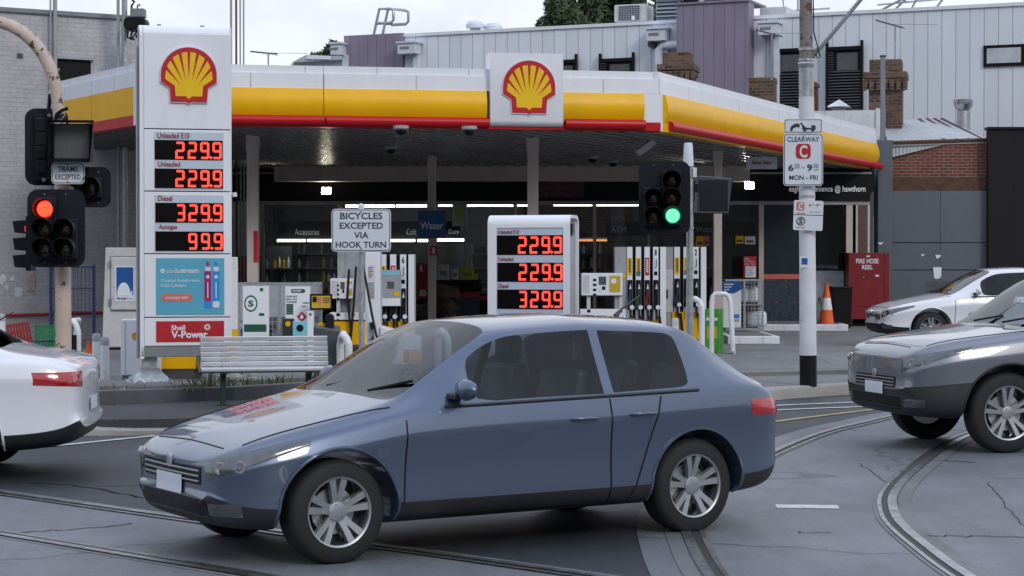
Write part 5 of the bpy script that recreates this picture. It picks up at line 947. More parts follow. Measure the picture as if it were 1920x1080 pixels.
# curved mast
p = at(120, 782, YM); o = thing('curved_mast', 'beige painted steel mast with chipped paint curving over to the left', 'mast', (p.x, p.y, .15)); k_ = F / YM
def mp(px, py): return ((px - 120) / k_, 0, at(120, py, YM).z - .15)
MB().tube([mp(120, 784), mp(119, 520), mp(118, 380), mp(117, 270)], [.083, .081, .078, .066], 20).build('shaft', M['mast'], o, smooth=60)
MB().tube([mp(117, 272), mp(113, 225), mp(110.5, 195), mp(106, 160), mp(97, 130), mp(84, 103), mp(66, 79), mp(44, 60), mp(20, 47), mp(-10, 38), mp(-70, 26), mp(-200, 10)], [.063, .063, .063, .063, .064, .066, .066, .064, .062, .06, .058, .05], 16).build('outreach_arm', M['mast'], o, smooth=60)
MB().lathe([(.16, -.02), (.16, .025), (.1, .04)], n=16).build('base_flange', M['concrete'], o)
b = MB(); b.tube([mp(108, 226), mp(112, 215), mp(122, 208), mp(133, 204)], .018).tube([mp(112, 222), mp(124, 216), mp(128, 224), mp(122, 228)], .012).tube([mp(116, 215), mp(126, 226), mp(131, 228)], .008); bb = b.build('cable', M['black'], o); bb.location.y = -.09
# right hand signal on the galvanised post
YP = 24.5; p = at(1293, 734, YP); o = thing('signal_post', 'galvanised steel post with a pale cap, carrying the green traffic signal', 'post', (p.x, p.y, .15)); k_ = F / YP; h = at(1293, 312, YP).z - .15
MB().cyl((0, 0, 0), (0, 0, h), .043, n=16).build('shaft', M['galv'], o, smooth=60); MB().lathe([(.066, h), (.062, h + .12), (.054, h + .26), (.047, h + .29)], (-.02, 0, 0), 16).build('cap', M['palegrey'], o, smooth=40)
b = MB()
for py in (505, 430, 312): z = at(1293, py, YP).z - .15; b.cyl((0, 0, z), (0, 0, z + .03), .05, n=12)
b.build('clamp', M['steel'], o); MB().lathe([(.13, -.02), (.13, .02), (.06, .05)], n=14).build('base_flange', M['galv'], o)
z = at(1293, 333, YP).z - .15; MB().box(.03, .08, -.06, .0, z, z + .12).build('junction_box', M['palegrey'], o, bevel=.006)
f = Fr('traffic_signal', 'five lamp traffic signal showing green on the galvanised post', 'traffic signal', 1246, 370, YP - .3, -5); board(f, (1198, 1294, 302, 440), .12, [(1241, 1277, 320, 425), (1208, 1241, 352, 425)])
lens(f.o, f, 1260, 338.5, 14.5, off='lens_red'); lens(f.o, f, 1260, 371, 14.5, off='lens_amber'); lens(f.o, f, 1261.5, 405, 14.5, 'green'); lens(f.o, f, 1226, 371.5, 14); lens(f.o, f, 1226, 405, 14); MB().cyl((.2, 0, .25), (.3, .3, .25), .02).cyl((.2, 0, -.25), (.3, .3, -.25), .02).build('bracket', M['signal_black'], f.o)
f = Fr('message_box_sign', 'back of a dark message sign box right of the green signal', 'sign', 1340, 364, YP + .1, 8); X, Z = f.x, f.z
MB().add([(X(1306), 0, Z(400)), (X(1367), 0, Z(401)), (X(1374), 0, Z(334)), (X(1309), 0, Z(329)), (X(1308), .2, Z(398)), (X(1365), .2, Z(399)), (X(1370), .2, Z(336)), (X(1310), .2, Z(331))], [(0, 1, 2, 3), (7, 6, 5, 4), (0, 4, 5, 1), (1, 5, 6, 2), (2, 6, 7, 3), (3, 7, 4, 0)]).build('housing', M['shop_blue'], f.o, bevel=.012); r = f.rect(1311, 1365, 337, 395); MB().box(r[0], r[1], -.012, 0, r[2], r[3]).build('back_cover', M['signal_black'], f.o, bevel=.006); MB().box(X(1300), X(1309), .02, .1, Z(360), Z(345)).build('bracket', M['black'], f.o)
# bicycles sign
f = sign('regulatory_sign', 'white sign reading BICYCLES EXCEPTED VIA HOOK TURN on a thin grey post', 'sign', (621.5, 733, 391.5, 472), 22, 0, True, .045, 'sign_white', .008, .01)
for s, a, c, y0, y1 in (('BICYCLES', 638, 717, 398.5, 411), ('EXCEPTED', 637, 718, 417, 429), ('VIA', 664, 691, 435, 447), ('HOOK TURN', 629.5, 724, 453, 464.5)): text(f.o, s, f.x(a), f.x(c), f.z(y1), f.z(y0), -.008, M['navy_text'], bold=.016)
MB().cyl((0, -.01, f.z(397)), (0, -.004, f.z(397)), .01, n=8).cyl((0, -.01, f.z(466)), (0, -.004, f.z(466)), .01, n=8).build('bolts', M['grey'], f.o)
p = at(677.5, 765, 22.06); o = thing('sign_post', 'thin galvanised post of the bicycles sign', 'post', (p.x, p.y, .15)); h = at(677, 385, 22.06).z - .15; MB().cyl((0, 0, -.05), (0, 0, h), .03, n=12).build('shaft', M['galv'], o, smooth=60); MB().lathe([(.035, h - .05), (.035, h), (.01, h + .02)], n=12).build('cap', M['palegrey'], o)
# ================================================================== TRAM POLE WITH SIGNS
YT = 25.75; k_ = F / YT; p = at(1515.5, 722, YT); o = thing('tram_pole', 'white and rusty steel tram pole with a black painted foot and a bracket arm', 'pole', (p.x, p.y, .15))
def zz(py): return at(1515, py, YT).z - .15
sx = -.0125
def cx_(py): return (1515.5 - 1515.5 - (722 - py) * .0085) / k_
def seg(nm, a, c, r0, r1, m, n=24): return MB().cyl((cx_(a), 0, zz(a)), (cx_(c), 0, zz(c)), r0, r1, n).build(nm, M[m], o, smooth=60)
seg('black_foot', 724, 666, .112, .111, 'black'); seg('white_section', 666, 182, .1105, .098, 'pole_white'); seg('upper_shaft', 182, 122, .096, .096, 'galv'); seg('upper_shaft', 122, -40, .087, .08, 'pole_rust')
MB().lathe([(.096, zz(128)), (.105, zz(125)), (.105, zz(121)), (.11, zz(120)), (.1, zz(117)), (.087, zz(116))], (cx_(122), 0, 0), 20).build('swaged_collar', M['galv'], o, smooth=40); b = MB()
for py in (112, 92, 368, 380): b.lathe([(.1 if py > 200 else .088, zz(py + 3)), (.108 if py > 200 else .096, zz(py + 3)), (.108 if py > 200 else .096, zz(py - 2)), (.1 if py > 200 else .088, zz(py - 2))], (cx_(py), 0, 0), 18)
b.build('clamp_band', M['galv'], o, smooth=40)
MB().tube([(cx_(100) + .08, 0, zz(108)), (cx_(100) + .12, 0, zz(97)), (.16, 0, zz(88)), (.72, 0, zz(-10)), (1.3, 0, zz(-110))], [.03, .034, .026, .026, .026], 10).build('bracket_arm', M['grey'], o, smooth=60)
MB().tube([(cx_(0) + .09, -.03, zz(-20)), (cx_(50) + .095, -.03, zz(60)), (.1, -.05, zz(86)), (.14, -.06, zz(108)), (.1, -.06, zz(110)), (.08, -.05, zz(100))], .008, 6).build('cable', M['black'], o)
b = MB(); rnd = random.Random(3)
r_ = .1035; 
f = sign('tow_away_sign', 'white tow away zone plate with a tow truck symbol, top of the tram pole signs', 'sign', (1470.5, 1541.5, 223, 249.5), YT - .16, -2, True, .025, 'sign_white', .008, .008); X, Z = f.x, f.z; b = MB(); y0, y1 = -.0075, -.004
b.prism([(X(1504), Z(243)), (X(1529), Z(243)), (X(1529), Z(235)), (X(1521), Z(235)), (X(1521), Z(240)), (X(1511), Z(239)), (X(1506), Z(234)), (X(1503), Z(230)), (X(1501.5), Z(230)), (X(1504), Z(237))], y0, y1); b.prism([(X(1503), Z(230)), (X(1502), Z(229)), (X(1497), Z(237)), (X(1498.5), Z(237))], y0, y1)
b.prism([(X(1482), Z(243)), (X(1483), Z(237)), (X(1487), Z(234)), (X(1491), Z(232)), (X(1497), Z(231)), (X(1499), Z(235)), (X(1492), Z(239))], y0, y1)
for cx, cz, r in ((1509, 243.5, 3.2), (1524, 243.5, 3.2), (1484, 243, 2.8), (1497, 237, 2.4)): b.prism([(X(cx) + r / f.k * math.cos(R(t)), Z(cz) + r / f.k * math.sin(R(t))) for t in range(0, 360, 30)], y0 - .001, y1)
b.build('tow_truck_symbol', M['navy_text'], f.o)
f = sign('clearway_sign', 'tall white CLEARWAY sign with a red C badge in the middle of the tram pole', 'sign', (1469, 1543, 250.5, 348.5), YT - .16, -2, True, .045, 'sign_white', .009, .009); X, Z = f.x, f.z; y = -.008
text(f.o, 'CLEARWAY', X(1476), X(1536), Z(266), Z(256.5), y, M['navy_text'], bold=.016); pl = MB().prism(rrect(X(1492), X(1520), Z(298), Z(269.5), .05), y + .001, y + .004).build('red_badge', M['red_sign'], f.o); text(pl, 'C', X(1499), X(1513.5), Z(296), Z(272), y - .002, M['sign_white'], bold=.03)
text(f.o, '6', X(1478), X(1488), Z(321), Z(308), y, M['navy_text'], bold=.03); text(f.o, '30', X(1489.5), X(1499), Z(316), Z(307), y, M['navy_text']); text(f.o, '-', X(1503), X(1508), Z(315.5), Z(314), y, M['navy_text']); text(f.o, '9', X(1513), X(1523), Z(321), Z(308), y, M['navy_text'], bold=.03); text(f.o, '30', X(1525), X(1534.5), Z(315), Z(307), y, M['navy_text']); text(f.o, 'AM', X(1526), X(1534), Z(320.5), Z(316.8), y, M['navy_text']); text(f.o, 'MON - FRI', X(1480), X(1533), Z(337.5), Z(328.5), y, M['navy_text'], bold=.016)
MB().cyl((0, -.01, Z(255)), (0, -.004, Z(255)), .008, n=8).cyl((0, -.01, Z(343)), (0, -.004, Z(343)), .008, n=8).build('bolts', M['grey'], f.o)
mk('faded_red', (.5, .2, .15), .5, dirt=.2)
f = sign('parking_sign', 'faded small white sign with a circled S, lowest on the tram pole', 'sign', (1488, 1543, 376, 432), YT - .16, -3, False, .02, 'sign_white'); f.o.rotation_euler.y = R(2); X, Z = f.x, f.z; y = -.004
bd = MB().prism(rrect(X(1493), X(1508), Z(395), Z(379), .025), y, y + .003).build('faded_badge', M['faded_red'], f.o); text(bd, 'C', X(1497), X(1504.5), Z(393.5), Z(381), y - .002, M['sign_white'], bold=.03); text(f.o, '6', X(1516), X(1520), Z(387), Z(382), y, M['red_sign'], bold=.03); text(f.o, '30', X(1521), X(1524.5), Z(384.5), Z(381.5), y, M['red_sign']); text(f.o, '- 9', X(1526), X(1533), Z(387), Z(382), y, M['red_sign'], bold=.03); text(f.o, '30', X(1534), X(1537.5), Z(384.5), Z(381.5), y, M['red_sign']); text(f.o, 'TOW AWAY', X(1517), X(1538), Z(399), Z(396), y, M['faded_red'])
MB().box(X(1488), X(1543), y, y + .002, Z(403.5), Z(402.5)).build('divider', M['navy_text'], f.o); b = MB()
for z in (400, 427): b.box(X(1496), X(1508), y, y + .003, Z(z) - .004, Z(z) + .004); b.prism([(X(1493.5), Z(z)), (X(1497), Z(z) - .012), (X(1497), Z(z) + .012)], y, y + .003); b.prism([(X(1510.5), Z(z)), (X(1507), Z(z) + .012), (X(1507), Z(z) - .012)], y, y + .003)
b.build('arrows', M['faded_red'], f.o); b = MB()
for i in range(24): b.quad(*[(X(1502) + r * math.cos(t), y - .001, Z(415) + r * math.sin(t)) for r, t in ((.044, R(i * 15)), (.056, R(i * 15)), (.056, R(i * 15 + 15)), (.044, R(i * 15 + 15)))])
b.build('ring', M['navy_text'], f.o); text(f.o, 'S', X(1498.5), X(1505.5), Z(420), Z(410), y - .001, M['navy_text'], bold=.03)
f = Fr('pole_sticker', 'white sticker with a blue square on the white part of the tram pole', 'sticker', 1510, 491, YT - .108, 0); r = f.rect(1500.5, 1516, 480, 502); MB().box(r[0], r[1], 0, .002, r[2], r[3]).build('sticker', M['sign_white'], f.o); r = f.rect(1503, 1514, 484, 496); MB().box(r[0], r[1], -.002, 0, r[2], r[3]).build('blue_square', M['poster_blue'] if 'sticker_blue' not in M else M['sticker_blue'], f.o)
# ================================================================== BENCH
f = Fr('park_bench', 'silver slatted street bench on two dark green legs in front of the tall price sign', 'bench', 498, 750, 22.3, 12, z=.15); X, Z = f.x, f.z; x0, x1 = X(381), X(616)
zt, zs = Z(632), Z(688)
for i in range(6): t = i / 6; MB().box(x0, x1, .0 + .16 * (1 - t) * 0 + .1 + .12 * (1 - t), .13 + .12 * (1 - t), zt - (zt - zs) * (t + .148), zt - (zt - zs) * t).build('back_slat', M['alu_slat'], f.o, bevel=.006)
for i in range(3): MB().box(x0 - .01, x1, -.25 + i * .13, -.14 + i * .13, zs - .035, zs + .0).build('seat_slat', M['alu_slat'], f.o, bevel=.006)
for px in (420, 576): 
    l = MB().box(X(px) - .03, X(px) + .03, -.08, .02, -.02, zs - .05).build('leg', M['green_leg'], f.o, bevel=.006); MB().box(X(px) - .03, X(px) + .03, -.24, .2, zs - .065, zs - .035).tube([(X(px), .15, zs - .05), (X(px), .2, zs + .03), (X(px), .31, zt - .03)], .02, 6).build('seat_bracket', M['green_leg'], l); MB().box(X(px) - .07, X(px) + .07, -.12, .06, -.003, .01).build('foot_plate', M['green_leg'], l)
MB().box(x0, x1, -.26, .1, zs - .05, zs - .036).build('seat_rail', M['green_leg'], f.o); MB().tube([(x0 - .02, -.25, zs - .05), (x0 - .04, -.1, zs + .03), (x0 - .02, .18, zs + .12)], .016, 6).build('end_bar', M['green_leg'], f.o)
# ================================================================== BOLLARDS
def hoop(label, px, pyb, pyt, Y, r=.05, w=.25, dirx=-1, m='white_worn', lean=0, dy=0):
    f = Fr('hoop_bollard', label, 'bollard', px, pyb, Y, 0, 'white tubular bollards'); h = f.z(pyt); f.o.location.z += 0
    MB().tube([(lean, 0, -.03), (lean * .2, 0, h * .75), (0, 0, h - .12), (dirx * .03, 0, h - .04), (dirx * .08, dy * .2, h), (dirx * w, dy * .8, h), (dirx * (w + .03), dy * .95, h - .04), (dirx * (w + .05), dy, h - .14), (dirx * (w + .05), dy, -.03)], r, 12).build('tube', M[m], f.o, smooth=60); MB().lathe([(r * 2, -.01), (r * 2, .012), (r, .02)], n=14).build('base_flange', M['galv'], f.o)
def post(label, px, pyb, pyt, Y, r=.055, capm='midgrey'):
    f = Fr('bollard', label, 'bollard', px, pyb, Y, 0, 'straight white bollards'); h = f.z(pyt); MB().cyl((0, 0, -.03), (0, 0, h - .1), r, n=16).build('shaft', M['white_worn'], f.o, smooth=60); MB().lathe([(r * 1.04, h - .1), (r * 1.04, h - .03), (r * .7, h)], n=16).build('cap', M[capm], f.o, smooth=40)
hoop('white hoop bollard right behind the curved mast', 147, 735, 602, 23.7, .034, .08, dy=.5); hoop('white curved bollard in front of the left pump, right of the bench', 654, 716, 629, 25.4, .05, .1, dy=.5); hoop('white curved bollard right of the galvanised signal post', 1316, 688, 561, 28.5, .042, .1, dy=.5); hoop('white hoop bollard beside the right hand gas cage', 1369, 660, 551, 33.4, .042, .26, lean=.05); hoop('white curved bollard at the foot of the small price sign', 840, 705, 622, 26.5, .05, .1, dy=.5)
post('white bollard with a grey cap by the tall sign, left of a pair', 181, 718, 625, 25.4); post('white bollard with a grey cap by the tall sign, right of a pair', 197, 722, 632, 25.1); post('short white bollard left of the galvanised signal post', 1266, 688, 596, 28.9, .05, 'offwhite'); post('grey capped bollard at the left edge of the photo', 2, 705, 588, 26.5, .06)
for px, pyt, pyb, Y in ((145.5, 628, 665, 23.55),):
    f = Fr('bollard_sleeve', 'black and yellow sleeve on the hoop bollard behind the curved mast', 'sleeve', px - 8, pyb, Y); MB().cyl((0, -.0, 0), (0, 0, f.z(pyt)), .04).build('sleeve', M['black'], f.o); MB().cyl((0, 0, -.14), (0, 0, -.002), .036).build('yellow_band', M['yellow'], f.o)
# ================================================================== ICE FREEZER, WHITE CABINET, CRATES
f = Fr('ice_freezer', 'pale grey ice freezer with a blue Arctic Ice poster on its door', 'freezer', 235, 655, 34.9, 6, z=.2); X, Z = f.x, f.z
MB().add([(X(192), 0, .04), (X(310), 0, .04), (X(310), 0, Z(464)), (X(199), 0, Z(464)), (X(192), .9, .04), (X(310), .9, .04), (X(310), .9, Z(464)), (X(199), .9, Z(464))], [(0, 1, 2, 3), (7, 6, 5, 4), (0, 4, 5, 1), (1, 5, 6, 2), (2, 6, 7, 3), (3, 7, 4, 0)]).build('body', M['offwhite'], f.o, bevel=.02)
d = MB().box(X(209), X(300), -.05, -.003, Z(581), Z(482)).build('door', M['offwhite'], f.o, bevel=.02); MB().box(X(208), X(301), -.02, -.0025, Z(583), Z(480)).build('door_seal', M['grey'], f.o); MB().box(X(206), X(210), -.07, -.02, Z(500), Z(489)).box(X(206), X(210), -.07, -.02, Z(571), Z(560)).build('hinge', M['grey'], d)
ps = MB().box(X(217), X(252), -.058, -.05, Z(565), Z(499)).build('poster', M['white'], f.o); MB().box(X(219.5), X(250.5), -.062, -.058, Z(553), Z(501)).build('blue_field', M['poster_blue'], ps)
MB().prism([(X(222), Z(553))] + [(X(233) + .115 * math.cos(R(a)), Z(553) + .22 * math.sin(R(a))) for a in range(175, -1, -15)] + [(X(246), Z(552)), (X(246), Z(545)), (X(248.5), Z(545)), (X(248.5), Z(553))], -.066, -.062).build('igloo', M['ice_bricks'], ps); text(ps, 'Arctic', X(219.5), X(238), Z(562), Z(556), -.063, M['poster_blue'], bold=.03); text(ps, 'Ice', X(239), X(249), Z(562), Z(556), -.063, M['skyblue'], bold=.02); MB().box(X(193), X(305), .03, .8, -.02, .04).build('plinth', M['black'], f.o)
f = Fr('white_cabinet', 'white cabinet with a small shell emblem beside the tall price sign', 'cabinet', 245, 716, 25.6, 8, z=.2); X, Z = f.x, f.z
MB().box(X(227), X(300), 0, .5, .08, Z(599)).build('body', M['white'], f.o, bevel=.015); MB().box(X(235.5), X(236.2), -.003, .0, .1, Z(602)).build('door_gap', M['grey'], f.o); MB().box(X(229), X(300), .03, .45, -.02, .08).build('plinth', M['grey'], f.o); pecten(f.o, X(254), Z(630), 13 / f.k, -.001, .006, rim=False)
f = Fr('pump_plinth', 'yellow lower casing with a red edge standing under the tall price sign', 'casing', 335, 712, 26.2, 6, z=.2); X, Z = f.x, f.z
MB().box(X(296), X(377), 0, .5, .13, Z(660)).build('yellow_panel', M['yellow'], f.o, bevel=.01); MB().box(X(272), X(296), -.005, .5, .13, Z(655)).build('red_edge', M['red_sign'], f.o); MB().box(X(272), X(378), .03, .5, -.02, .13).build('base', M['darkgrey'], f.o); MB().box(X(368), X(369.5), -.004, 0, .15, Z(662)).build('panel_gap', M['black'], f.o); MB().tube([(X(374), -.03, Z(665)), (X(371), -.05, Z(690)), (X(376), -.05, .05)], .02).build('hose', M['hose'], f.o)
def crate(label, m, q, Y, tilt, nrow=5):
    f = Fr('milk_crate', label, 'crate', (q[0] + q[1]) / 2, q[3], Y, 0, 'plastic crates by the brick wall'); w = (q[1] - q[0]) / f.k / 2; h = f.z(q[2]); b = MB(); d = w * .75
    for s in (-1, 1):
        for i in range(nrow): z = h * i / (nrow - 1); b.box(-w, w, s * d - .012, s * d + .012, z * .94, z * .94 + h * .06); b.box(s * w - .012, s * w + .012, -d, d, z * .94, z * .94 + h * .06)
        for i in range(9): x = -w + 2 * w * i / 8; b.box(x - .012, x + .012, s * d - .011, s * d + .011, 0, h)
        for i in range(6): yv = -d + 2 * d * i / 5; b.box(s * w - .011, s * w + .011, yv - .012, yv + .012, 0, h)
    b.build('basket', M[m], f.o); MB().box(-w, w, -d, d, 0, .015).build('floor', M[m], f.o); f.o.rotation_euler = (0, R(tilt), R(12)); MB().box(-w - .015, w + .015, -d - .02, -d + .02, h * .95, h * 1.0).box(-w - .015, w + .015, d - .02, d + .02, h * .95, h).build('lip', M[m], f.o); return f
c = crate('dull red crate leaning on its side by the brick wall', 'crate_red', (18, 62, 606, 668), 33, -9); c = crate('upper green crate of the stack of two by the brick wall', 'crate_green', (68, 112, 610, 636), 33.2, 0, 4); crate('lower green crate of the stack of two by the brick wall', 'crate_green', (68, 112, 640, 666), 33.2, 0, 4)
f = Fr('wire_rack', 'blue wire rack standing against the painted brick wall behind the mast', 'rack', 140, 640, 35.2, 8, z=.2); X, Z = f.x, f.z; b = MB()
for px in (97, 175): b.tube([(X(px), 0, 0), (X(px), 0, Z(497))], .03, 6)
for px in range(104, 174, 7): b.tube([(X(px), 0, Z(585)), (X(px), 0, Z(500))], .008, 4)
for py in (500, 540, 584): b.tube([(X(97), 0, Z(py)), (X(175), 0, Z(py))], .014, 5)
b.build('frame', M['rack_blue'], f.o)
o = thing('wall_board', 'small brown board fixed on the painted brick wall left of the mast', 'board', (GW.p(57).x, GW.p(57).y, 0), GW.rz); z0, z1 = GW.z(57, 545), GW.z(57, 512); MB().box(-.08, .08, -.03, 0, z0, z1).build('board', M['beige'], o); MB().cyl((0, -.035, z1 - .05), (0, -.03, z1 - .05), .01).cyl((0, -.035, z0 + .05), (0, -.03, z0 + .05), .01).build('screws', M['black'], o)
b = MB(); mk('flaked', (.62, .63, .66), .8); rnd = random.Random(5)
for cx, cy, r in ((3, 525, .09), (34, 545, .1), (22, 522, .05), (12, 538, .05)):
    u, z = GW.hit(cx), GW.z(cx, cy); b.prism([(u + r * (1 + .4 * rnd.uniform(-1, 1)) * math.cos(R(a)), z + r * (1 + .4 * rnd.uniform(-1, 1)) * math.sin(R(a))) for a in range(0, 360, 40)], -.006, .001)
b.build('flaked_patch', M['flaked'], gb)
# ================================================================== GAS CAGES
def gas_cage(label, q, Y, zb, rz, doors, poster_q, filled):
    f = Fr('gas_cylinder_cage', label, 'gas cage', (q[0] + q[1]) / 2, q[3], Y, rz, 'gas cylinder cages', z=zb); X, Z = f.x, f.z; x0, x1, h = X(q[0]), X(q[1]), Z(q[2]); D = .7; b = MB(); t = .03
    for x in (x0, x1 - t): b.box(x, x + t, 0, t, 0, h - .04); b.box(x, x + t, D - t, D, 0, h - .04)
    b.box(x0 + t, x1 - t, 0, t, 0, .05); b.box(x0, x1, -.01, D, h - .04, h); b.box(x0 + t, x1 - t, t, D - t, h * .48, h * .48 + .03)
    for i in range(1, doors): x = x0 + (x1 - x0) * i / doors; b.box(x - .025, x + .025, -.005, t, .05, h - .04)
    b.build('frame', M['galv'], f.o); MB().box(x0, x1, D - .01, D + .01, 0, h - .05).build('back_sheet', M['darkgrey'], f.o); b = MB(); n = int((x1 - x0) / .07)
    for i in range(n): x = x0 + (x1 - x0) * (i + .5) / n; b.box(x - .004, x + .004, .01, .018, .05, h - .04)
    for i in range(int(h / .08)): z = .08 + i * .08; b.box(x0 + t, x1 - t, .006, .014, z - .004, z + .004)
    b.build('wire_mesh', M['midgrey'], f.o)
    return f
def gas_bottle(x, y, z, h, lab):
    o = thing('gas_cylinder', lab, 'gas cylinder', (x, y, z), 0, 'gas cylinders in the cages'); r = h * .33; MB().lathe([(r * .75, 0), (r * .95, h * .06), (r, h * .15), (r, h * .6), (r * .8, h * .72), (r * .3, h * .78)], n=16).build('bottle', M['palegrey'], o, smooth=50); MB().lathe([(r * .5, h * .74), (r * .55, h), (r * .5, h), (r * .45, h * .76)], n=12).build('collar', M['midgrey'], o); MB().cyl((0, 0, h * .76), (0, 0, h * .95), .02).build('valve', M['steel'], o)
f = gas_cage('grey two door gas cylinder cage with white swap posters behind the bench', (447, 601, 530, 645), 31.5, .2, 3, 2, None, None); X, Z = f.x, f.z
mk('dark_green', (.01, .08, .045), .5)
for a, c in ((451, 522), (527, 597)): MB().box(X(a), X(c), -.007, .004, Z(595), Z(534)).build('door_panel', M['midgrey'], f.o, bevel=.004)
for q, hd in (((456, 505, 536, 640), 0), ((535, 582, 537, 640), 1)):
    bo = MB().box(X(q[0]), X(q[1]), -.02, -.008, Z(q[3]), Z(q[2])).build('poster', M['white'], f.o)
    if hd:
        hb = MB().prism(rrect(X(546), X(572), Z(549), Z(542), .02), -.024, -.02).build('header', M['dark_green'], bo); text(hb, 'SWAP', X(549), X(565), Z(547.5), Z(543.5), -.026, M['white'], bold=.02)
        for s, a, c, y0, y1 in (('SWAP ANY', 537, 558, 554, 558), ('BBQ GAS', 537, 557, 559.5, 563), ('CYLINDER', 537, 557, 564.5, 568)): text(bo, s, X(a), X(c), Z(y1), Z(y0), -.022, M['dark_green'], bold=.03)
        b = MB()
        for i in range(5): b.box(X(537), X(550), -.023, -.02, Z(573.5 + i * 4), Z(570 + i * 4))
        b.box(X(568), X(580), -.023, -.02, Z(569), Z(567)).box(X(566), X(574), -.023, -.02, Z(575), Z(573.5)); b.build('print', M['dark_green'], bo)
    else:
        b = MB()
        for i in range(24): b.quad(*[(X(471) + r * math.cos(t), -.022, Z(569) + r * 1.25 * math.sin(t)) for r, t in ((.085, R(i * 15)), (.105, R(i * 15)), (.105, R(i * 15 + 15)), (.085, R(i * 15 + 15)))])
        b.build('ring_mark', M['dark_green'], bo)
        for x_, u_, p_, q_ in ((488, 494, 546, 540), (486, 496, 592, 587), (458, 500, 622, 608)): MB().box(X(x_), X(u_), -.023, -.02, Z(p_), Z(q_)).build('print', M['dark_green'], bo)
        text(bo, 'S', X(466), X(476), Z(575), Z(563), -.022, M['dark_green'], bold=.04)
mk('yellow_board', (.5, .34, .02), .5)
f2, r = poster('yellow_board', 'yellow framed advert board on the right end of the left gas cage', 'sign', 581, 623, 551, 581, 31.2, 'black', 4, 'yellow_board', None); b = MB()
b.prism(rrect(f2.x(586), f2.x(594), f2.z(567), f2.z(556), .02), -.018, -.015); b.build('bin_picture', M['black'], f2.o); MB().prism(rrect(f2.x(595), f2.x(602), f2.z(571), f2.z(558), .02), -.018, -.015).build('bottle_picture', M['salmon'], f2.o); b = MB()
for i in range(3): b.box(f2.x(606), f2.x(619 - i), -.018, -.015, f2.z(560 + i * 4), f2.z(558 + i * 4))
b.build('print', M['brown'], f2.o)
f2 = Fr('flame_sign', 'red diamond flammable gas sign leaning by the gas cage', 'sign', 566, 594, 31.1); d = 10 / f2.k; MB().prism([(-d, 0), (0, -d), (d, 0), (0, d)], -.01, .0).build('diamond', M['red_sign'], f2.o); MB().prism([(-d * .25, -d * .35), (d * .25, -d * .35), (d * .3, 0), (0, d * .5), (-d * .3, 0)], -.014, -.01).build('flame', M['white'], f2.o)
mk('carton_print', (.02, .02, .022), .5)
for q, m, lab, badge in (((530, 550, 598, 634), 'carton_print', 'black printed carton in front of the left gas cage', 'yellow'), ((549, 576, 603, 634), 'skyblue', 'pale blue box with a round black mark behind the bench', 'black'), ((576, 588, 584, 640), 'white', 'white upright panel beside the pale blue box', 'grey')):
    f2 = Fr('carton', lab, 'carton', (q[0] + q[1]) / 2, q[3] + 6, 30.9, 3, 'cartons behind the bench'); w = f2.x(q[1]); MB().box(-w, w, 0, .3, -.3, f2.z(q[2])).build('body', M[m], f2.o, bevel=.006); r = w * .5; MB().prism([(r * math.cos(R(a)), f2.z(q[2]) - w * .9 + r * math.sin(R(a))) for a in range(0, 360, 24)], -.005, 0).build('badge', M[badge], f2.o)
for i, (px, py) in enumerate(((467, 610), (492, 612), (519, 606), (527, 637), (555, 588))): p = at(px, py + 8, 31.85); gas_bottle(p.x, p.y, p.z, .46, ['gas cylinder at the left end of the left cage', 'gas cylinder behind the beige column in the left cage', 'pale gas cylinder at the middle post of the left cage', 'lower gas cylinder at the middle post of the left cage', 'gas cylinder behind the right poster of the left cage'][i])
f = gas_cage('grey gas cylinder cage with a blue and white poster beside the white post', (1360, 1432, 524, 616), 43.5, .24, 2, 2, None, None); X, Z = f.x, f.z
bo = MB().box(X(1354), X(1389), -.03, -.008, Z(614), Z(527)).build('poster', M['white'], f.o); MB().prism([(X(1354), Z(527)), (X(1389), Z(527)), (X(1389), Z(543)), (X(1376), Z(550)), (X(1354), Z(549))], -.034, -.03).build('blue_field', M['poster_blue'], bo); text(bo, 'REFUEL', X(1358), X(1372), Z(535), Z(531), -.036, M['white']) if False else None
b = MB()
for i in range(3): b.box(X(1357), X(1375 - i * 4), -.037, -.034, Z(534 + i * 5), Z(532 + i * 5))
b.build('print', M['palegrey'], bo); text(bo, 'JYE', X(1373), X(1385), Z(605), Z(599), -.034, M['navy_text'], bold=.02); MB().prism(rrect(X(1375), X(1386), Z(597), Z(589), .03), -.034, -.03).build('cylinder_picture', M['gasblue'], bo)
for i, (px, py) in enumerate(((1394, 566), (1409, 566), (1410, 612), (1425, 612))): p = at(px, py, 43.9); gas_bottle(p.x, p.y, p.z, .45, ['upper left gas cylinder in the right hand cage', 'upper right gas cylinder in the right hand cage', 'lower left gas cylinder in the right hand cage', 'lower right gas cylinder in the right hand cage'][i])
f = Fr('green_box', 'bright green printed box standing between the two hoop bollards', 'box', 1335, 660, 33.6, -25, z=.2); X, Z = f.x, f.z; MB().box(-.13, .13, 0, .22, 0, Z(579)).build('body', M['box_green'], f.o, bevel=.008); MB().box(-.09, .09, -.006, -.001, .25, .45).build('label', M['lime'], f.o); MB().box(-.1, .1, -.006, -.001, .55, .6).build('print', M['white'], f.o)
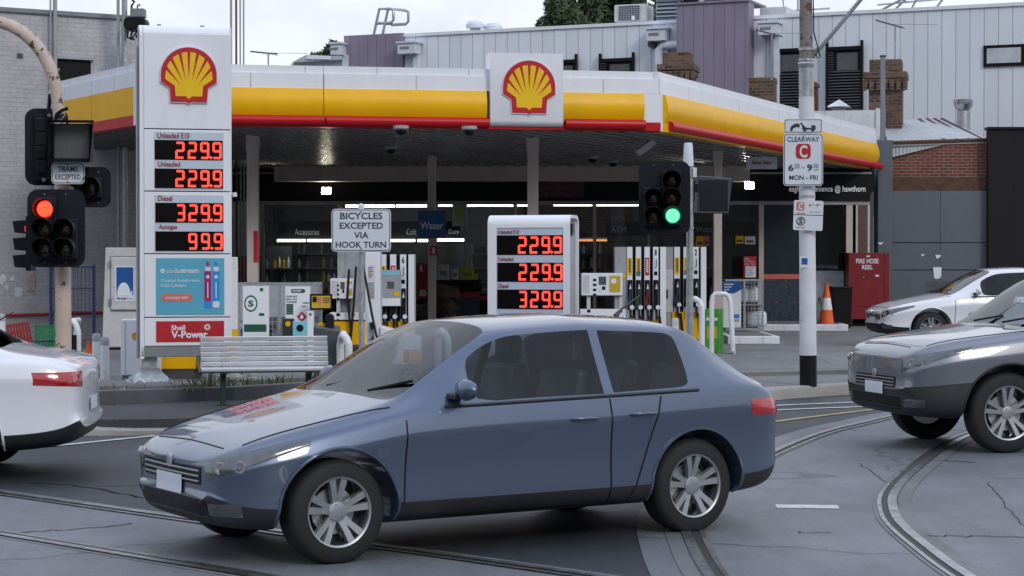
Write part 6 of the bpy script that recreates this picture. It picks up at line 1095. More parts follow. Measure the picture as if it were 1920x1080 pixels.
# ================================================================== PUMPS
def dispenser(label, px, Y, rz, tower, cons, number, cols, base_z=.32, yel=True, ht=463):
    """tower=(px0,px1); cons=(px0,px1,py0,py1) display console or None; cols=[(px, sticker material, strip)]"""
    f = Fr('fuel_pump', label, 'fuel pump', px, 640, Y, rz, 'fuel pumps', z=.2); X, Z = f.x, f.z; o = f.o; a, c = X(tower[0]), X(tower[1]); top = Z(ht); D = .55
    MB().box(a - .2, c + .2, -.2, 1.2, -.02, .13).build('island_kerb', M['concrete'], o, bevel=.02) if yel else None
    MB().box(a, c, .06, D, .13, top - .02).build('tower_body', M['black'], o, bevel=.01); n = len(cols); pitch = (c - a) / (n + .0); sw = pitch * .62
    for i, (m, nz) in enumerate(cols):
        x = a + pitch * (i + .35); st = MB().box(x - sw / 2, x + sw / 2, .0, .06, .13, top).build('white_strip', M['white'], o, bevel=.005)
        if m == 'num':
            text(st, number, x - sw * .2, x + sw * .2, top - .155, top - .045, -.004, M['black'], bold=.03); MB().box(x - sw * .32, x + sw * .32, -.004, .0, top - .4, top - .19).build('sticker', M['palegrey'], st); MB().box(x - sw * .3, x + sw * .3, -.004, 0, top - .5, top - .43).build('sticker', M['black'], st)
            text(st, 'J', x - sw * .15, x + sw * .15, top - .37, top - .23, -.006, M['black'])
        else:
            MB().box(x - sw * .38, x + sw * .38, -.004, .0, top - .5, top - .19).build('sticker', M[m], st); b = MB()
            for k in range(7): z = top - .24 - k * .034; b.box(x - .015, x + .022, -.007, -.004, z, z + .02)
            b.build('print', M['black'] if m == 'yellow' else M['white'], st)
            if i == 1: MB().box(x - sw * .38, x + sw * .38, -.006, .0, top - .51, top - .43).build('green_band', M['crate_green'], st)
        if nz:
            zb = top - .98; zn = top - .58; bt = MB().box(x - sw * .46, x + sw * .46, -.03, .0, zb - .12, zn).build('nozzle_boot', M['black'], o, bevel=.01)
            MB().prism([(x - .01, zn - .16), (x + .035, zn - .2), (x + .01, zn - .38), (x + .05, zn - .52), (x - .0, zn - .55), (x - .045, zn - .4), (x - .02, zn - .28)], -.075, -.032).build('nozzle', M[nz], bt); MB().cyl((x + .035, -.085, zn - .48), (x + .035, -.07, zn - .48), .04, n=12).build('nozzle_badge', M['palegrey'], bt); MB().prism([(x - .012, zn - .16), (x + .01, zn - .06), (x + .03, zn - .16)], -.06, -.04).build('spout', M['palegrey'], bt)
            MB().tube([(x + .01, -.05, zb - .1), (x + .015, -.06, zb - .3), (x + .06, -.06, .6), (x + .09, -.05, .35), (x + .1, -.02, .2)], .024, 6).build('hose', M['hose'], o, smooth=60)
    MB().box(c - .02, c + .08, .0, D, .13, top).build('end_panel', M['white'], o, bevel=.005)
    if cons:
        x0, x1, z0, z1 = f.rect(*cons); h = MB().box(x0, x1, -.06, .5, z0, z1).build('display_head', M['white'], o, bevel=.012); MB().box(x0 + .02, x0 + .14, -.062, -.06, z0 + .04, z1 - .04).build('side_shade', M['offwhite'], h)
        w = x1 - x0; MB().box(x0 + w * .42, x0 + w * .6, -.066, -.06, z0 + (z1 - z0) * .48, z1 - .06).build('lcd', M['darkgrey'], h); MB().box(x0 + w * .68, x1 - .04, -.066, -.06, z0 + .06, z1 - .05).build('instruction_sticker', M['yellow_board'], h); b = MB()
        for k in range(4): z = z1 - .1 - k * (z1 - z0) * .22; b.box(x0 + w * .28, x0 + w * .36, -.066, -.06, z - .04, z)
        b.box(x0 + w * .5, x0 + w * .58, -.066, -.06, z0 + .1, z0 + .16); b.build('buttons', M['black'], h); MB().cyl((x0 + w * .78, -.07, z1 - .14), (x0 + w * .78, -.066, z1 - .14), .05, n=12).build('round_label', M['white'], h); MB().box(x0 + w * .4, x0 + w * .48, -.064, -.06, z0 + .07, z0 + .14).build('small_sticker', M['palegrey'], h)
        MB().box(x0 + .1, x0 + .16, -.0, .4, z0 - .3, z0).box(x1 - .06, x1, .0, .4, z0 - .3, z0).build('support', M['offwhite'], o)
        zb = z0 - .24; MB().box(x0 - .02, a - .005, .0, .5, .55 if yel else .13, zb).build('cabinet_top', M['white'], o, bevel=.01); MB().box(x0 - .02, c, -.012, .45, .13, .52).build('yellow_skirt', M['yellow'], o); MB().box(x0 - .02, x0 + .06, -.015, .0, .13, .52).build('red_edge', M['red_sign'], o); MB().cyl((x0 + w * .3, -.01, zb - .12), (x0 + w * .3, .0, zb - .12), .015).build('lock', M['black'], o)
    else: MB().box(a - .03, c + .06, -.008, .06, .13, .62).build('yellow_skirt', M['yellow'], o)
    return f
f = dispenser('white fuel pump number 8 with four hoses and a display console under the ATM lettering', 1165, 35, 0, (1175, 1240), (1090, 1167, 512, 554), '8', [('yellow', 'nozzle_blue'), ('yellow', 'nozzle_green'), ('red_sign', 'nozzle_red'), ('num', 'black')])
MB().box(f.x(1153), f.x(1175), .02, .5, .13, f.z(463)).build('side_panel', M['midgrey'], f.o); MB().box(f.x(1164), f.x(1172), .012, .02, f.z(521), f.z(513)).build('orange_sticker', M['yellow'], f.o)
f = dispenser('white fuel pump number 2 with hose strips, partly behind the galvanised signal post', 1285, 36.6, 0, (1263, 1316), None, '2', [('yellow', 'nozzle_blue'), ('yellow', 'nozzle_green'), ('num', 'black')])
MB().box(f.x(1246), f.x(1262), .02, .5, .13, f.z(463)).build('side_panel', M['midgrey'], f.o); MB().box(f.x(1246), f.x(1262), .01, .02, f.z(585), f.z(505)).build('side_cover', M['offwhite'], f.o); MB().box(f.x(1247), f.x(1253), .004, .01, f.z(560), f.z(543)).build('display', M['darkgrey'], f.o)
f = dispenser('white fuel pump number 6 left of the middle column, grey display panel on its tower', 690, 34, 0, (712, 768), (620, 665, 522, 560), '6', [('yellow', 'black'), ('red_sign', 'black'), ('num', 'black')], ht=477)
d = MB().box(f.x(716), f.x(753), -.14, -.08, f.z(574), f.z(506)).build('display_panel', M['midgrey'], f.o, bevel=.008); MB().box(f.x(718), f.x(751), -.144, -.14, f.z(516), f.z(508)).build('blue_header', M['skyblue'], d); MB().box(f.x(727), f.x(740), -.144, -.14, f.z(541), f.z(528)).build('lcd', M['darkgrey'], d); MB().box(f.x(740), f.x(749), -.146, -.14, f.z(555), f.z(547)).build('orange_sticker', M['yellow'], d); MB().box(f.x(718), f.x(751), -.144, -.14, f.z(573), f.z(559)).build('white_label', M['white'], d)
b = MB(); b.tube([(f.x(655), -.05, f.z(505)), (f.x(652), -.08, f.z(560)), (f.x(659), -.1, f.z(620)), (f.x(655), -.05, .2)], .022, 6); b.tube([(f.x(668), -.05, f.z(500)), (f.x(664), -.08, f.z(570)), (f.x(658), -.1, f.z(640))], .022, 6); b.build('hose', M['hose'], f.o, smooth=60)
MB().box(f.x(632), f.x(645), .1, .3, .13, f.z(470)).box(f.x(645), f.x(684), .14, .4, .13, f.z(470)).build('hose_mast', M['midgrey'], f.o)
# autogas dispenser in front
f = Fr('autogas_dispenser', 'white autogas dispenser with a looping black hose and sloped white casing', 'fuel pump', 720, 700, 28, 0, z=.2); X, Z = f.x, f.z
MB().box(X(685), X(713), 0, .4, 0, Z(473)).build('column', M['white'], f.o, bevel=.012); MB().prism([(X(713.5), .1), (X(788), .1), (X(788), Z(632)), (X(713.5), Z(612))], -.05, .5).build('casing', M['white'], f.o, bevel=.01); MB().box(X(714), X(788), -.02, .45, -.02, .1).build('plinth', M['grey'], f.o)
MB().box(X(757), X(768), -.054, -.05, .12, Z(655)).build('red_stripe', M['red_sign'], f.o); MB().box(X(768), X(788), -.054, -.05, .12, Z(655)).build('yellow_stripe', M['yellow'], f.o); pecten(f.o, X(738), Z(661), 13 / f.k, -.051, .006, rim=False)
b = MB()
for i in range(6): b.box(X(691), X(700 - (i % 2) * 3), -.006, -.003, Z(502 + i * 3.6), Z(500.5 + i * 3.6))
MB().box(X(690), X(703), -.003, 0, Z(526), Z(497)).build('notice', M['palegrey'], f.o); b.build('print', M['red_sign'], f.o); MB().box(X(690), X(702), -.003, .0, Z(560), Z(529)).build('notice', M['midgrey'], f.o)
MB().box(X(692), X(702), -.06, .0, Z(637), Z(603)).build('nozzle_holder', M['midgrey'], f.o, bevel=.01); MB().prism([(X(694), Z(606)), (X(699), Z(604)), (X(703), Z(614)), (X(698), Z(618))], -.13, -.06).build('nozzle', M['black'], f.o)
b = MB(); P = [(681, 495, -.1), (690, 540, -.12), (698, 585, -.13), (706, 625, -.13), (716, 655, -.13), (722, 672, -.13), (729, 695, -.15)]; b.tube([(X(p[0]), p[2], Z(p[1])) for p in P], .018, 8); P = [(700, 630, -.1), (701, 655, -.12), (692, 675, -.14), (687, 690, -.14), (690, 704, -.15), (700, 712, -.17), (714, 714, -.17)]; b.tube([(X(p[0]), p[2], Z(p[1])) for p in smooth_line([(q[0], q[1], q[2]) for q in P], 4)], .018, 8) if False else b.tube([(X(p[0]), p[2], Z(p[1])) for p in P], .018, 8); b.build('hose', M['hose'], f.o, smooth=60)
f = Fr('rubbish_bin', 'dark grey tapered bin with a rounded handle, right of the bench', 'bin', 615, 716, 26, 4, z=.2); X, Z = f.x, f.z
MB().add([(X(588), 0, .0), (X(638), 0, .0), (X(637), 0, Z(620)), (X(588), 0, Z(611)), (X(588), .45, .0), (X(638), .45, 0), (X(637), .45, Z(612)), (X(588), .45, Z(606))], [(0, 1, 2, 3), (7, 6, 5, 4), (0, 4, 5, 1), (1, 5, 6, 2), (2, 6, 7, 3), (3, 7, 4, 0)]).build('body', M['grey_bin'] if 'grey_bin' in M else mk('grey_bin', (.06, .068, .08), .5, dirt=.2), f.o, bevel=.02); MB().prism(rrect(X(609), X(626), Z(622), Z(589), .05), .1, .3).build('handle', M['black_matt'], f.o, bevel=.02); MB().cyl((X(602), .18, Z(612)), (X(602), .22, Z(612)), .05, n=12).build('badge', M['yellow'], f.o)
f = Fr('fire_cabinet', 'red cabinet with white print behind the tall sign and the left column', 'cabinet', 450, 600, 46.8, 0, z=.2); X, Z = f.x, f.z; MB().box(X(435), X(464), 0, .3, 0, Z(483)).build('body', M['red_sign'], f.o, bevel=.01); MB().box(X(438), X(444), -.005, 0, Z(500), Z(496)).box(X(438), X(448), -.005, 0, Z(508), Z(504)).build('print', M['white'], f.o)
f = Fr('white_post', 'white post with a yellow foot between the tall sign and the left column', 'post', 439, 640, 30.5, 0, z=.2); MB().box(-.055, .055, -.05, .05, f.z(618), f.z(482)).build('shaft', M['white_worn'], f.o, bevel=.01); MB().box(-.057, .057, -.052, .052, 0, f.z(618)).build('yellow_foot', M['yellow'], f.o)
# ================================================================== CARS
M['car_glass_1'] = M['car_glass'].copy(); M['car_glass_2'] = M['car_glass'].copy(); mk('pillar_black', (.008, .008, .01), .3)
mk('alloy', (.36, .37, .39), .42, metal=.7, var=.1)
mk('lamp_dark', (.09, .1, .11), .15, metal=.5, var=.3, scale=14, coat=1)
def catmull(xs, ys, x):
    for i in range(len(xs) - 1):
        if xs[i] <= x <= xs[i + 1]:
            t = (x - xs[i]) / (xs[i + 1] - xs[i]); return ys[i] + (ys[i + 1] - ys[i]) * t
    return ys[0] if x < xs[0] else ys[-1]
SPEC = {
 # x from nose: (x, bottom, shoulder z, top z, half width, half width at roof, kind)
 'hatch': dict(L=4.05, st=[(0, .30, .56, .60, .52, .40, 'b'), (.08, .22, .62, .67, .68, .5, 'b'), (.32, .19, .70, .76, .79, .55, 'b'), (.75, .19, .78, .86, .83, .58, 'b'), (1.10, .19, .85, .935, .84, .62, 'cowl'), (1.28, .19, .865, 1.02, .842, .62, 'ws'), (1.62, .19, .885, 1.245, .845, .60, 'ws'), (1.86, .19, .89, 1.355, .845, .575, 'hdr'), (2.0, .19, .895, 1.375, .845, .57, 'sw'), (2.48, .19, .90, 1.395, .845, .565, 'sw'), (2.56, .19, .90, 1.395, .845, .565, 'bp'), (2.62, .19, .905, 1.392, .845, .565, 'sw'), (3.12, .19, .92, 1.37, .84, .555, 'sw'), (3.24, .19, .925, 1.355, .84, .55, 'cp'), (3.40, .20, .93, 1.32, .835, .545, 'rw'), (3.66, .21, .935, 1.13, .825, .56, 'rw'), (3.82, .22, .93, .99, .81, .58, 'tail'), (3.98, .25, .88, .94, .77, .58, 'b'), (4.05, .33, .78, .84, .66, .5, 'b')], wh=(.72, 3.28), wr=.305, tail=(.72, .9)),
 'suv': dict(L=4.75, st=[(0, .42, .78, .86, .62, .5, 'b'), (.07, .34, .86, .95, .78, .58, 'b'), (.3, .3, .95, 1.04, .89, .66, 'b'), (.85, .3, 1.02, 1.10, .925, .68, 'b'), (1.2, .3, 1.06, 1.15, .93, .70, 'cowl'), (1.32, .3, 1.07, 1.22, .93, .70, 'ws'), (1.68, .3, 1.085, 1.47, .93, .67, 'ws'), (1.92, .3, 1.09, 1.61, .93, .64, 'hdr'), (2.06, .3, 1.095, 1.64, .93, .635, 'sw'), (2.62, .3, 1.10, 1.67, .93, .63, 'sw'), (2.7, .3, 1.10, 1.67, .93, .63, 'bp'), (2.78, .3, 1.10, 1.67, .93, .63, 'sw'), (3.5, .3, 1.11, 1.65, .93, .62, 'sw'), (3.62, .3, 1.11, 1.645, .93, .62, 'cp'), (3.7, .3, 1.115, 1.64, .93, .62, 'sw'), (4.2, .3, 1.12, 1.60, .92, .61, 'sw'), (4.36, .31, 1.12, 1.57, .91, .61, 'cp'), (4.46, .32, 1.115, 1.5, .9, .61, 'rw'), (4.62, .35, 1.1, 1.17, .88, .62, 'tail'), (4.72, .4, 1.0, 1.07, .84, .62, 'b'), (4.75, .46, .9, .96, .76, .55, 'b')], wh=(.92, 3.72), wr=.37, tail=(.85, 1.1)),
 'sedan': dict(L=4.6, st=[(0, .32, .58, .62, .55, .42, 'b'), (.08, .23, .64, .69, .7, .52, 'b'), (.35, .2, .73, .79, .82, .58, 'b'), (.9, .2, .82, .89, .86, .6, 'b'), (1.25, .2, .87, .95, .87, .64, 'cowl'), (1.4, .2, .88, 1.02, .87, .64, 'ws'), (1.8, .2, .9, 1.27, .875, .61, 'ws'), (2.05, .2, .905, 1.38, .875, .585, 'hdr'), (2.2, .2, .91, 1.41, .875, .58, 'sw'), (2.65, .2, .915, 1.425, .875, .575, 'sw'), (2.73, .2, .915, 1.425, .875, .575, 'bp'), (2.8, .2, .92, 1.42, .875, .575, 'sw'), (3.3, .2, .93, 1.38, .87, .565, 'sw'), (3.42, .2, .935, 1.355, .87, .56, 'cp'), (3.55, .21, .94, 1.3, .865, .56, 'rw'), (3.95, .22, .95, 1.06, .86, .6, 'tail'), (4.2, .23, .95, 1.02, .85, .62, 'b'), (4.5, .27, .9, .98, .8, .6, 'b'), (4.6, .36, .8, .88, .68, .52, 'b')], wh=(.85, 3.62), wr=.32, tail=(.74, .92)),
}
def car(name, label, kind, paint, loc, rz, cat='car'):
    sp = SPEC[kind]; L = sp['L']; o = thing(name, label, cat, loc, rz); st = sp['st']; wr = sp['wr']
    # section points from the bottom centre to the top centre (left half), then mirrored
    def section(s):
        x, zb, zs, zt, w, wt, k = s; cab = k in ('ws', 'hdr', 'sw', 'bp', 'cp', 'rw'); zm = zb + (zs - zb) * .52
        P = [(0, zb), (w * .7, zb), (w * .93, zb + .035), (w * .985, zb + .15), (w * .972, zm), (w * 1.0, zm + (zs - zm) * .62), (w * .965, zs - .012)]
        if cab: P += [(w * .945, zs + .02), (w * .945 + (wt * 1.06 - w * .945) * .55, zs + .02 + (zt - .07 - zs) * .52), (wt * 1.07, zt - .075), (wt * 1.0, zt - .028), (wt * .6, zt + .008), (0, zt + .022)]
        else: P += [(w * .93, zs + .012), (w * .89, zs + (zt - zs) * .35), (wt * 1.3 if wt * 1.3 < w * .86 else w * .86, zs + (zt - zs) * .62), (wt * 1.12, zs + (zt - zs) * .82), (wt * .6, zt), (0, zt + .012)]
        return P
    S_ = [section(s) for s in st]; n = len(S_[0]); bm = bmesh.new(); rows = []
    for s, P in zip(st, S_):
        rows.append([bm.verts.new((L / 2 - s[0], y, z)) for y, z in P] + [bm.verts.new((L / 2 - s[0], -y, z)) for y, z in reversed(P[1:-1])])
    m = len(rows[0]); cre = bm.edges.layers.float.new('crease_edge')
    for i in range(len(rows) - 1):
        ka, kb = st[i][6], st[i + 1][6]
        for j in range(m):
            f = bm.faces.new((rows[i][j], rows[i][(j + 1) % m], rows[i + 1][(j + 1) % m], rows[i + 1][j])); jj = j if j < n - 1 else m - 1 - j; mat = 0
            side = jj in (7, 8); top = jj in (10, 11)
            if top and ka in ('cowl', 'ws') and kb in ('ws', 'hdr'): mat = 1
            if top and ka in ('cp', 'rw') and kb in ('rw', 'tail') : mat = 2
            if side and ka in ('hdr', 'sw', 'bp') and kb in ('sw', 'bp', 'cp') and not (ka == 'sw' and kb == 'bp') : mat = 3
            if side and ka == 'ws' and kb == 'hdr': mat = 3
            if side and ka == 'sw' and kb == 'bp': mat = 3
            if side and ka == 'bp' : mat = 5
            if side and ka == 'cp' and kb == 'sw': mat = 5
            if jj in (0, 1): mat = 4
            if jj == 2 or (jj == 3 and kind == 'suv'): mat = 4
            f.material_index = mat
    for rw in (rows[0], rows[-1]):                      # nose and tail closed by strips from side to side
        for j in range(n - 1):
            q = [rw[j], rw[j + 1]] + ([rw[m - j - 1]] if j + 1 < n - 1 else []) + ([rw[m - j]] if j > 0 else [])
            bm.faces.new(q).material_index = 4 if j < 2 or (j == 2 and kind == 'suv') else 0
    bm.verts.index_update(); ring = {v.index: j for rw in rows for j, v in enumerate(rw)}
    for e in bm.edges:
        ms = {f.material_index for f in e.link_faces}
        if len(ms) > 1: e[cre] = .55
        elif ring.get(e.verts[0].index) == ring.get(e.verts[1].index) and ring.get(e.verts[0].index) in (5, m - 5): e[cre] = .6
    bmesh.ops.recalc_face_normals(bm, faces=bm.faces); me = bpy.data.meshes.new('body'); bm.to_mesh(me); bm.free()
    mats = [M[paint], M['car_glass_1'], M['car_glass_2'], M['car_glass'], M['car_trim'], M['pillar_black']]
    for q in mats: me.materials.append(q)
    tmp = bpy.data.objects.new('tmp', me); COL.objects.link(tmp); sb_ = tmp.modifiers.new('s', 'SUBSURF'); sb_.levels = sb_.render_levels = 3
    W_ = max(s[4] for s in st); c = MB()
    for wx in sp['wh']: c.cyl((L / 2 - wx, -W_ - .2, wr), (L / 2 - wx, W_ + .2, wr), wr * 1.2, n=40)
    cm = bpy.data.meshes.new('cut'); cm.from_pydata(c.v, [], c.f); bmc = bmesh.new(); bmc.from_mesh(cm); bmesh.ops.recalc_face_normals(bmc, faces=bmc.faces); bmc.to_mesh(cm); bmc.free(); cm.materials.append(M['black']); ct = bpy.data.objects.new('cut', cm); COL.objects.link(ct)
    bo = tmp.modifiers.new('b', 'BOOLEAN'); bo.operation = 'DIFFERENCE'; bo.object = ct; bo.solver = 'EXACT'
    try: bo.material_mode = 'TRANSFER'
    except Exception: pass
    dg = bpy.context.evaluated_depsgraph_get(); fin = bpy.data.meshes.new_from_object(tmp.evaluated_get(dg)); bpy.data.objects.remove(tmp); bpy.data.objects.remove(ct)
    bm = bmesh.new(); bm.from_mesh(fin); bvh = BVHTree.FromBMesh(bm)
    def split(idx, nm, mat, push=0.0):
        b2 = bm.copy(); b2.faces.ensure_lookup_table(); dl = [f for f in b2.faces if f.material_index not in idx]; bmesh.ops.delete(b2, geom=dl, context='FACES')
        if not b2.faces: b2.free(); return None
        for f in b2.faces: f.smooth = True
        mm = bpy.data.meshes.new(nm); b2.to_mesh(mm); b2.free(); mm.materials.clear()
        for q in (mat if isinstance(mat, list) else [mat]): mm.materials.append(q)
        if not isinstance(mat, list): mm.polygons.foreach_set('material_index', [0] * len(mm.polygons))
        mm.set_sharp_from_angle(angle=R(38)); return link(nm, mm, o)
    nslot = len(fin.materials)
    split({0, 5} | set(range(6, nslot + 1)), 'body', list(fin.materials)); split({1}, 'windscreen', M['car_glass']); split({2}, 'rear_window', M['car_glass']); split({4}, 'lower_trim', M['car_trim'])
    b2 = bm.copy(); bmesh.ops.delete(b2, geom=[f for f in b2.faces if f.material_index != 3], context='FACES'); bmesh.ops.remove_doubles(b2, verts=b2.verts, dist=1e-5)   # every side window its own part
    left = set(b2.faces)
    while left:
        isl = set(); q = [next(iter(left))]
        while q:
            f = q.pop()
            if f in isl: continue
            isl.add(f); q += [g for e in f.edges for g in e.link_faces if g not in isl]
        left -= isl; vm = {}; vs = []; fs = []
        for f in isl:
            ff = []
            for v in f.verts:
                if v not in vm: vm[v] = len(vs); vs.append(tuple(v.co))
                ff.append(vm[v])
            fs.append(tuple(ff))
        MB().add(vs, fs).build('side_window', M['car_glass'], o, smooth=60)
    b2.free()
    def hitside(x, z, s): 
        h = bvh.ray_cast(Vector((L / 2 - x, s * 2, z)), Vector((0, -s, 0))); return h[0]
    def line(pts, s, r, nm, mat, out=.0):
        P = [hitside(x, z, s) for x, z in pts]; P = [p + Vector((0, s * out, 0)) for p in P if p is not None]
        if len(P) > 1: return MB().tube(P, r, 5).build(nm, M[mat], o)
    def lin(a, c, n=14): return [(a[0] + (c[0] - a[0]) * i / n, a[1] + (c[1] - a[1]) * i / n) for i in range(n + 1)]
    def belt(x): return catmull([s[0] for s in st], [s[2] for s in st], x)
    bx = [s[0] for s in st if s[6] == 'bp'][0]; hx = [s[0] for s in st if s[6] == 'hdr'][0]; cxx = [s[0] for s in st if s[6] == 'cp'][0]; zlow = st[5][1] + .06; f0 = sp['wh'][0] + wr * 1.25; r0 = sp['wh'][1] - wr * 1.1
    for s in (1, -1):
        for x in (bx + .03,): line(lin((x, zlow), (x, belt(x) - .01)), s, .006, 'door_gap', 'black')
        line(lin((f0 + .02, zlow + .08), (f0 + .04, belt(f0) - .03)), s, .006, 'door_gap', 'black'); line(lin((r0 + .04, belt(r0) - .02), (r0 - .1, zlow + .25)) + lin((r0 - .12, zlow + .2), (r0 - .2, zlow), 4), s, .006, 'door_gap', 'black'); line(lin((f0 + .02, zlow), (r0 - .2, zlow), 20), s, .006, 'sill_gap', 'black')
        line(lin((hx - .45, belt(hx) - .002), (cxx + .05, belt(cxx) + .0), 24), s, .011, 'belt_trim', 'car_trim', .004)
        for x in (bx - .18, r0 - .12): 
            h = hitside(x, belt(x) - .12, s)
            if h is not None: MB().tube([h + Vector((.1, -s * .01, .0)), h + Vector((.08, s * .03, .004)), h + Vector((-.08, s * .03, .004)), h + Vector((-.1, -s * .01, 0))], .012, 8).build('door_handle', M[paint], o, smooth=60)
        h = hitside(hx - .38, belt(hx) + .06, s) or hitside(hx - .3, belt(hx) - .02, s)
        if h is not None:
            mb = MB().lathe([(.005, -.09), (.06, -.07), (.085, 0), (.06, .07), (.005, .09)], n=14).build('mirror', M[paint], o, smooth=60); mb.location = (h.x - .02, s * (abs(h.y) + .14), belt(hx) + .1); mb.rotation_euler = (R(90), 0, 0); mb.scale = (.6, .8, 1.1); MB().box(h.x - .06, h.x + .04, min(s * abs(h.y), s * (abs(h.y) + .1)), max(s * abs(h.y), s * (abs(h.y) + .1)), belt(hx) + .04, belt(hx) + .075).build('mirror_stem', M['car_trim'], o, bevel=.01)
        # lamps follow the body surface
        def patch(a, c, zr0, zr1, nm, mat, out):
            nn = Vector((-(c[1] - a[1]) * 1.0, (c[0] - a[0]), 0)).normalized(); g = []
            if nn.dot(Vector((a[0], a[1], 0))) < 0: nn = -nn
            for i in range(11):
                for j in range(6):
                    t = i / 10; p = Vector((a[0] + (c[0] - a[0]) * t, a[1] + (c[1] - a[1]) * t, 0)); lo = zr0[0] + (zr1[0] - zr0[0]) * t; hi = zr0[1] + (zr1[1] - zr0[1]) * t; p.z = lo + (hi - lo) * j / 5
                    h = bvh.ray_cast(p + nn * 1.2, -nn)
                    if h[0] is None: return
                    g.append(h[0] + nn * (out if 0 < i < 10 and 0 < j < 5 else .003))
            MB().add(g, [(i * 6 + j, (i + 1) * 6 + j, (i + 1) * 6 + j + 1, i * 6 + j + 1) for i in range(10) for j in range(5)]).build(nm, M[mat], o, smooth=60)
        w0 = st[2][4]; zs0 = belt(.15); zs1 = belt(.5); zt0, zt1 = sp['tail']; wt_ = st[-3][4]
        patch((L / 2 - .06, s * w0 * .52), (L / 2 - .55, s * w0 * .97), (zs0 - .15, zs0 - .01), (zs1 - .03, zs1 + .0), 'headlight', 'lamp_dark', .006)
        for q in (.3, .62):
            p = Vector((L / 2 - .06 - .49 * q * .62, s * w0 * (.52 + .45 * q * .62), zs0 - .075 + .03 * q)); nn = Vector((.62, s * .78, 0)); h = bvh.ray_cast(p + nn, -nn)
            if h[0] is not None: ob_ = MB().lathe([(.036, -.02), (.036, .007), (.03, .009), (.02, .004), (.003, .003)], n=18).build('headlamp_lens', M['alloy'], o, smooth=60); ob_.location = h[0]; ob_.rotation_euler = nn.to_track_quat('Z', 'Y').to_euler()
        patch((L / 2 - .1, s * w0 * .56), (L / 2 - .24, s * w0 * .78), (st[0][1] + .0, st[0][1] + .07), (st[0][1] + .0, st[0][1] + .08), 'fog_lamp', 'lamp_dark', .006)
        patch((-L / 2 + .05, s * wt_ * .55), (-L / 2 + .34, s * wt_ * 1.0), (zt0, zt1 - .05), (zt0 + .03, zt1 - .05), 'tail_light', 'tail_glass', .008)
    for s in (1, -1):                                  # bonnet shut lines, from above
        P = [bvh.ray_cast(Vector((L / 2 - x, s * y, 3)), Vector((0, 0, -1)))[0] for x, y in lin((.2, st[2][4] * .74), (st[4][0] - .02, st[4][4] * .86), 16)]
        MB().tube([p for p in P if p is not None], .005, 5).build('bonnet_gap', M['black'], o)
    P = [bvh.ray_cast(Vector((L / 2 - .13, y, 3)), Vector((0, 0, -1)))[0] for y in [-.48 + .096 * i for i in range(11)]]; P = [p for p in P if p is not None]
    if len(P) > 2: MB().tube(P, .005, 5).build('bonnet_gap', M['black'], o)
    h = bvh.ray_cast(Vector((-L / 2 + .85, 0, 3)), Vector((0, 0, -1)))[0]; MB().tube([h, h + Vector((-.05, 0, .05)), h + Vector((-.2, 0, .14))], [.02, .008, .004], 6).build('aerial', M['car_trim'], o)
    for wx in sp['wh']:                                # wheel arch lips
        for s in (1, -1):
            P = [bvh.ray_cast(Vector((L / 2 - wx + wr * 1.225 * math.cos(R(t)), s * 2, wr + wr * 1.225 * math.sin(R(t)))), Vector((0, -s, 0)))[0] for t in range(-10, 191, 8)]; P = [p for p in P if p is not None and abs(p.y) > W_ * .7]
            if len(P) > 3: MB().tube(P, .011, 6).build('arch_lip', M['car_trim'] if kind == 'suv' else M[paint], o, smooth=60)
    # nose: grille, intake, plate
    def front(y, z, sgn=1):
        h = bvh.ray_cast(Vector((sgn * (L / 2 + 1), y, z)), Vector((-sgn, 0, 0))); return h[0]
    for nm, y0, y1, z0, z1, mat, sg in (('grille', -.42, .42, st[0][1] + .17, st[0][1] + .27, 'black', 1), ('bumper_intake', -.5, .5, st[0][1] - .03, st[0][1] + .09, 'black', 1), ('number_plate', -.19, .19, st[0][1] + .1, st[0][1] + .21, 'sign_white', 1), ('number_plate', -.19, .19, st[-1][1] + .17, st[-1][1] + .28, 'sign_white', -1)):
        g = [front(y0 + (y1 - y0) * i / 10, z0 + (z1 - z0) * j / 3, sg) for i in range(11) for j in range(4)]
        if all(p is not None for p in g): MB().add([p + Vector((sg * (.012 if 'plate' in nm else .004), 0, 0)) for p in g], [(i * 4 + j, (i + 1) * 4 + j, (i + 1) * 4 + j + 1, i * 4 + j + 1) for i in range(10) for j in range(3)]).build(nm, M[mat], o)
    g = [front(-.4 + .08 * i, st[0][1] + .22) for i in range(11)]
    if all(p is not None for p in g):
        for dz in (-.03, .0, .03): MB().tube([p + Vector((.006, 0, dz)) for p in g], .006, 5).build('grille_bar', M['alloy'], o)
    h = front(0, st[0][1] + .285)
    if h is not None: MB().lathe([(.004, .0), (.042, .0), (.045, .008), (.03, .012), (.004, .012)], (0, 0, 0), 18, 'y').build('badge', M['steel'], o, smooth=40).matrix_local = Matrix.Translation(h) @ Matrix.Rotation(R(-90), 4, 'Z')
    for s in (.3, -.25): MB().tube([(L / 2 - 1.16, s, st[4][3] + .03), (L / 2 - 1.3, s + .3, st[5][3] + .015)], .01, 5).build('wiper', M['black'], o)
    # cabin seen through the glass
    fl_ = st[5][1]; zb_ = belt(2.2); xs = bx - .35
    MB().box(L / 2 - st[-4][0] + .1, L / 2 - 1.1, -.6, .6, fl_ + .03, fl_ + .08).build('cabin_floor', M['car_trim'], o)
    MB().profx([(-.62, zb_ - .3), (.62, zb_ - .3), (.62, zb_ - .06), (-.62, zb_ - .06)], L / 2 - hx + .1, L / 2 - 1.25).build('dashboard', M['car_trim'], o, bevel=.05)
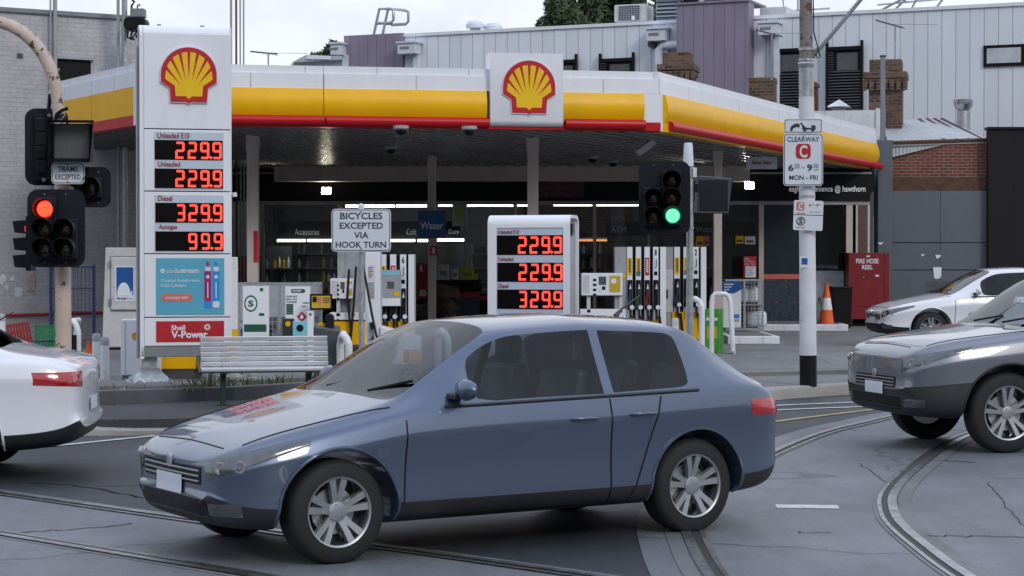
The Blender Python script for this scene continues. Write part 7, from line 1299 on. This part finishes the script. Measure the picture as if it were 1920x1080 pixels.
    for xx in (xs + .1, xs + 1.0):
        for s in (.36, -.36):
            sx_ = L / 2 - xx; e = MB().box(sx_ - .1, sx_ + .42, s - .24, s + .24, fl_ + .16, fl_ + .32).build('seat', M['darkgrey'], o, bevel=.05)
            MB().add(*(lambda q: (q.v, q.f))(MB().prism([(sx_ - .06, fl_ + .3), (sx_ - .2, zb_ + .17), (sx_ - .3, zb_ + .17), (sx_ - .2, fl_ + .25)], s - .23, s + .23))).build('seat_back', M['darkgrey'], e, bevel=.04); MB().box(sx_ - .31, sx_ - .22, s - .12, s + .12, zb_ + .2, zb_ + .36).build('head_rest', M['darkgrey'], e, bevel=.03)
    b = MB(); c0 = Vector((L / 2 - hx - .02, -.36, zb_ - .02)); b.tube([c0 + Vector((.08 * math.sin(t), .18 * math.cos(t), .17 * math.sin(t))) for t in [2 * math.pi * i / 20 for i in range(21)]], .014, 6, caps=False); b.build('steering_wheel', M['car_trim'], o, smooth=60)
    bm.free()
    for wx in sp['wh']:
        for s in (1, -1):
            w = bpy.data.objects.new('wheel', None); COL.objects.link(w); w.parent = o; w.location = (L / 2 - wx, s * (W_ - .165), wr); w.empty_display_size = .1
            t = MB().lathe([(wr * .66, -.1), (wr * .9, -.105), (wr * .985, -.08), (wr, -.04), (wr, .04), (wr * .985, .08), (wr * .9, .105), (wr * .66, .1), (wr * .66, -.1)], n=40, axis='y', caps=False).build('tyre', M['rubber'], w, smooth=50); b = MB()
            b.lathe([(wr * .675, s * .102), (wr * .64, s * .095), (wr * .61, s * .05), (wr * .6, -s * .02), (.004, -s * .02)], n=40, axis='y', caps=False)
            b.build('rim', M['lamp_dark'], w, smooth=40); b = MB(); ri = wr * .645; MB().lathe([(wr * .45, s * .0), (wr * .45, s * .015), (.02, s * .015)], n=30, axis='y').build('brake_disc', M['galv'], w, smooth=30)
            for k in range(5):
                a = 2 * math.pi * k / 5 + .3
                for da in (-.2, .2):
                    a0, a1 = a + da * .9, a + da; d1 = Vector((-math.sin(a1), 0, math.cos(a1))); P = []
                    for rr, yv, hw in ((.04, .068, .02), (ri * .55, .08, .017), (ri * 1.0, .094, .021)):
                        c = Vector((math.cos(a0 + (a1 - a0) * rr / ri) * rr, s * yv, math.sin(a0 + (a1 - a0) * rr / ri) * rr)); P += [c + d1 * hw, c - d1 * hw, c - d1 * hw * 1.2 - Vector((0, s * .03, 0)), c + d1 * hw * 1.2 - Vector((0, s * .03, 0))]
                    b.add(P, [(0, 1, 5, 4), (1, 2, 6, 5), (3, 0, 4, 7), (4, 5, 9, 8), (5, 6, 10, 9), (7, 4, 8, 11)])
            b.lathe([(.06, s * .05), (.058, s * .076), (.035, s * .082), (.01, s * .082)], n=16, axis='y'); b.lathe([(wr * .675, s * .1), (wr * .67, s * .106), (wr * .635, s * .1), (wr * .63, s * .085)], n=40, axis='y', caps=False); b.build('spokes', M['alloy'], w, smooth=25)
            b = MB()
            for k in range(5): a = 2 * math.pi * k / 5; b.cyl((math.cos(a) * .042, s * .07, math.sin(a) * .042), (math.cos(a) * .042, s * .083, math.sin(a) * .042), .008, n=6)
            b.build('wheel_nuts', M['steel'], w)
    return o
a = math.pi + R(32); car('passing_car', 'silver blue hatchback in the middle of the road, closest to the camera', 'hatch', 'car_silver', (-.3, 12.8, .0), a)
a = math.pi + R(15); car('passing_car', 'dark silver four wheel drive entering from the right edge', 'suv', 'car_suv', (5.7, 19.3, 0), a)
a = math.pi + R(4); car('passing_car', 'white sedan leaving at the left edge, only its tail in view', 'sedan', 'car_white', (-5.78, 16.4, 0), a)
a = math.pi + R(6); car('passing_car', 'white sedan further back, waiting behind the silver four wheel drive', 'sedan', 'car_white', (8.95, 37.0, .2), a)
